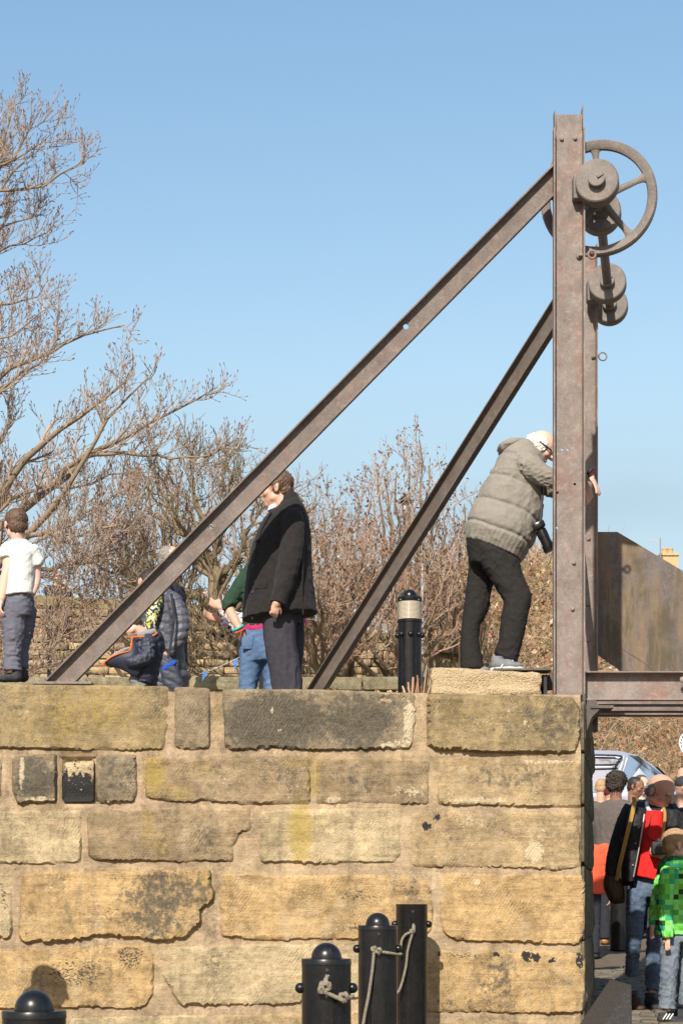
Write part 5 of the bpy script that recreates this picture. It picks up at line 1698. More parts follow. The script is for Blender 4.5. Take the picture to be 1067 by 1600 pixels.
shrub_tree('gnarled mossy bare tree with a leaning trunk between the puffer coat and the green jumper', 440, Ym, stems, 21, [(.25, .19, .115), (.20, .15, .09), (.29, .215, .14)], n1=9, n2=6, n3=4, seedn=0, L1=(.6, 1.4), L2=(.3, .75), L3=(.1, .3), fine=.0058)
SHR = [
 ('thicket tree with fine upright twigs behind the bent child and the front strut', 235, 27.0, [(170, 822), (195, 782), (215, 757), (240, 734), (262, 762), (285, 737), (300, 792), (150, 862), (130, 902), (270, 812), (205, 822), (330, 792)], .06),
 ('reddish twiggy tree behind the man in the black coat', 400, 31.0, [(330, 782), (350, 757), (372, 767), (400, 782), (430, 792), (455, 764), (470, 812), (490, 797), (310, 832), (420, 822)], .06),
 ('reddish bushy bare tree just right of the man in the black coat', 540, 30.0, [(470, 822), (490, 792), (505, 802), (522, 787), (545, 822), (560, 812), (580, 787), (600, 802), (530, 852), (500, 852), (570, 842), (460, 882)], .06),
 ('tallest twiggy bare tree with hanging seed bunches between the two struts', 640, 32.0, [(655, 688), (640, 727), (670, 727), (620, 737), (600, 744), (590, 737), (690, 752), (612, 767), (660, 782), (680, 802), (585, 787), (640, 792), (702, 792)], .07),
 ('low bare bush with reddish tips beside the rear strut and the grey jacket', 735, 33.0, [(690, 822), (710, 792), (725, 787), (735, 802), (750, 812), (700, 852), (680, 872), (760, 852), (720, 842), (770, 872)], .05),
 ('spreading brown bush at the hill foot behind the lamp bollard', 615, 28.0, [(520, 902), (550, 882), (580, 872), (610, 877), (640, 882), (670, 872), (700, 892), (560, 922), (660, 912), (720, 912), (500, 932), (740, 922)], .05),
 ('pale brown bush low behind the rear strut foot', 505, 27.0, [(430, 922), (455, 892), (480, 872), (500, 882), (525, 887), (550, 902), (570, 927), (470, 932), (530, 932), (600, 952), (440, 982)], .05),
]
for k, (lab, px, Y, tips, r0) in enumerate(SHR):
    shrub_tree(lab, px, Y, fan(px, 1095, Y, tips, r0, 50 + k), 70 + k, TW_R, n1=6, n2=5, n3=3, seedn=1300, L1=(.6, 1.5), L2=(.3, .8), L3=(.12, .34), fine=.0056)

# a bare tree behind the viewer, seen only mirrored in the car's windows
rngb = np.random.RandomState(31)
tb = empty('bare_tree', (7.6, 12.5, 0.0), 'wide bare tree beside the lane beyond the right edge, mirrored in the car windows', 'tree')
SPb, SRb = [], []
for k in range(12):
    a = k / 12 * 6.28; q = smooth_path([Vector((7.6, 12.5, -.2)), Vector((7.6 + .3 * math.cos(a), 12.5 + .3 * math.sin(a), 4.0)), Vector((7.2 + 1.5 * math.cos(a), 12.7 + 1.7 * math.sin(a), 7.5)), Vector((7.0 + rngb.uniform(1.5, 3.0) * math.cos(a), 13 + rngb.uniform(2, 4) * math.sin(a), rngb.uniform(10, 15)))], 5)
    q = np.array([tuple(p) for p in q]); SPb.append(q); SRb.append(np.linspace(.20, .03, len(q)))
SPb, SRb = np.array(SPb), np.array(SRb)
a1, b1 = spawn(SPb, SRb, 10, (.9, 2.0), (20, 60), .2, 7, rngb, rmin=.03); a2, b2_ = spawn(a1, b1, 5, (.4, 1.0), (20, 60), .2, 5, rngb, rmin=.02)
V, Fq, C = tubes([(SPb[:3], SRb[:3], 8, (.2, .15, .1))], 8); np_mesh('trunk', V, Fq, C, MAT['twig'], tb)
V, Fq, C = tubes([(SPb[3:], SRb[3:], 8, (.2, .15, .1)), (a1, b1, 5, tint(rngb, len(a1), TW_M)), (a2, b2_, 3, tint(rngb, len(a2), TW_M))], 8); np_mesh('crown', V, Fq, C, MAT['twig'], tb)

# ---- brambles and dead growth over the hillside: nobody could count it
def scatter(name, label, N, pxr, Yr, L, cols, seed, K=7, rad=.008, dens=None, arch=-.9, lift=.9, xlim=None):
    rng = np.random.RandomState(seed)
    Y = rng.uniform(Yr[0] ** 2, Yr[1] ** 2, N) ** .5
    px = rng.uniform(pxr[0], pxr[1], N)
    X = (px - HX) / F * Y
    Z = np.array([hill_z(x, y) for x, y in zip(X, Y)])
    base = np.stack([X, Y, Z - .05], 1)
    d = unit(rng.normal(size=(N, 3)) * np.array((1, .7, .45)) + UP * lift)
    ln = rng.uniform(L[0], L[1], N); st = (ln / (K - 1))[:, None]
    P = np.empty((N, K, 3)); P[:, 0] = base
    for k in range(1, K):
        d = unit(d + UP * arch / (K - 1) + rng.normal(size=(N, 3)) * .14)
        P[:, k] = P[:, k - 1] + d * st
    Rr = (rad * rng.uniform(.5, 1.3, (N, 1))) * np.linspace(1, .5, K)[None]
    A2, B2 = spawn(P, Rr, 2, (.25, .7), (25, 65), .2, 4, rng, t0=.3, curl=-.1, rmin=.0045)
    V, Fq, C = tubes([(P, Rr, 4, tint(rng, N, cols, .3)), (A2, B2, 3, tint(rng, len(A2), cols, .3))], 4)
    o = np_mesh(name, V, Fq, C, MAT['twig'], None, (0, 0, 0))
    return tag(o, label, 'brambles', kind='stuff')
BR = [(.46, .335, .205), (.38, .265, .155), (.33, .20, .115), (.42, .28, .18), (.29, .22, .12), (.50, .39, .26)]
scatter('undergrowth', 'tangled tan bramble stems covering the hillside', 9000, (430, 1180), (24.5, 46), (.6, 1.9), BR, 5)
scatter('undergrowth', 'denser low bramble tangle along the foot of the hill', 4200, (470, 1180), (23.6, 31), (.5, 1.5), BR, 6, rad=.009)
rng = np.random.RandomState(8)
N = 26000
Y = rng.uniform(23.6 ** 2, 46 ** 2, N) ** .5; px = rng.uniform(430, 1180, N); X = (px - HX) / F * Y
Z = np.array([hill_z(x, y) for x, y in zip(X, Y)]) + np.abs(rng.normal(size=N)) * .28
c = np.stack([X, Y, Z], 1)
u = unit(rng.normal(size=(N, 3))) * rng.uniform(.03, .085, (N, 1)); v = unit(np.cross(u, rng.normal(size=(N, 3)))) * rng.uniform(.02, .05, (N, 1))
V = np.stack([c - u, c + v, c + u, c - v], 1).reshape(-1, 3)
LC = [(.42, .24, .11), (.34, .17, .085), (.50, .36, .20), (.27, .20, .09), (.22, .20, .08), (.58, .48, .34), (.36, .13, .08), (.46, .32, .17)]
o = np_mesh('dead_leaves', V, np.arange(N * 4).reshape(-1, 4), np.repeat(tint(rng, N, LC, .3), 4, axis=0), MAT['dead'], None, (0, 0, 0), False)
tag(o, 'dead rust and straw coloured leaves over the hillside', 'leaves', kind='stuff')
# ---------------------------------------------------------------- people
def fuse(name, prims, mat, vox, parent=None, origin=None, smooth=4, disp=None, col=None):
    """overlapping closed shapes grown into one continuous surface."""
    mb = MB()
    for v, f in prims: mb.add(v, f)
    me = bpy.data.meshes.new(name)
    me.from_pydata([tuple(p) for p in mb.v], [], mb.f)
    bm = bmesh.new(); bm.from_mesh(me); bmesh.ops.recalc_face_normals(bm, faces=bm.faces); bm.to_mesh(me); bm.free()
    o = bpy.data.objects.new(name, me)
    COL.objects.link(o)
    m = o.modifiers.new('r', 'REMESH'); m.mode = 'VOXEL'; m.voxel_size = vox
    if smooth:
        s = o.modifiers.new('s', 'SMOOTH'); s.factor = .5; s.iterations = smooth
    bpy.context.view_layer.update()
    m2 = bpy.data.meshes.new_from_object(o.evaluated_get(bpy.context.evaluated_depsgraph_get()))
    o.modifiers.clear()
    o.data = m2
    bpy.data.meshes.remove(me)
    m2.name = name
    n = len(m2.vertices)
    V = np.empty(n * 3); m2.vertices.foreach_get('co', V); V = V.reshape(-1, 3)
    if disp is not None:
        Nn = np.empty(n * 3); m2.vertices.foreach_get('normal', Nn); Nn = Nn.reshape(-1, 3)
        V = V + Nn * disp(V, Nn)[:, None]
    off = np.array(root_loc(parent)) if parent is not None else np.array(origin if origin is not None else (0, 0, 0))
    if col is not None:
        set_attr(m2, 'col', np.concatenate([col(V), np.ones((n, 1))], 1), 'FLOAT_COLOR')
    m2.vertices.foreach_set('co', (V - off).astype(np.float32).ravel())
    m2.polygons.foreach_set('use_smooth', np.ones(len(m2.polygons), dtype=bool))
    m2.materials.clear(); m2.materials.append(mat)
    m2.update()
    if parent is not None: o.parent = parent
    elif origin is not None: o.location = origin
    return o

def folds(seed, amp, fr=(14, 14, 7), sharp=1.5):
    """soft creases running across the cloth."""
    r = np.random.RandomState(seed)
    fr = np.array(fr) * 2.3
    D = r.normal(size=(7, 3)) * fr; ph = r.uniform(0, 6.28, 7)
    Dw = r.normal(size=(4, 3)) * fr * .5; pw = r.uniform(0, 6.28, 4)
    def f(V, Nn):
        w = sum(np.sin(V @ Dw[i] + pw[i]) for i in range(4)) * .55
        q = 0
        for i in range(7):
            s = np.sin(V @ D[i] + ph[i] + w)
            q = q + (1 - np.abs(s)) ** (sharp * 1.35) - .36
        g = .55 + .45 * np.sin(V @ Dw[0] * .5 + pw[1]) * np.sin(V @ Dw[2] * .5 + pw[3])
        h = sum((1 - np.abs(np.sin(V @ (D[i] * 2.4) + ph[i] * 1.7 + 1.6 * w))) ** 2.2 - .3 for i in range(0, 6, 2))
        g2 = .5 + .5 * np.sin(V @ Dw[1] * .6 + pw[2])
        return (q * g + .42 * h * g2) * amp / 1.7
    return f

def baffles(p0, axis, pitch, amp, seed=0, fold=.002, wav=.25):
    """quilted tubes along an axis, with sewn lines between them."""
    p0, ax = np.array(p0), np.array(Vector(axis).normalized())
    ff = folds(seed, fold, (26, 26, 26), 1.2)
    def f(V, Nn):
        t = (V - p0) @ ax / pitch + wav * np.sin(V[:, 0] * 9 + V[:, 1] * 7 + seed) * .6
        return amp * (np.abs(np.sin(np.pi * t)) ** .55 - .7) + ff(V, Nn)
    return f

def sec(rows, n=22, e=2.35, k=3):
    """rows: (ax, ay, bx, by, Y, d): the two photo points at the ends of each section and half the depth there."""
    R = []
    for (ax, ay, bx, by, Y, d) in rows:
        a, b = W(ax, ay, Y), W(bx, by, Y)
        c, u = (a + b) / 2, (b - a) / 2
        R.append((c, u, d))
    # refine between the rows
    S = []
    for i in range(len(R) - 1):
        for j in range(k):
            t = j / k; t = t
            p = [R[max(i - 1, 0)], R[i], R[i + 1], R[min(i + 2, len(R) - 1)]]
            def cr(q): return 0.5 * ((2 * q[1]) + (q[2] - q[0]) * t + (2 * q[0] - 5 * q[1] + 4 * q[2] - q[3]) * t * t + (3 * q[1] - q[0] - 3 * q[2] + q[3]) * t ** 3)
            S.append((cr([x[0] for x in p]), cr([x[1] for x in p]), max(.004, cr([x[2] for x in p]))))
    S.append(R[-1])
    V, Q = [], []
    for c, u, d in S:
        for i in range(n):
            a = 2 * math.pi * i / n
            ca, sa = math.cos(a), math.sin(a)
            ca = math.copysign(abs(ca) ** (2 / e), ca); sa = math.copysign(abs(sa) ** (2 / e), sa)
            V.append(c + u * ca + Vector((0, d * sa, 0)))
    for i in range(len(S) - 1):
        for j in range(n):
            a, b = i * n + j, i * n + (j + 1) % n
            Q.append((a, b, b + n, a + n))
    Q.append(tuple(range(n - 1, -1, -1))); Q.append(tuple((len(S) - 1) * n + j for j in range(n)))
    return V, Q

def row(y, x0, x1, Y, d): return (x0, y, x1, y, Y, d)

def limb(pts, n=12, k=4):
    """pts: (px, py, Y, radius)."""
    P = smooth_path([W(p[0], p[1], p[2]) for p in pts], k)
    R = smooth_path([Vector((p[3], 0, 0)) for p in pts], k)
    return tube_geo(P, [max(.003, r.x) for r in R], n)

def limb3(P, R, n=12, k=3):
    Q = smooth_path(P, k); S = smooth_path([Vector((r, 0, 0)) for r in R], k)
    return tube_geo(Q, [max(.003, r.x) for r in S], n)

class Head:
    def __init__(s, c, H, yaw, pitch=0, roll=0):
        y, p = math.radians(yaw), math.radians(pitch)
        f0 = Vector((math.sin(y), -math.cos(y), 0)); s.side = Vector((math.cos(y), math.sin(y), 0))
        s.f = f0 * math.cos(p) - Vector((0, 0, 1)) * math.sin(p)
        s.u = s.side.cross(s.f) * -1
        if s.u.z < 0: s.u = -s.u
        if roll:
            q = Matrix.Rotation(math.radians(roll), 3, s.f); s.side = q @ s.side; s.u = q @ s.u
        s.c, s.H = Vector(c), H
    def at(s, x, f, u): return s.c + (s.side * x + s.f * f + s.u * u) * s.H
    def el(s, x, f, u, r, n=14):
        return ellipsoid(s.at(x, f, u), (r[0] * s.H, r[1] * s.H, r[2] * s.H), (s.side, s.f, s.u), n)
    def skin(s, neck=None, nr=.25):
        P = [s.el(0, -.02, .13, (.330, .415, .355), 18), s.el(0, .09, -.15, (.255, .27, .335), 16), s.el(0, .21, -.36, (.135, .125, .115)),
             s.el(0, .365, .055, (.20, .06, .045)), s.el(0, .42, -.07, (.05, .085, .12)), s.el(0, .485, -.13, (.06, .055, .05)),
             s.el(0, .345, -.255, (.10, .045, .022)), s.el(0, .335, -.30, (.085, .045, .025)),
             s.el(.165, .23, -.10, (.11, .13, .11)), s.el(-.165, .23, -.10, (.11, .13, .11)), s.el(.2, .02, -.24, (.09, .16, .12)), s.el(-.2, .02, -.24, (.09, .16, .12))]
        for q in (-1, 1):
            P += [s.el(q * .345, -.045, -.03, (.028, .075, .125), 10), s.el(q * .355, -.075, .03, (.026, .05, .06), 8)]
        if neck is not None:
            P.append(limb3([s.at(0, -.10, -.05), s.at(0, -.10, -.32), Vector(neck)], [.23 * s.H, nr * s.H, nr * 1.12 * s.H]))
        return P
    def hair(s, style):
        if style == 'short': return [s.el(0, -.065, .165, (.350, .405, .350), 18), s.el(0, -.22, -.05, (.295, .22, .27), 14), s.el(.315, -.02, .04, (.04, .10, .17), 8), s.el(-.315, -.02, .04, (.04, .10, .17), 8)]
        if style == 'receding': return [s.el(0, -.135, .150, (.345, .345, .335), 18), s.el(0, -.24, -.06, (.285, .20, .25), 14), s.el(.315, -.04, .02, (.045, .12, .16), 8), s.el(-.315, -.04, .02, (.045, .12, .16), 8)]
        if style == 'fringe': return [s.el(0, -.20, -.03, (.335, .26, .245), 16), s.el(.30, -.10, .03, (.06, .17, .18), 10), s.el(-.30, -.10, .03, (.06, .17, .18), 10)]
        if style == 'fringe_long': return [s.el(0, -.20, .0, (.352, .31, .30), 16), s.el(.295, -.05, .0, (.085, .25, .25), 10), s.el(-.295, -.05, .0, (.085, .25, .25), 10), s.el(0, -.30, -.14, (.28, .17, .22), 12)]
        if style == 'big': return [s.el(0, -.10, .19, (.43, .46, .40), 18), s.el(0, -.25, -.05, (.37, .25, .33), 14)]
        if style == 'long': return [s.el(0, -.075, .165, (.365, .42, .37), 18), s.el(0, -.25, -.18, (.36, .22, .46), 14), s.el(.30, -.08, -.2, (.08, .16, .35), 10), s.el(-.30, -.08, -.2, (.08, .16, .35), 10)]
        if style == 'cap': return [s.el(0, -.04, .20, (.365, .43, .32), 18), s.el(0, .40, .15, (.26, .22, .035), 12)]
        return []

def hand(wr, d, pn, L, curl=.5, thumb=1, spread=.06, nfl=None):
    """palm with four unequal bent fingers and a thumb leaving its side. pn: out of the back of the hand."""
    wr, d = Vector(wr), Vector(d).normalized()
    pn = Vector(pn); pn = (pn - d * pn.dot(d)).normalized()
    ac = d.cross(pn).normalized()
    P = [ellipsoid(wr + d * .27 * L, (.215 * L, .29 * L, .095 * L), (ac, d, pn), 12), limb3([wr - d * .12 * L, wr, wr + d * .2 * L], [.13 * L, .135 * L, .15 * L], 10)]
    for i, (o_, ln) in enumerate(((.155, .42), (.055, .48), (-.05, .45), (-.145, .36))):
        b = wr + d * (.48 * L) + ac * (o_ * L * thumb)
        pts = [b - d * .12 * L, b]; a = curl * (.35 + .1 * i)
        dd = (d + ac * (o_ * spread * 6 * thumb)).normalized()
        cur = b
        for k, q in enumerate((.46, .31, .23)):
            ang = a * (k + 1) * 1.1
            dv = dd * math.cos(ang) - pn * math.sin(ang)
            cur = cur + dv * (ln * q * L)
            pts.append(cur)
        P.append(limb3(pts, [.052 * L, .053 * L, .050 * L, .046 * L, .036 * L], 8, 2))
    b = wr + d * .12 * L + ac * (.15 * L * thumb)
    t1 = (d * .75 + ac * .6 * thumb - pn * .25).normalized(); t2 = (d * .95 + ac * .2 * thumb - pn * .35).normalized()
    P.append(limb3([b - t1 * .05 * L, b + t1 * .10 * L, b + t1 * .24 * L, b + t1 * .24 * L + t2 * .2 * L], [.075 * L, .07 * L, .058 * L, .042 * L], 8, 2))
    return P

def hairpart(h, style, mat, par, vox, amp=.016):
    f0 = np.random.RandomState(3).normal(size=(5, 3)) * 240
    def dsp(V, N): return sum(np.sin(V @ f0[i] + i) for i in range(5)) * amp * h.H / 4
    o = fuse('hair', h.hair(style), mat, vox, par, smooth=2, disp=dsp)
    # loose strands break up the outline
    me = o.data; n = len(me.vertices); L = np.array(root_loc(o))
    V = np.empty(n * 3); me.vertices.foreach_get('co', V); V = V.reshape(-1, 3) + L
    Nn = np.empty(n * 3); me.vertices.foreach_get('normal', Nn); Nn = Nn.reshape(-1, 3)
    r = np.random.RandomState(n % 999)
    m = 700 if vox < .0075 else 260
    i = r.randint(0, n, m)
    down = -np.array(h.u) * .9 - np.array(h.f) * .55
    P = np.empty((m, 4, 3)); P[:, 0] = V[i] - Nn[i] * .004
    d = unit(Nn[i] * .55 + down * r.uniform(.2, 1.0, (m, 1)) + r.normal(size=(m, 3)) * .35)
    st = h.H * r.uniform(.010, .028, (m, 1)) * (2.0 if style in ('big', 'long') else 1)
    for k in range(1, 4):
        d = unit(d + down * .28 - Nn[i] * .10); P[:, k] = P[:, k - 1] + d * st
    Rr = np.tile(np.array([.0022, .0021, .0017, .0008]) * (1 if vox < .0075 else 1.6), (m, 1))
    Vs, Fs, _ = tubes([(P, Rr, 3, (1, 1, 1))], 3)
    s = np_mesh('hair_strands', Vs, Fs, None, mat, par)
    return o

def eyes(h, par):
    for q in (-1, 1):
        v, f = h.el(q * .135, .335, .0, (.052, .045, .030), 8)
        mb = MB(); mb.add(v, f); mb.build('eye', MAT['eye'], par, smooth=80)

def shoe(name, heel, toe, w, hgt, mat, par, sole=None, vox=.006):
    """heel and toe on the ground."""
    a, b = Vector(heel), Vector(toe); d = (b - a); L = d.length; d.normalize(); s = d.cross(Vector((0, 0, 1))).normalized(); U = Vector((0, 0, 1))
    P = [ellipsoid(a + d * .22 * L + U * hgt * .48, (w * .46, L * .22, hgt * .5), (s, d, U)), ellipsoid(a + d * .45 * L + U * hgt * .42, (w * .46, L * .34, hgt * .42), (s, d, U)),
         ellipsoid(a + d * .72 * L + U * hgt * .30, (w * .5, L * .28, hgt * .30), (s, d, U)), limb3([a + d * .2 * L + U * hgt * .4, a + d * .2 * L + U * hgt * 1.05], [w * .40, w * .38], 10)]
    o = fuse(name, P, mat, vox, par, smooth=3)
    if sole is not None:
        mb = MB(); n = 20; poly = []
        for i in range(n):
            t = 2 * math.pi * i / n
            poly.append(a + d * (L * .5 + math.cos(t) * L * .515) + s * (math.sin(t) * w * (.50 if math.cos(t) > -.2 else .44)))
        mb.prism(poly, (0, 0, hgt * .20)); mb.build('sole', sole, o)
    return o

def cloth(name, col, var=.22, rough=.9, sheen=.0, sc=26, bmp=.25):
    return plain(name, col, rough, var=var, scale=sc, bmp=bmp, spec=.2, dist=.006, sheen=sheen, wr=1.0)

CL = {
 'tee': cloth('white cotton', (.60, .585, .555), .06), 'joggers': cloth('grey jogging cloth', (.115, .115, .145), .16), 'shoe_dark': cloth('dark shoe', (.035, .036, .040), .3, .7),
 'coat_black': cloth('black wool', (.020, .0175, .017), .35, .95, .05, 60), 'trouser_navy': cloth('charcoal trousers', (.038, .036, .045), .2), 'green': cloth('dark green jersey', (.022, .046, .029), .2),
 'magenta': cloth('magenta cotton', (.36, .03, .11)), 'puffer': plain('grey puffer nylon', (.070, .074, .092), .55, var=.25, scale=20, bmp=.2, spec=.5), 'navy': plain('navy nylon', (.019, .023, .042), .6, var=.25, scale=20, bmp=.2, spec=.5),
 'orange': cloth('orange trim', (.55, .13, .03), .1), 'lining': cloth('grey lining', (.22, .22, .22)), 'greyjean': cloth('grey jeans', (.20, .19, .17), .25), 'jacket_grey': cloth('taupe padded cotton', (.215, .195, .165), .14, .9, .05),
 'black_trouser': cloth('black trousers', (.018, .0165, .0155), .25), 'trainer': cloth('grey trainer', (.16, .165, .17), .3), 'sole_white': cloth('pale sole', (.62, .60, .56), .1), 'brown_sole': cloth('brown sole', (.12, .09, .06)),
 'wax': cloth('dark waxed jacket', (.020, .020, .023), .3, .6), 'red': cloth('red wool', (.62, .022, .020), .14), 'shirt': cloth('pale shirt', (.62, .62, .64), .06), 'brown_coat': cloth('brown grey coat', (.105, .088, .078), .18),
 'tan': cloth('tan leather', (.40, .20, .07), .2, .6), 'strap': cloth('ochre strap', (.34, .20, .05), .12), 'leather': cloth('brown leather', (.060, .035, .020), .3, .5), 'blue_grey': cloth('blue grey jacket', (.165, .175, .235), .15), 'maroon': cloth('maroon wool', (.10, .018, .024)),
 'red_hood': cloth('red hood', (.58, .03, .035), .1), 'orange_red': cloth('orange red jacket', (.70, .10, .045), .12), 'dark': cloth('dark coat', (.026, .027, .034), .2), 'band_blue': cloth('royal blue band', (.02, .07, .38)), 'turq': cloth('turquoise beads', (.05, .42, .36)),
 'red_bead': cloth('red band', (.6, .08, .04)),
}
CL['jeans'] = make_denim('blue jeans', (.045, .085, .165), (.115, .185, .300))
CL['jeans_dark'] = make_denim('dark blue jeans', (.032, .050, .090), (.130, .175, .240))
CL['jeans_grey'] = make_denim('faded grey blue jeans', (.085, .110, .140), (.185, .215, .245))
def pattern(name, cols, sc, typ='VORONOI', rough=.9):
    m, nt, b = new_mat(name, rough, 0, .2)
    if typ == 'VORONOI':
        v = nd(nt, 'ShaderNodeTexVoronoi', {'Vector': pos(nt), 'Scale': sc})
        f = nd(nt, 'ShaderNodeSeparateColor', {0: v.outputs['Color']}).outputs[0]
    else:
        sn = nd(nt, 'ShaderNodeVectorMath', {0: pos(nt, sc)}, operation='FLOOR')
        w = nd(nt, 'ShaderNodeTexWhiteNoise', {'Vector': sn.outputs[0]}); f = w.outputs[0]
    k = len(cols)
    nt.links.new(ramp(nt, f, [(i / k, c) for i, c in enumerate(cols)], 'CONSTANT'), b.inputs['Base Color'])
    bump(nt, b, nz(nt, pos(nt), 40, 3), .2, .005)
    return m
CL['pixel'] = pattern('green square print', [(.13, .50, .08), (.20, .64, .14), (.085, .34, .05), (.26, .70, .22), (.12, .42, .05), (.03, .34, .17), (.17, .58, .11), (.22, .66, .17), (.025, .045, .025), (.18, .46, .07)], (26, 3, 26), 'GRID')
CL['pixel_shaded'] = pattern('shaded green square print', [(.03, .19, .05), (.05, .27, .06), (.02, .12, .035), (.06, .24, .04), (.02, .16, .09)], (26, 3, 26), 'GRID')  # hood's copy of the green print, darkened for the shade falling on it
CL['flowers'] = pattern('navy and yellow scarf print', [(.03, .035, .08), (.50, .46, .10), (.05, .06, .11), (.62, .60, .38), (.025, .03, .06), (.42, .40, .06)], 75)
CL['bright'] = pattern('pink green print', [(.62, .03, .22), (.10, .32, .06), (.66, .10, .30), (.55, .45, .06), (.04, .05, .10), (.60, .03, .30)], 34)
CL['floral'] = pattern('white floral print', [(.66, .63, .62), (.55, .28, .32), (.70, .68, .66), (.05, .06, .08), (.64, .62, .60)], 60)

def standing(label, px, crown_py, Y, yaw, top, bottom, hair, hairstyle='short', skin='skin', ground=None, width=1.0, H=None, hat=None, shoes='shoe_dark', arm=None, group=None, lean=0.0, vox=.016, long_coat=.56, scarf=None):
    """an upright figure from the ground to crown_py in the photo."""
    g = gz(Y) - .02 if ground is None else ground
    x = xw(px, Y); crown = z_of(crown_py, Y); ht = crown - g
    o_ = Vector((x, Y, g)); H = H or ht / 7.4
    f = Vector((math.sin(math.radians(yaw)), -math.cos(math.radians(yaw)), 0)); s = Vector((math.cos(math.radians(yaw)), math.sin(math.radians(yaw)), 0)); U = Vector((0, 0, 1))
    def pt(a, b, c): return o_ + s * (a * ht * width) + f * (b * ht + lean * ht * max(0, c - .5) * 1.2) + U * (c * ht)
    hd = Head(pt(0, .012 + lean * .02, 1 - .5 * H / ht), H, yaw, 10 + 40 * lean)
    neck = pt(0, -.005, .83)
    def ell_loft(rows):
        V, Q = [], []; n = 18
        for (c, a, b) in rows:
            for i in range(n):
                t = 2 * math.pi * i / n
                V.append(c + s * (a * ht * width * math.cos(t)) + f * (b * ht * math.sin(t)))
        for i in range(len(rows) - 1):
            for j in range(n): Q.append((i * n + j, i * n + (j + 1) % n, (i + 1) * n + (j + 1) % n, (i + 1) * n + j))
        Q.append(tuple(range(n - 1, -1, -1))); Q.append(tuple((len(rows) - 1) * n + j for j in range(n)))
        return V, Q
    arms = arm or [[(-.125, 0, .79), (-.150, -.005, .62), (-.140, .03, .47)], [(.125, 0, .79), (.150, -.005, .62), (.140, .03, .47)]]
    P = hd.skin(neck)
    P.append(ell_loft([(pt(0, 0, .84), .05, .04), (pt(0, 0, .78), .09, .05), (pt(0, 0, .6), .07, .05), (pt(0, 0, .5), .08, .05)]))
    for sg in (-1, 1): P.append(limb3([pt(sg * .05, 0, .5), pt(sg * .05, .005, .27), pt(sg * .05, 0, .04)], [.04 * ht, .03 * ht, .02 * ht]))
    for k, a in enumerate(arms):
        q = [pt(*p) for p in a]
        P.append(limb3([q[0], q[1], q[2]], [.022 * ht, .02 * ht, .016 * ht]))
        dv = (q[2] - q[1]).normalized()
        P += hand(q[2], dv, f * .3 + s * (-1 if k == 0 else 1), .105 * ht, .7, 1 if k else -1)
    body = fuse('person', P, MAT[skin], min(vox, .012), None, o_, 2)
    tag(body, label, 'person', group)
    T = [ell_loft([(pt(0, -.005, .845), .045, .04), (pt(0, -.005, .825), .085, .055), (pt(0, 0, .79), .125, .066), (pt(0, .004, .72), .122, .078), (pt(0, .004, .62), .110, .076), (pt(0, .002, .53), .118, .080), (pt(0, .0, long_coat - .02 if long_coat < .5 else .47), .122, .082)])]
    for a in arms:
        q = [pt(*p) for p in a]
        T.append(limb3([q[0] * .8 + pt(0, 0, .78) * .2, q[0], q[1], q[1].lerp(q[2], .9)], [.05 * ht, .048 * ht, .038 * ht, .031 * ht]))
    fuse('coat', T, CL[top], vox, body, 3, disp=folds(abs(int(px)), .006, (16, 16, 10)))
    Bm = [ell_loft([(pt(0, 0, .55), .09, .06), (pt(0, 0, .47), .098, .068)])]
    for sg in (-1, 1): Bm.append(limb3([pt(sg * .052, 0, .50), pt(sg * .055, .005, .27), pt(sg * .055, -.005, .035)], [.056 * ht, .042 * ht, .036 * ht]))
    fuse('trousers', Bm, CL[bottom], vox, body, 3, disp=folds(abs(int(px)) + 1, .005, (16, 16, 18)))
    for sg in (-1, 1): shoe('shoe', pt(sg * .055, -.03, 0), pt(sg * .062, .125, 0), .055 * ht, .055 * ht, CL[shoes], body, vox=.010)
    if hat: fuse('hat', hd.hair('cap') if hat[1] == 'cap' else [hd.el(0, -.04, .20, (.37, .43, .36), 16)], CL[hat[0]], vox * .6, body, smooth=2)
    if hair: hairpart(hd, hairstyle, MAT[hair], body, vox * .6, .10 if hairstyle == 'big' else .016)
    eyes(hd, body)
    return body, hd, pt
# ---- boy in a white T-shirt standing on the wall
Y = 11.97
org = W(24, 1066, Y); org.z = 2.36
hd = Head(W(26, 821, Y), 51 / F * Y, -158, 4)
P = hd.skin(W(30, 850, Y + .005), .20)
P += [sec([row(846, 20, 44, Y, .06), row(862, 12, 52, Y, .075), row(900, 14, 50, Y, .07), row(940, 12, 50, Y, .075)]),
      limb([(14, 862, Y - .03, .042), (13, 885, Y - .05, .036), (8, 910, Y - .06, .033), (3, 937, Y - .07, .025)]), limb([(52, 864, Y, .04), (57, 888, Y + .02, .034), (57, 908, Y + .02, .030), (50, 928, Y - .02, .025)]),
      limb([(21, 945, Y, .06), (21, 1000, Y, .045), (20, 1052, Y, .03)]), limb([(39, 945, Y + .08, .05), (35, 1000, Y + .115, .03), (34, 1052, Y + .115, .024)])]
P += hand(W(3, 937, Y - .07), (-.10, -.1, -1), (-1, -.2, .1), .125, .7, 1)
boy1 = tag(fuse('person', P, MAT['skin_pale'], .0065, None, org, 3), 'boy in a white T-shirt and grey joggers standing on the wall, back turned', 'person')
hairpart(hd, 'short', MAT['hair_brown'], boy1, .006)
T = [sec([row(844, 19, 44, Y, .062), row(850, 12, 51, Y, .082), row(860, 8, 55, Y, .097), row(880, 10, 56, Y, .100), row(905, 9, 55, Y, .103), (6, 930, 56, 926, Y, .108), (6, 933, 56, 929, Y, .107)]),
     limb([(18, 853, Y - .02, .050), (12, 862, Y - .035, .055), (12, 874, Y - .05, .053)]), limb([(47, 855, Y, .048), (54, 866, Y, .053), (57, 884, Y + .01, .050)])]
fuse('t_shirt', T, CL['tee'], .007, boy1, smooth=3, disp=folds(4, .0065, (16, 16, 7)))
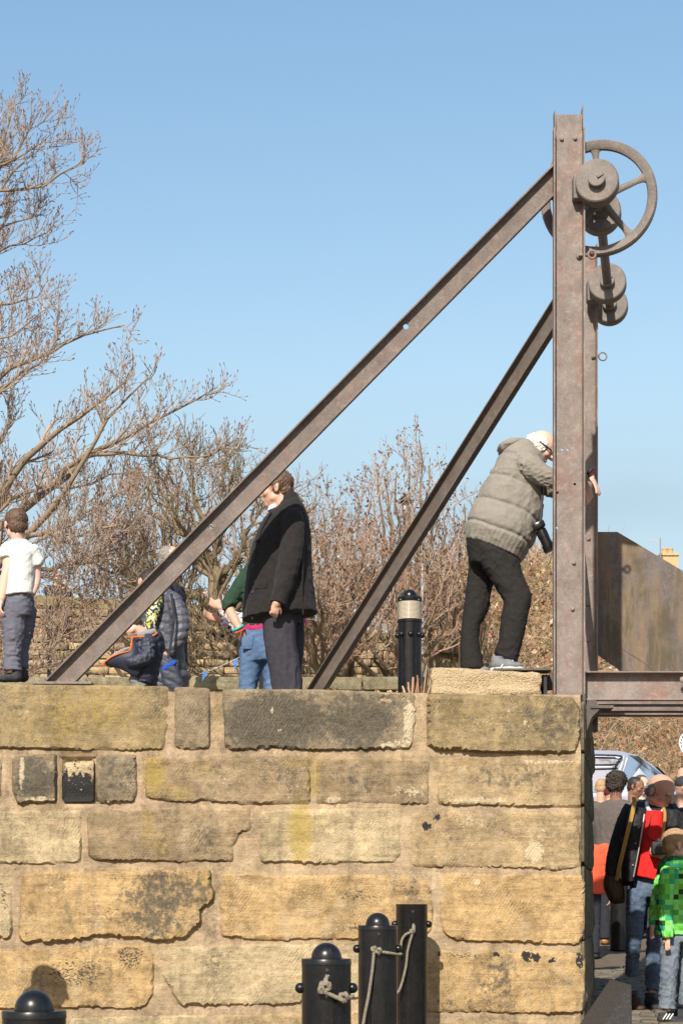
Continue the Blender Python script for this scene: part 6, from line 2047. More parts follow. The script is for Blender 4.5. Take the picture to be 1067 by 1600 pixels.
T = [sec([row(922, 10, 53, Y + .02, .10), row(945, 6, 54, Y + .02, .115), row(965, 7, 53, Y + .03, .11)]), limb([(21, 950, Y, .085), (22, 985, Y, .078), (21, 1012, Y, .064), (20, 1035, Y, .062), (20, 1049, Y, .068)]),
     limb([(40, 950, Y + .07, .078), (39, 985, Y + .09, .066), (33, 1012, Y + .11, .055), (34, 1046, Y + .11, .054)])]
fuse('joggers', T, CL['joggers'], .008, boy1, smooth=3, disp=folds(9, .010, (13, 13, 22)))
shoe('shoe', W(34, 1066, Y - .02), W(-3, 1067, Y + .06), .095, .075, CL['shoe_dark'], boy1)
shoe('shoe', W(43, 1066, Y + .10), W(12, 1066, Y + .22), .09, .075, CL['shoe_dark'], boy1)

# ---- man in the black coat
Y = 12.45
org = Vector((xw(440, Y), Y, DECK))
hd = Head(W(432, 765, Y), 60 / F * Y, -96, 3)
P = hd.skin(W(447, 800, Y), .27)
P += [sec([row(800, 436, 466, Y, .10), row(830, 410, 478, Y, .17), row(960, 405, 470, Y, .14)]), limb([(448, 975, 12.38, .06), (452, 1160, 12.38, .04)]), limb([(455, 975, 12.55, .06), (455, 1155, 12.56, .04)]),
      limb([(457, 820, 12.24, .05), (450, 880, 12.2, .04), (438, 925, 12.18, .034), (431, 946, 12.165, .028)])]
P += hand(W(431, 941, 12.165), (-.12, .0, -1), (.35, -1, -.1), .145, 1.75, -1)
man1 = tag(fuse('person', P, MAT['skin'], .0065, None, org, 3), 'man in a black wool coat standing behind the front strut, face half hidden by it', 'person')
hairpart(hd, 'short', MAT['hair_brown'], man1, .006, .03); eyes(hd, man1)
T = [sec([(444, 779, 468, 776, Y, .085), (430, 796, 474, 786, Y, .15), (412, 812, 480, 802, Y, .20), (398, 840, 486, 828, Y, .225), row(872, 388, 488, Y, .235), row(902, 384, 490, Y, .235), (381, 935, 493, 930, Y, .235), (379, 963, 496, 952, Y, .240), (378, 970, 497, 958, Y, .238)]),
     limb([(452, 803, 12.34, .075), (458, 822, 12.26, .080), (454, 872, 12.215, .076), (444, 912, 12.195, .068), (434, 944, 12.175, .058)])]
coat = fuse('coat', T, CL['coat_black'], .008, man1, smooth=4, disp=folds(5, .005, (9, 9, 4)))
fuse('collar', [sec([(438, 792, 470, 782, Y, .112), (441, 779, 467, 775, Y, .098), (445, 773, 464, 771, Y, .085)])], CL['coat_black'], .007, man1, smooth=2)
fuse('shirt_collar', [sec([(417, 800, 440, 794, Y - .01, .05), (420, 791, 438, 787, Y - .01, .05)])], CL['shirt'], .007, man1, smooth=2)
mb = MB(); c = W(409, 913, 12.250); mb.box(c, (21 / F * 12.3, .030, 14 / F * 12.3), (Vector((.93, -.36, 0)), Vector((.36, .93, 0)), Vector((0, 0, 1))), bev=.005); mb.build('pocket_flap', CL['coat_black'], man1, smooth=40)
mb = MB(); mb.tube(smooth_path([W(424, 800, 12.27), W(408, 830, 12.28), W(399, 870, 12.28), W(396, 920, 12.29), W(394, 968, 12.29)], 5), .006, 6); mb.build('front_seam', CL['coat_black'], man1, smooth=60)
mb = MB(); mb.tube(smooth_path([W(462, 806, 12.20), W(473, 830, 12.215), W(474, 870, 12.235), W(472, 930, 12.25), W(474, 960, 12.26)], 5), .005, 6); mb.build('side_seam', CL['coat_black'], man1, smooth=60)
for yy_ in (845, 885, 925):
    mb = MB(); mb.lathe(W(400 - (yy_ - 845) * .06, yy_, 12.275), [(.012, 0), (.013, -.004), (.010, -.008)], 12, ax=Vector((.35, 1, 0))); mb.build('button', MAT['rubber'], man1, smooth=40)
T = [sec([row(950, 408, 470, 12.45, .15), row(975, 408, 472, 12.45, .15)]), sec([row(955, 408, 462, 12.36, .10), row(1000, 412, 464, 12.36, .098), row(1040, 418, 470, 12.36, .092), row(1080, 425, 473, 12.36, .09), row(1152, 432, 472, 12.36, .085)]),
     sec([row(955, 426, 474, 12.55, .10), row(1000, 438, 476, 12.55, .09), row(1080, 438, 470, 12.55, .085), row(1148, 440, 470, 12.55, .08)])]
fuse('trousers', T, CL['trouser_navy'], .009, man1, smooth=4, disp=folds(15, .011, (15, 15, 4)))
shoe('shoe', Vector((xw(462, 12.36), 12.36, DECK)), Vector((xw(400, 12.36), 12.33, DECK)), .10, .09, CL['shoe_dark'], man1)
shoe('shoe', Vector((xw(465, 12.56), 12.56, DECK)), Vector((xw(404, 12.56), 12.57, DECK)), .10, .09, CL['shoe_dark'], man1)

# ---- woman in the green jumper
Y = 13.25
org = Vector((xw(408, Y), Y, DECK))
hd = Head(W(422, 842, Y), 49 / F * Y, 172, 5)
P = hd.skin(W(420, 876, Y), .21)
P += [sec([row(880, 398, 438, Y, .06), row(985, 390, 440, Y, .07)]), limb([(391, 1010, Y, .05), (391, 1160, Y, .035)]), limb([(424, 1010, Y, .05), (424, 1160, Y, .035)]),
      limb([(388, 895, Y, .04), (359, 942, Y - .04, .038), (367, 968, Y - .10, .034), (376, 984, Y - .13, .025)]), limb([(445, 895, Y, .04), (458, 940, Y, .035), (446, 985, Y - .08, .026)])]
P += hand(W(375, 982, Y - .13), (.35, .35, -1), (-.6, -1, 0), .15, .6, 1)
wom = tag(fuse('person', P, MAT['skin'], .0075, None, org, 3), 'person in a dark green jumper and blue jeans seen from behind beside the black coat', 'person')
hairpart(hd, 'long', MAT['hair_brown'], wom, .009)
T = [sec([row(872, 404, 436, Y, .07), row(880, 390, 446, Y, .095), row(895, 382, 450, Y, .11), row(935, 379, 449, Y, .115), row(972, 378, 450, Y, .125), row(981, 378, 451, Y, .125)]),
     limb([(396, 888, Y, .058), (386, 900, Y, .062), (370, 925, Y - .02, .060), (358, 943, Y - .05, .058), (361, 951, Y - .07, .054)]), limb([(444, 890, Y, .055), (456, 935, Y, .052), (450, 975, Y - .06, .042)])]
fuse('jumper', T, CL['green'], .009, wom, smooth=3, disp=folds(25, .008, (14, 14, 14)))
fuse('undershirt', [sec([row(976, 379, 451, Y, .122), row(988, 378, 452, Y, .124)])], CL['magenta'], .009, wom, smooth=1)
T = [sec([row(984, 378, 452, Y, .12), row(1000, 375, 455, Y, .132), row(1020, 373, 457, Y, .135), row(1035, 375, 456, Y, .12)]), sec([row(1015, 374, 414, Y, .115), row(1050, 374, 408, Y, .095), row(1080, 373, 402, Y, .085), row(1150, 376, 400, Y, .065)]), sec([row(1015, 412, 456, Y, .115), row(1050, 410, 448, Y, .095), row(1150, 414, 442, Y, .065)])]
jn = fuse('jeans', T, CL['jeans'], .009, wom, smooth=3, disp=folds(35, .006, (12, 12, 24)))
mb = MB(); mb.box(W(387, 1003, Y - .122), (18 / F * Y, .012, 22 / F * Y), bev=.004); mb.build('back_pocket', CL['jeans'], wom, smooth=40)
ring(W(372, 981, Y - .125), .038, .009, (.5, .3, -1), wom, 'bracelet').data.materials[0] = CL['turq']
ring(W(374.5, 986, Y - .13), .034, .007, (.5, .3, -1), wom, 'bracelet').data.materials[0] = CL['red_bead']
for x in (391, 424): shoe('shoe', Vector((xw(x, Y), Y - .06, DECK)), Vector((xw(x, Y), Y + .17, DECK)), .085, .08, CL['shoe_dark'], wom)

# ---- a child in bright prints, nearly hidden behind the black coat
Y = 13.7
org = Vector((xw(456, Y), Y, DECK))
hd = Head(W(452, 930, Y), 40 / F * Y, 170)
P = hd.skin(W(452, 958, Y), .2) + [sec([row(960, 442, 464, Y, .05), row(1060, 440, 466, Y, .05)]), limb([(446, 1050, Y, .04), (446, 1148, Y, .03)]), limb([(462, 1050, Y, .04), (462, 1148, Y, .03)])]
kid = tag(fuse('person', P, MAT['skin_pale'], .010, None, org, 3), 'child in a pink, green and yellow print peeping out behind the black coat trousers', 'person')
hairpart(hd, 'long', MAT['hair_brown'], kid, .010)
fuse('dress', [sec([row(954, 440, 466, Y, .07), row(966, 434, 480, Y, .10), row(990, 436, 477, Y, .10), row(1020, 432, 474, Y, .11), row(1048, 428, 473, Y, .12)])], CL['bright'], .010, kid, smooth=3, disp=folds(45, .012, (20, 20, 4)))
fuse('leggings', [limb([(446, 1040, Y, .055), (446, 1140, Y, .04)]), limb([(461, 1040, Y, .055), (461, 1140, Y, .04)])], CL['dark'], .012, kid, smooth=2)
for x in (446, 462): shoe('shoe', Vector((xw(x, Y), Y - .05, DECK)), Vector((xw(x, Y), Y + .13, DECK)), .07, .06, CL['shoe_dark'], kid)

# ---- woman in the grey puffer coat
Y = 14.2
org = Vector((xw(252, Y), Y, DECK))
hd = Head(W(236, 914, Y - .05), 46 / F * Y, -80, 30)
P = hd.skin(W(250, 934, Y), .22) + [sec([row(935, 236, 270, Y, .08), row(1060, 230, 280, Y, .08)]), limb([(245, 1050, Y, .05), (248, 1160, Y, .035)]), limb([(268, 1050, Y + .1, .05), (268, 1160, Y + .1, .035)]),
     limb([(272, 945, Y - .12, .045), (281, 982, Y - .15, .04), (262, 1018, Y - .16, .03)])]
P += hand(W(262, 1018, Y - .16), (-.6, 0, -1), (0, -1, 0), .16, .9, 1)
puf = tag(fuse('person', P, MAT['skin'], .0085, None, org, 3), 'dark-haired woman in a long grey puffer coat with a yellow and navy scarf', 'person')
hairpart(hd, 'long', MAT['hair_dark'], puf, .010)
bf = baffles(W(250, 1070, Y), (.20, 0, 1), .075, .014, 2, .004)
T = [sec([row(920, 236, 264, Y, .09), row(928, 226, 275, Y, .13), row(945, 221, 282, Y, .16), row(975, 219, 285, Y, .17), row(1010, 218, 287, Y, .18), row(1040, 218, 292, Y, .19), (222, 1070, 296, 1060, Y, .19), (226, 1084, 288, 1072, Y, .17)])]
fuse('puffer_coat', T, CL['puffer'], .008, puf, smooth=3, disp=bf)
T = [limb([(268, 932, Y - .10, .062), (277, 950, Y - .14, .068), (283, 972, Y - .17, .066), (281, 993, Y - .18, .062), (271, 1010, Y - .18, .057), (263, 1019, Y - .18, .050)])]
fuse('sleeve', T, CL['puffer'], .008, puf, smooth=3, disp=baffles(W(280, 1010, Y), (-.12, 0, 1), .062, .012, 5, .004, .3))
fuse('scarf', [limb([(246, 922, Y - .13, .05), (245, 935, Y - .18, .055), (240, 955, Y - .2, .055), (236, 975, Y - .205, .052), (235, 992, Y - .2, .045)]), limb([(232, 930, Y - .12, .05), (240, 924, Y - .1, .06), (252, 926, Y - .08, .05)])], CL['flowers'], .009, puf, smooth=2, disp=folds(55, .012, (20, 20, 12)))
for k, x in enumerate((246, 268)): shoe('shoe', Vector((xw(x + 8, Y), Y + .1 * k, DECK)), Vector((xw(x - 36, Y), Y + .1 * k - .05, DECK)), .09, .1, CL['shoe_dark'], puf)
# her bag
Yb_ = 13.78
bagc = W(266, 1052, Yb_)
fb = fuse('shoulder_bag', [sec([(250, 1022, 274, 1034, Yb_, .035), (250, 1045, 284, 1056, Yb_, .04), (254, 1066, 289, 1072, Yb_, .04), (258, 1082, 286, 1084, Yb_, .035)], e=3.2)], CL['navy'], .008, None, bagc, 3, disp=baffles(bagc, (.5, 0, 1), .06, .006, 1, .003))
tag(fb, 'navy quilted bag with a royal blue band hanging beside the grey puffer coat', 'bag')
fuse('blue_band', [sec([(252, 1044, 275, 1030, Yb_ - .012, .030), (255, 1050, 278, 1036, Yb_ - .012, .030)], e=4)], CL['band_blue'], .007, fb, smooth=1)
mb = MB(); mb.tube(smooth_path([W(262, 1036, Yb_), W(268, 1000, Yb_ + .1), W(272, 960, Yb_ + .12), W(268, 928, Yb_ + .2)], 5), .010, 6); mb.build('strap', CL['dark'], fb, smooth=60)

# ---- grey-haired man behind her
b_, h_, p_ = standing('man with receding grey hair behind the woman in the puffer coat', 264, 853, 15.3, 78, 'dark', 'dark', 'hair_grey', 'receding', ground=DECK, width=.85, H=47 / F * 15.3, vox=.012)

# ---- child bending forward in the navy jacket
Y = 12.95
org = Vector((xw(222, Y), Y, DECK))
hd = Head(W(203, 976, Y - .02), 45 / F * Y, -98, 42)
P = hd.skin(W(228, 996, Y), .21) + [sec([row(994, 216, 246, Y, .07), row(1060, 212, 240, Y, .07)]), limb([(216, 1060, Y - .05, .05), (218, 1100, Y - .05, .045), (214, 1160, Y - .05, .03)]), limb([(232, 1060, Y + .05, .05), (232, 1160, Y + .05, .03)]),
     limb([(231, 1004, Y - .11, .04), (230, 1026, Y - .16, .035), (208, 1034, Y - .17, .028), (196, 1033, Y - .16, .022)])]
P += hand(W(198, 1033, Y - .16), (-1, .1, .1), (0, -.5, 1), .12, .9, 1)
kid2 = tag(fuse('person', P, MAT['skin_pale'], .0065, None, org, 3), 'child with blue glasses bending forward in an open navy jacket edged in orange', 'person')
hairpart(hd, 'short', MAT['hair_brown'], kid2, .007)
for q in (-1, 1):
    c = hd.at(q * .15, .40, .0); o = ring(c, .105 * hd.H, .022 * hd.H, hd.f, kid2, 'glasses_rim'); o.data.materials[0] = CL['band_blue']
    mb = MB(); mb.tube([hd.at(q * .25, .38, .01), hd.at(q * .355, .20, .0), hd.at(q * .365, -.05, .02)], .018 * hd.H, 6); mb.build('glasses_arm', CL['band_blue'], kid2)
T = [sec([row(990, 214, 250, Y, .08), row(1000, 208, 254, Y, .115), row(1018, 204, 256, Y, .13), row(1038, 203, 251, Y, .135), (205, 1058, 247, 1062, Y, .135), (209, 1066, 244, 1071, Y, .125)])]
jk = fuse('jacket', T, CL['navy'], .0075, kid2, smooth=3, disp=baffles(W(225, 1066, Y), (.12, 0, 1), .052, .008, 8, .005))
T = [limb([(236, 998, Y - .09, .050), (232, 1006, Y - .13, .058), (231, 1024, Y - .17, .055), (215, 1033, Y - .18, .050), (199, 1034, Y - .17, .042)])]
fuse('sleeve', T, CL['navy'], .007, kid2, smooth=3, disp=folds(66, .009, (22, 22, 22)))
fuse('hood', [ellipsoid(W(246, 1000, Y), (12 / F * Y, .12, 16 / F * Y)), ellipsoid(W(250, 1010, Y), (9 / F * Y, .10, 12 / F * Y))], CL['navy'], .0075, kid2, smooth=3, disp=folds(67, .008, (18, 18, 18)))
# the open front, flung out to the left: a thick quilted sheet
def sheet(name, grid, thick, mat, par):
    V, Q = [], []
    m, n = len(grid), len(grid[0])
    for off in (0, thick):
        for r_ in grid:
            for (x, y, yy) in r_: V.append(W(x, y, yy + off))
    for k in range(2):
        b = k * m * n
        for i in range(m - 1):
            for j in range(n - 1): Q.append((b + i * n + j, b + i * n + j + 1, b + (i + 1) * n + j + 1, b + (i + 1) * n + j))
    loop = [j for j in range(n)] + [i * n + n - 1 for i in range(1, m)] + [(m - 1) * n + j for j in range(n - 2, -1, -1)] + [i * n for i in range(m - 2, 0, -1)]
    for a, b in zip(loop, loop[1:] + loop[:1]): Q.append((a, b, b + m * n, a + m * n))
    mb = MB(); mb.add(V, Q); o = mb.build(name, mat, par)
    s = o.modifiers.new('s', 'SUBSURF'); s.levels = s.render_levels = 2
    auto_smooth(o, 60)
    return o
top_edge = [(208, 996, Y - .13), (206, 1008, Y - .16), (202, 1017, Y - .18), (188, 1021, Y - .20), (174, 1027, Y - .22), (162, 1036, Y - .24)]
mid_edge = [(214, 1010, Y - .15), (212, 1022, Y - .19), (208, 1030, Y - .21), (196, 1034, Y - .19), (182, 1036, Y - .2), (164, 1038, Y - .23)]
low_edge = [(226, 1030, Y - .15), (222, 1052, Y - .16), (214, 1060, Y - .16), (200, 1052, Y - .15), (186, 1044, Y - .17), (165, 1040, Y - .22)]
sheet('jacket_front', [top_edge, mid_edge, low_edge], .018, CL['navy'], kid2)
mb = MB(); mb.tube(smooth_path([W(*p) for p in [(246, 988, Y - .11), (240, 993, Y - .13), (224, 995, Y - .14)] + top_edge], 5), .0065, 8); mb.tube([W(163, 1035, Y - .24), W(161, 1040, Y - .24)], .010, 6); mb.build('orange_trim', CL['orange'], kid2, smooth=60)
fuse('lining', [limb([(244, 986, Y - .07, .022), (230, 990, Y - .09, .026), (215, 994, Y - .10, .018)]), limb([(204, 1012, Y - .15, .012), (186, 1020, Y - .18, .016), (166, 1033, Y - .21, .010)])], CL['lining'], .006, kid2, smooth=2)
fuse('trousers', [limb([(217, 1056, Y - .05, .072), (218, 1090, Y - .05, .065), (215, 1155, Y - .05, .05)]), limb([(232, 1056, Y + .05, .07), (232, 1155, Y + .05, .05)])], CL['greyjean'], .009, kid2, smooth=3, disp=folds(68, .008, (16, 16, 22)))
for yy in (-.05, .05): shoe('shoe', Vector((xw(224, Y), Y + yy, DECK)), Vector((xw(184, Y), Y + yy, DECK)), .08, .07, CL['shoe_dark'], kid2)

# ---- man in the grey padded jacket leaning on the crane
Y = 12.32
org = Vector((xw(765, Y), Y, 2.525))
hd = Head(W(845, 699, Y - .02), 53 / F * Y, 84, 34)
P = hd.skin(W(824, 716, Y), .25)
P += [sec([(788, 712, 838, 718, Y, .13), (765, 760, 832, 780, Y, .13), (745, 830, 812, 850, Y, .13)]),
      limb([(755, 860, 12.42, .06), (743, 945, 12.42, .05), (736, 1030, 12.42, .035)]), limb([(785, 870, 12.24, .06), (805, 935, 12.22, .05), (792, 1028, 12.2, .035)]),
      limb([(826, 722, 12.16, .05), (858, 746, 12.14, .043), (884, 757, 12.16, .040), (905, 748, 12.17, .033), (917, 742, 12.17, .027)]),
      limb([(828, 725, 12.44, .05), (850, 760, 12.42, .04), (880, 762, 12.32, .034), (912, 752, 12.26, .027)])]
P += hand(W(920, 742, 12.17), (.52, -.05, -.85), (.75, -.45, .5), .165, .30, -1, .12)
P += hand(W(911, 752, 12.25), (.45, .1, -1), (.5, -1, .2), .175, .7, 1)
lean = tag(fuse('person', P, MAT['skin_pale'], .0065, None, org, 3), 'white-haired man in a grey padded jacket and black trousers leaning on the crane post', 'person')
hairpart(hd, 'fringe_long', MAT['hair_white'], lean, .0065, .045)
mb = MB()
for q in (-1, 1): mb.tube([hd.at(q * .30, .36, .02), hd.at(q * .355, .15, .03), hd.at(q * .37, -.08, .04)], .006, 6)
mb.build('glasses', MAT['rubber'], lean)
pz = np.array(W(770, 845, Y)); ax = np.array(Vector((.45, 0, .9)).normalized())
ff = folds(71, .0075, (12, 12, 9), 1.3)
def quilt(V, Nn):
    t = (V - pz) @ ax
    t = t + .015 * np.sin(V[:, 0] * 11 + V[:, 1] * 5)
    d = np.zeros(len(V))
    for line, dep in ((.055, .012), (.215, .010), (.375, .009), (.52, .007)):
        d -= dep * np.exp(-((t - line) / .010) ** 2)
    d += .009 * np.clip(1 - ((t - .135) / .075) ** 2, 0, 1) + .005 * np.clip(1 - ((t - .295) / .075) ** 2, 0, 1)
    d += np.where(t < .05, .0012 * np.sin(((V - pz) @ np.array((.9, 0, -.45))) * 210), 0)
    return d + ff(V, Nn)
T = [sec([(727, 843, 814, 880, Y, .17), (726, 834, 819, 872, Y, .185), (727, 818, 829, 855, Y, .215), (736, 797, 842, 824, Y, .21), (746, 776, 848, 793, Y, .205), (757, 752, 849, 763, Y, .205), (768, 733, 850, 738, Y, .205), (779, 712, 849, 716, Y, .19), (790, 697, 838, 702, Y, .145), (803, 688, 830, 692, Y, .10)])]
fuse('padded_jacket', T, CL['jacket_grey'], .0075, lean, smooth=4, disp=quilt)
fuse('hood', [sec([(779, 706, 786, 712, Y, .10), (782, 693, 800, 706, Y, .14), (800, 687, 812, 702, Y, .13), (816, 687, 822, 698, Y, .10)]), ellipsoid(W(783, 700, Y), (7 / F * Y, .12, 6 / F * Y))], CL['jacket_grey'], .0075, lean, smooth=3, disp=folds(72, .006, (18, 18, 18)))
fuse('sleeve', [limb([(812, 722, 12.20, .088), (828, 730, 12.14, .088), (846, 742, 12.115, .074), (864, 748, 12.11, .066), (886, 756, 12.13, .058), (905, 747, 12.15, .048), (913, 743, 12.16, .043)])], CL['jacket_grey'], .007, lean, smooth=4, disp=folds(73, .011, (20, 20, 20)))
fuse('sleeve', [limb([(820, 728, 12.42, .08), (848, 758, 12.44, .066), (872, 764, 12.36, .055), (905, 755, 12.27, .042)])], CL['jacket_grey'], .008, lean, smooth=3, disp=folds(74, .008, (20, 20, 20)))
ring(W(919.5, 739, 12.17), .036, .011, (.75, 0, -.72), lean, 'watch').data.materials[0] = MAT['rubber']
ring(W(922, 742, 12.17), .034, .006, (.75, 0, -.72), lean, 'wristband').data.materials[0] = CL['maroon']
T = [sec([(728, 838, 800, 850, Y, .16), (729, 855, 812, 880, Y, .165), (733, 880, 806, 900, Y, .15)]),
     sec([row(850, 728, 788, 12.42, .10), row(880, 731, 786, 12.42, .10), row(912, 728, 770, 12.42, .095), row(953, 723, 764, 12.42, .088), row(978, 720, 751, 12.42, .08), row(1005, 718, 749, 12.42, .08), row(1046, 718, 757, 12.42, .085)]),
     sec([(742, 850, 812, 876, 12.23, .10), (752, 884, 817, 898, 12.23, .10), (768, 911, 825, 915, 12.22, .098), (785, 940, 831, 931, 12.21, .095), (781, 969, 826, 958, 12.2, .088), (777, 1003, 818, 995, 12.2, .083), (772, 1016, 813, 1015, 12.2, .085), (775, 1030, 808, 1037, 12.2, .078)])]
fuse('trousers', T, CL['black_trouser'], .008, lean, smooth=4, disp=folds(75, .0065, (13, 13, 16)))
s1 = shoe('shoe', Vector((xw(766, 12.12), 12.12, zj + .018)), Vector((xw(817, 12.06), 12.06, zj + .018)), .105, .088, CL['trainer'], lean, CL['sole_white'])
for k in range(3):
    mb = MB(); a = W(781 + 6 * k, 1045, 12.035); b2 = W(789 + 6 * k, 1032, 12.07)
    mb.tube([a, b2], .0045, 6)
    if k != 1: mb.build('shoe_stripe', CL['sole_white'], s1)
shoe('shoe', Vector((xw(722, 12.42), 12.42, 2.53)), Vector((xw(766, 12.42), 12.40, 2.53)), .105, .085, CL['trainer'], lean, CL['sole_white'])
# his camera
cp = W(842, 824, 12.16)
camo = empty('camera_with_lens', cp, 'black camera with a long lens hanging at the chest of the leaning man', 'camera')
mb = MB(); ld = Vector((.42, -.05, -.9)).normalized()
mb.box(cp - ld * .01, (.11, .05, .075), (Vector((0, 1, 0)), ld, ld.cross(Vector((0, 1, 0)))), bev=.012); mb.build('camera_body', MAT['black'], camo, smooth=40)
mb = MB(); mb.lathe(cp + ld * .02, [(.034, 0), (.036, .02), (.036, .055), (.034, .057), (.034, .10), (.040, .105), (.041, .145), (.039, .150), (.033, .148)], 28, ax=ld); mb.build('lens', MAT['black'], camo, smooth=35)
mb = MB(); mb.tube(smooth_path([cp + Vector((0, -.06, .02)), W(846, 790, 12.14), W(846, 730, 12.2)], 5), .007, 6); mb.build('strap', MAT['rubber'], camo)
# brace between the posts that his forearms rest on
mb = MB(); z0 = z_of(772, 12.2)
a_, b2 = Vector((FR.x - .02, YW + .02, z0)), rp + Vector((-.02, 0, z0))
mb.prism([a_ + Vector((-.03, 0, 0)), a_ + Vector((.03, 0, 0)), a_ + Vector((.03, 0, .012)), a_ + Vector((-.03, 0, .012))], b2 - a_); mb.build('brace', MAT['iron'], crane)

# ---- bald man in a red jumper
Y = 14.85
g = gz(Y) - .02
org = Vector((xw(1008, Y), Y, g))
hd = Head(W(1031, 1237, Y - .06), 56 / F * Y, 46, 24)
P = hd.skin(W(1020, 1268, Y - .02), .24)
P += [sec([row(1270, 990, 1050, Y, .09), row(1370, 990, 1042, Y, .09)]), limb([(994, 1400, Y - .1, .06), (990, 1450, Y - .14, .05), (987, 1525, Y - .05, .035)]), limb([(1022, 1400, Y + .02, .06), (1020, 1470, Y, .05), (1018, 1552, Y - .02, .035)]),
      limb([(988, 1270, Y, .05), (968, 1315, Y + .02, .042), (957, 1350, Y, .034), (957, 1372, Y - .02, .027)]), limb([(1056, 1275, Y, .05), (1064, 1325, Y - .02, .042), (1050, 1345, Y - .2, .034), (1040, 1338, Y - .27, .027)])]
P += hand(W(957, 1372, Y - .02), (.05, -.1, -1), (-1, -.2, 0), .18, .9, -1)
P += hand(W(1041, 1338, Y - .27), (-.9, -.25, .25), (.2, -1, 0), .17, .9, 1)
red = tag(fuse('person', P, MAT['skin'], .0075, None, org, 3), 'bald man with glasses in a red jumper under an open dark jacket, walking in jeans', 'person')
eyes(hd, red)
for q in (-1, 1):
    ring(hd.at(q * .15, .42, -.01), .085 * hd.H, .010 * hd.H, hd.f, red, 'glasses_rim').data.materials[0] = MAT['metal_pale']
    mb = MB(); mb.tube([hd.at(q * .23, .40, 0), hd.at(q * .35, .18, .02), hd.at(q * .36, -.05, .03)], .010 * hd.H, 5); mb.build('glasses_arm', MAT['metal_pale'], red)
hairpart(hd, 'fringe', MAT['hair_grey'], red, .008, .01)
fuse('jumper', [sec([(1006, 1266, 1036, 1268, Y - .10, .10), row(1290, 1000, 1036, Y - .10, .115), row(1330, 994, 1036, Y - .10, .12), (986, 1364, 1038, 1376, Y - .09, .125), (987, 1368, 1038, 1379, Y - .09, .12)])], CL['red'], .008, red, smooth=3, disp=folds(81, .005, (14, 14, 14)))
fuse('shirt_collar', [limb([(1009, 1254, Y - .04, .016), (1012, 1264, Y - .12, .018), (1022, 1275, Y - .195, .013)], 8), limb([(1037, 1264, Y - .10, .014), (1031, 1271, Y - .16, .015), (1024, 1277, Y - .198, .011)], 8)], CL['shirt'], .006, red, smooth=2)
T = [sec([row(1249, 1004, 1038, Y + .09, .07), row(1255, 986, 1055, Y + .05, .12), row(1275, 974, 1062, Y + .03, .165), row(1310, 972, 1064, Y + .04, .165), row(1350, 970, 1062, Y + .05, .165), row(1384, 970, 1056, Y + .05, .16)]),
     sec([row(1262, 982, 1010, Y - .10, .08), row(1300, 976, 1003, Y - .13, .09), row(1340, 974, 998, Y - .14, .09), row(1378, 972, 990, Y - .13, .09)]), sec([row(1265, 1036, 1060, Y - .10, .08), row(1300, 1035, 1064, Y - .13, .09), row(1378, 1036, 1064, Y - .13, .09)]),
     limb([(990, 1262, Y, .085), (978, 1285, Y, .08), (967, 1315, Y + .02, .075), (958, 1345, Y, .064), (956, 1370, Y - .02, .058)]), limb([(1054, 1265, Y, .085), (1064, 1305, Y, .078), (1063, 1335, Y - .06, .068), (1050, 1346, Y - .2, .055)])]
fuse('jacket', T, CL['wax'], .009, red, smooth=3, disp=folds(82, .011, (14, 14, 10)))
for (x, y) in ((1000, 1293), (995, 1318), (1029, 1300), (991, 1352)):
    mb = MB(); mb.ball(W(x - (3 if x < 1010 else -8), y, Y - .235), .008, 8); mb.build('press_stud', MAT['metal_pale'], red)
mb = MB(); mb.tube(smooth_path([W(1006, 1272, Y - .235), W(1002, 1300, Y - .245), W(996, 1335, Y - .25), W(989, 1370, Y - .245)], 4), .006, 6); mb.build('zip', MAT['metal_pale'], red)
mb = MB(); mb.tube(smooth_path([W(1017, 1272, Y - .20), W(1013, 1292, Y - .235), W(1010, 1305, Y - .24), W(1018, 1312, Y - .24), W(1026, 1318, Y - .26)], 4), .004, 5); mb.build('cord', MAT['rubber'], red)
T = [sec([row(1362, 988, 1038, Y - .02, .125), row(1385, 984, 1042, Y - .02, .14), row(1402, 982, 1044, Y - .02, .13)]), limb([(995, 1392, Y - .08, .088), (992, 1425, Y - .13, .078), (991, 1452, Y - .15, .070), (988, 1490, Y - .12, .060), (987, 1524, Y - .06, .058)]),
     limb([(1026, 1395, Y, .085), (1024, 1440, Y, .074), (1020, 1490, Y, .064), (1019, 1548, Y - .02, .064)])]
fuse('jeans', T, CL['jeans_dark'], .009, red, smooth=3, disp=folds(83, .009, (13, 13, 20)))
gY = lambda yy: gz(yy) - .01
shoe('boot', Vector((xw(985, 14.8), 14.82, gY(14.8) + .05)), Vector((xw(998, 14.7), 14.58, gY(14.6))), .105, .12, CL['leather'], red)
shoe('boot', Vector((xw(1013, 14.85), 14.90, gY(14.9))), Vector((xw(1028, 14.7), 14.66, gY(14.66))), .11, .13, CL['shoe_dark'], red, CL['brown_sole'])
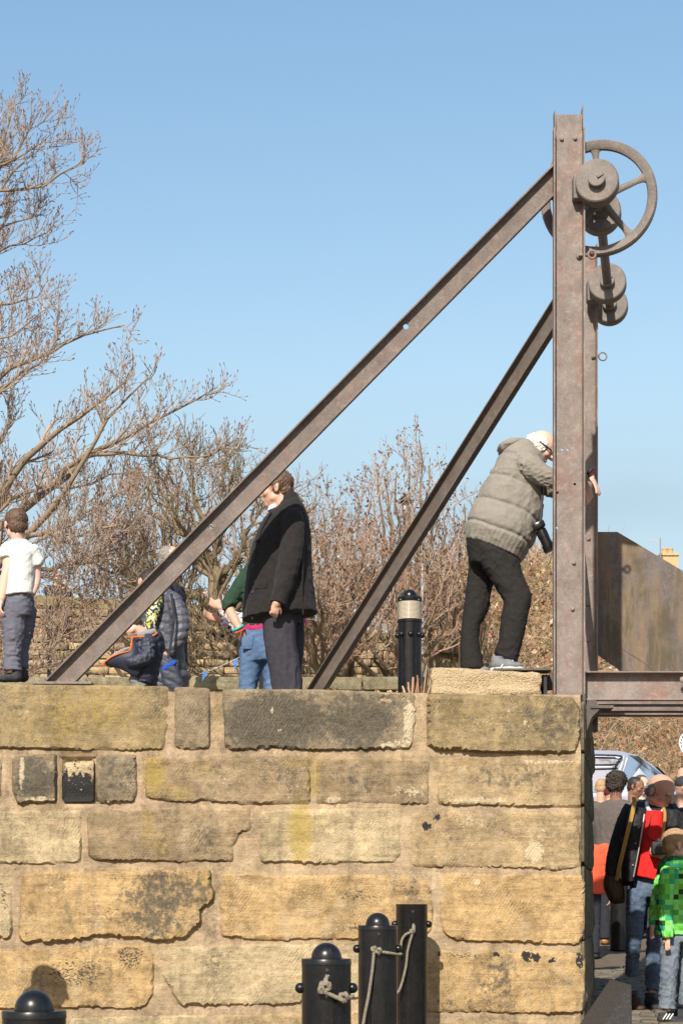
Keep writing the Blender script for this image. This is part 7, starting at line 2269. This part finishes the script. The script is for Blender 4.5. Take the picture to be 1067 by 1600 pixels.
# his bag and camera
bg_ = empty('shoulder_bag', W(958, 1395, 14.75), 'brown leather bag on an ochre strap across the dark jacket of the bald man', 'bag')
fuse('bag_body', [sec([row(1368, 944, 966, 14.82, .06), row(1385, 942, 974, 14.82, .075), row(1405, 950, 976, 14.82, .07), row(1412, 955, 974, 14.82, .05)])], CL['leather'], .009, bg_, smooth=3, disp=folds(91, .005))
def band(pts, w, t, mat, par, name):
    P = smooth_path([W(*p) for p in pts], 6); mb = MB(); V, Q = [], []
    for (tt, u, wv), p in zip(frames(P), P):
        s_ = tt.cross(Vector((0, -1, 0))).normalized(); n_ = s_.cross(tt).normalized()
        V += [p + s_ * w + n_ * t, p - s_ * w + n_ * t, p - s_ * w - n_ * t, p + s_ * w - n_ * t]
    for i in range(len(P) - 1):
        for j in range(4): Q.append((i * 4 + j, i * 4 + (j + 1) % 4, (i + 1) * 4 + (j + 1) % 4, (i + 1) * 4 + j))
    mb.add(V, Q); return mb.build(name, mat, par)
band([(990, 1246, Y - .08), (990, 1256, Y - .16), (986, 1275, Y - .225), (980, 1300, Y - .245), (974, 1325, Y - .245), (968, 1350, Y - .22), (963, 1375, Y - .14)], .016, .005, CL['strap'], bg_, 'strap')
cp = W(1030, 1325, Y - .33)
co = empty('camera', cp, 'black camera held against the red jumper of the bald man', 'camera')
mb = MB(); mb.box(cp, (.13, .07, .10), bev=.014); mb.box(cp + Vector((0, 0, .055)), (.05, .05, .04), bev=.012); mb.build('camera_body', MAT['rubber'], co, smooth=40)
mb = MB(); mb.lathe(cp + Vector((-.005, -.03, -.005)), [(.036, 0), (.038, .02), (.038, .07), (.033, .075)], 22, ax=Vector((-.15, -1, -.25))); mb.build('lens', MAT['black'], co, smooth=35)
band([(1036, 1262, Y - .16), (1038, 1272, Y - .225), (1037, 1290, Y - .25), (1033, 1312, Y - .29), (1032, 1320, Y - .32)], .011, .003, CL['strap'], co, 'strap')

# ---- boy in the green hooded top
Y = 14.0
g = gz(Y) - .02
org = Vector((xw(1054, Y), Y, g))
hd = Head(W(1057, 1321, Y), 53 / F * Y, 98, 2)
P = hd.skin(W(1055, 1352, Y + .02), .21)
P += [sec([row(1352, 1040, 1074, Y, .08), row(1460, 1036, 1078, Y, .08)]), limb([(1046, 1470, Y - .08, .05), (1044, 1520, Y - .08, .042), (1041, 1580, Y - .08, .03)]), limb([(1072, 1470, Y + .1, .05), (1071, 1520, Y + .1, .042), (1069, 1572, Y + .1, .03)]),
      limb([(1042, 1364, Y - .13, .04), (1038, 1412, Y - .17, .034), (1042, 1460, Y - .19, .024)]), limb([(1032, 1368, Y + .06, .04), (1024, 1412, Y + .05, .034), (1019, 1448, Y + .0, .024)])]
P += hand(W(1042, 1464, Y - .19), (.0, -.05, -1), (-.6, -1, 0), .115, .35, 1, .10)
P += hand(W(1019, 1446, Y + .0), (-.15, -.1, -1), (-1, -.6, 0), .115, .35, 1, .10)
gb = tag(fuse('person', P, MAT['skin_pale'], .0065, None, org, 3), 'fair-haired boy in a bright green square-patterned hooded top and faded jeans', 'person')
hairpart(hd, 'short', MAT['hair_blond'], gb, .0065); eyes(hd, gb)
T = [sec([row(1346, 1038, 1074, Y, .10), row(1356, 1031, 1082, Y, .13), row(1380, 1030, 1085, Y, .145), row(1415, 1028, 1086, Y, .145), row(1445, 1025, 1088, Y, .15), row(1461, 1025, 1087, Y, .14)]),
     limb([(1046, 1358, Y - .10, .066), (1040, 1385, Y - .15, .066), (1038, 1420, Y - .17, .060), (1041, 1450, Y - .19, .052), (1042, 1466, Y - .19, .042)]), limb([(1038, 1360, Y + .05, .06), (1028, 1395, Y + .05, .058), (1023, 1430, Y + .03, .05), (1020, 1448, Y + .01, .04)])]
fuse('hooded_top', T, CL['pixel'], .0075, gb, smooth=3, disp=folds(85, .010, (15, 15, 9)))
fuse('hood', [sec([row(1338, 1040, 1076, Y, .10), row(1346, 1030, 1082, Y, .135), row(1356, 1028, 1084, Y, .14), row(1366, 1036, 1078, Y, .12)])], CL['pixel_shaded'], .0075, gb, smooth=3, disp=folds(86, .016, (18, 18, 18)))
T = [sec([row(1452, 1032, 1084, Y, .12), row(1472, 1031, 1085, Y, .125)]), limb([(1047, 1466, Y - .06, .080), (1045, 1510, Y - .07, .072), (1042, 1545, Y - .08, .066), (1041, 1577, Y - .08, .070)]), limb([(1073, 1466, Y + .09, .078), (1072, 1510, Y + .1, .068), (1070, 1570, Y + .1, .064)])]
fuse('jeans', T, CL['jeans_grey'], .008, gb, smooth=3, disp=folds(87, .009, (14, 14, 18)))
sh = shoe('shoe', Vector((xw(1026, 13.9), 13.92, gY(13.9))), Vector((xw(1071, 13.9), 13.84, gY(13.85))), .095, .085, CL['shoe_dark'], gb, CL['sole_white'])
for k in range(3):
    mb = MB(); mb.tube([W(1035 + 5 * k, 1593, 13.83), W(1041 + 5 * k, 1584, 13.85)], .0055, 6); mb.build('shoe_stripe', CL['sole_white'], sh)
shoe('shoe', Vector((xw(1052, 14.1), 14.12, gY(14.1))), Vector((xw(1097, 14.1), 14.08, gY(14.1))), .095, .085, CL['shoe_dark'], gb, CL['sole_white'])

# ---- the crowd down the lane
GR = None
standing('person in brown grey coat and tan boots with thick dark curly hair, back turned', 962, 1208, 21.3, 152, 'brown_coat', 'dark', 'hair_dark', 'big', 'skin_dark', shoes='tan', width=1.22, H=36 / F * 21.3, vox=.015)
standing('person in a dark cap and blue grey jacket close behind the bald man', 1066, 1213, 17.2, 80, 'blue_grey', 'dark', None, hat=('shoe_dark', 'cap'), skin='skin', vox=.015, H=40 / F * 17.2)
standing('fair-haired child in a red hood near the wall corner', 939, 1217, 22.6, 165, 'red_hood', 'dark', 'hair_blond', vox=.016, H=30 / F * 22.6)
standing('dark-skinned person in a dark coat between the curly hair and bald head', 990, 1214, 22.4, 60, 'dark', 'dark', 'hair_dark', skin='skin_dark', vox=.018, H=32 / F * 22.4)
standing('pale face in dark clothing just left of the bald head', 1000, 1211, 23.0, 20, 'dark', 'dark', 'hair_brown', skin='skin_pale', vox=.018, H=32 / F * 23.0)
standing('person in a maroon knitted hat low beside the curly hair', 953, 1230, 22.0, 170, 'dark', 'dark', None, hat=('maroon', 'knit'), vox=.016, H=30 / F * 22.0)
standing('dark-haired person cut off by the right edge just above the dark cap', 1074, 1196, 20.5, -60, 'dark', 'dark', 'hair_dark', vox=.018, H=36 / F * 20.5)
standing('child in an orange red jacket half hidden by the wall corner', 914, 1284, 19.5, 160, 'orange_red', 'dark', 'hair_brown', vox=.015, H=33 / F * 19.5, width=1.25)
# ---- people by the far wall and next to the green jumper
FG = z_of(1035, 35.2)
standing('dark figure with raised hands looking over the far wall at the left', 90, 893, 35.2, 40, 'dark', 'dark', 'hair_brown', ground=FG, vox=.022, arm=[[(-.125, 0, .79), (-.13, .10, .66), (-.02, .16, .80)], [(.125, 0, .79), (.13, .10, .66), (.02, .16, .80)]])
standing('figure in maroon leaning behind the far wall left of the green jumper', 316, 922, 35.4, 40, 'maroon', 'dark', 'hair_dark', ground=FG - .4, vox=.022)
standing('person in white floral sleeves raising a hand, hidden behind the green jumper', 421, 868, 14.4, -88, 'floral', 'dark', 'hair_brown', 'long', ground=DECK, vox=.013, arm=[[(-.125, 0, .79), (-.10, .12, .66), (-.05, .245, .70)], [(.125, 0, .79), (.12, .12, .67), (.06, .23, .74)]])
# raised ground behind the far wall
mb = MB(); mb.box((-19, 40.3, (FG + DECK) / 2), (38, 11, FG - DECK)); o = mb.build('upper_road', MAT['earth'], origin=(-8, 40, DECK)); tag(o, 'raised roadway behind the far rubble wall', kind='structure')
# ---- the passer-by whose head and shoulders shade the wall
standing('passer-by in a dark coat just outside the left edge, shading the wall', -96, 1214, 10.15, 90, 'dark', 'dark', 'hair_dark', vox=.016)
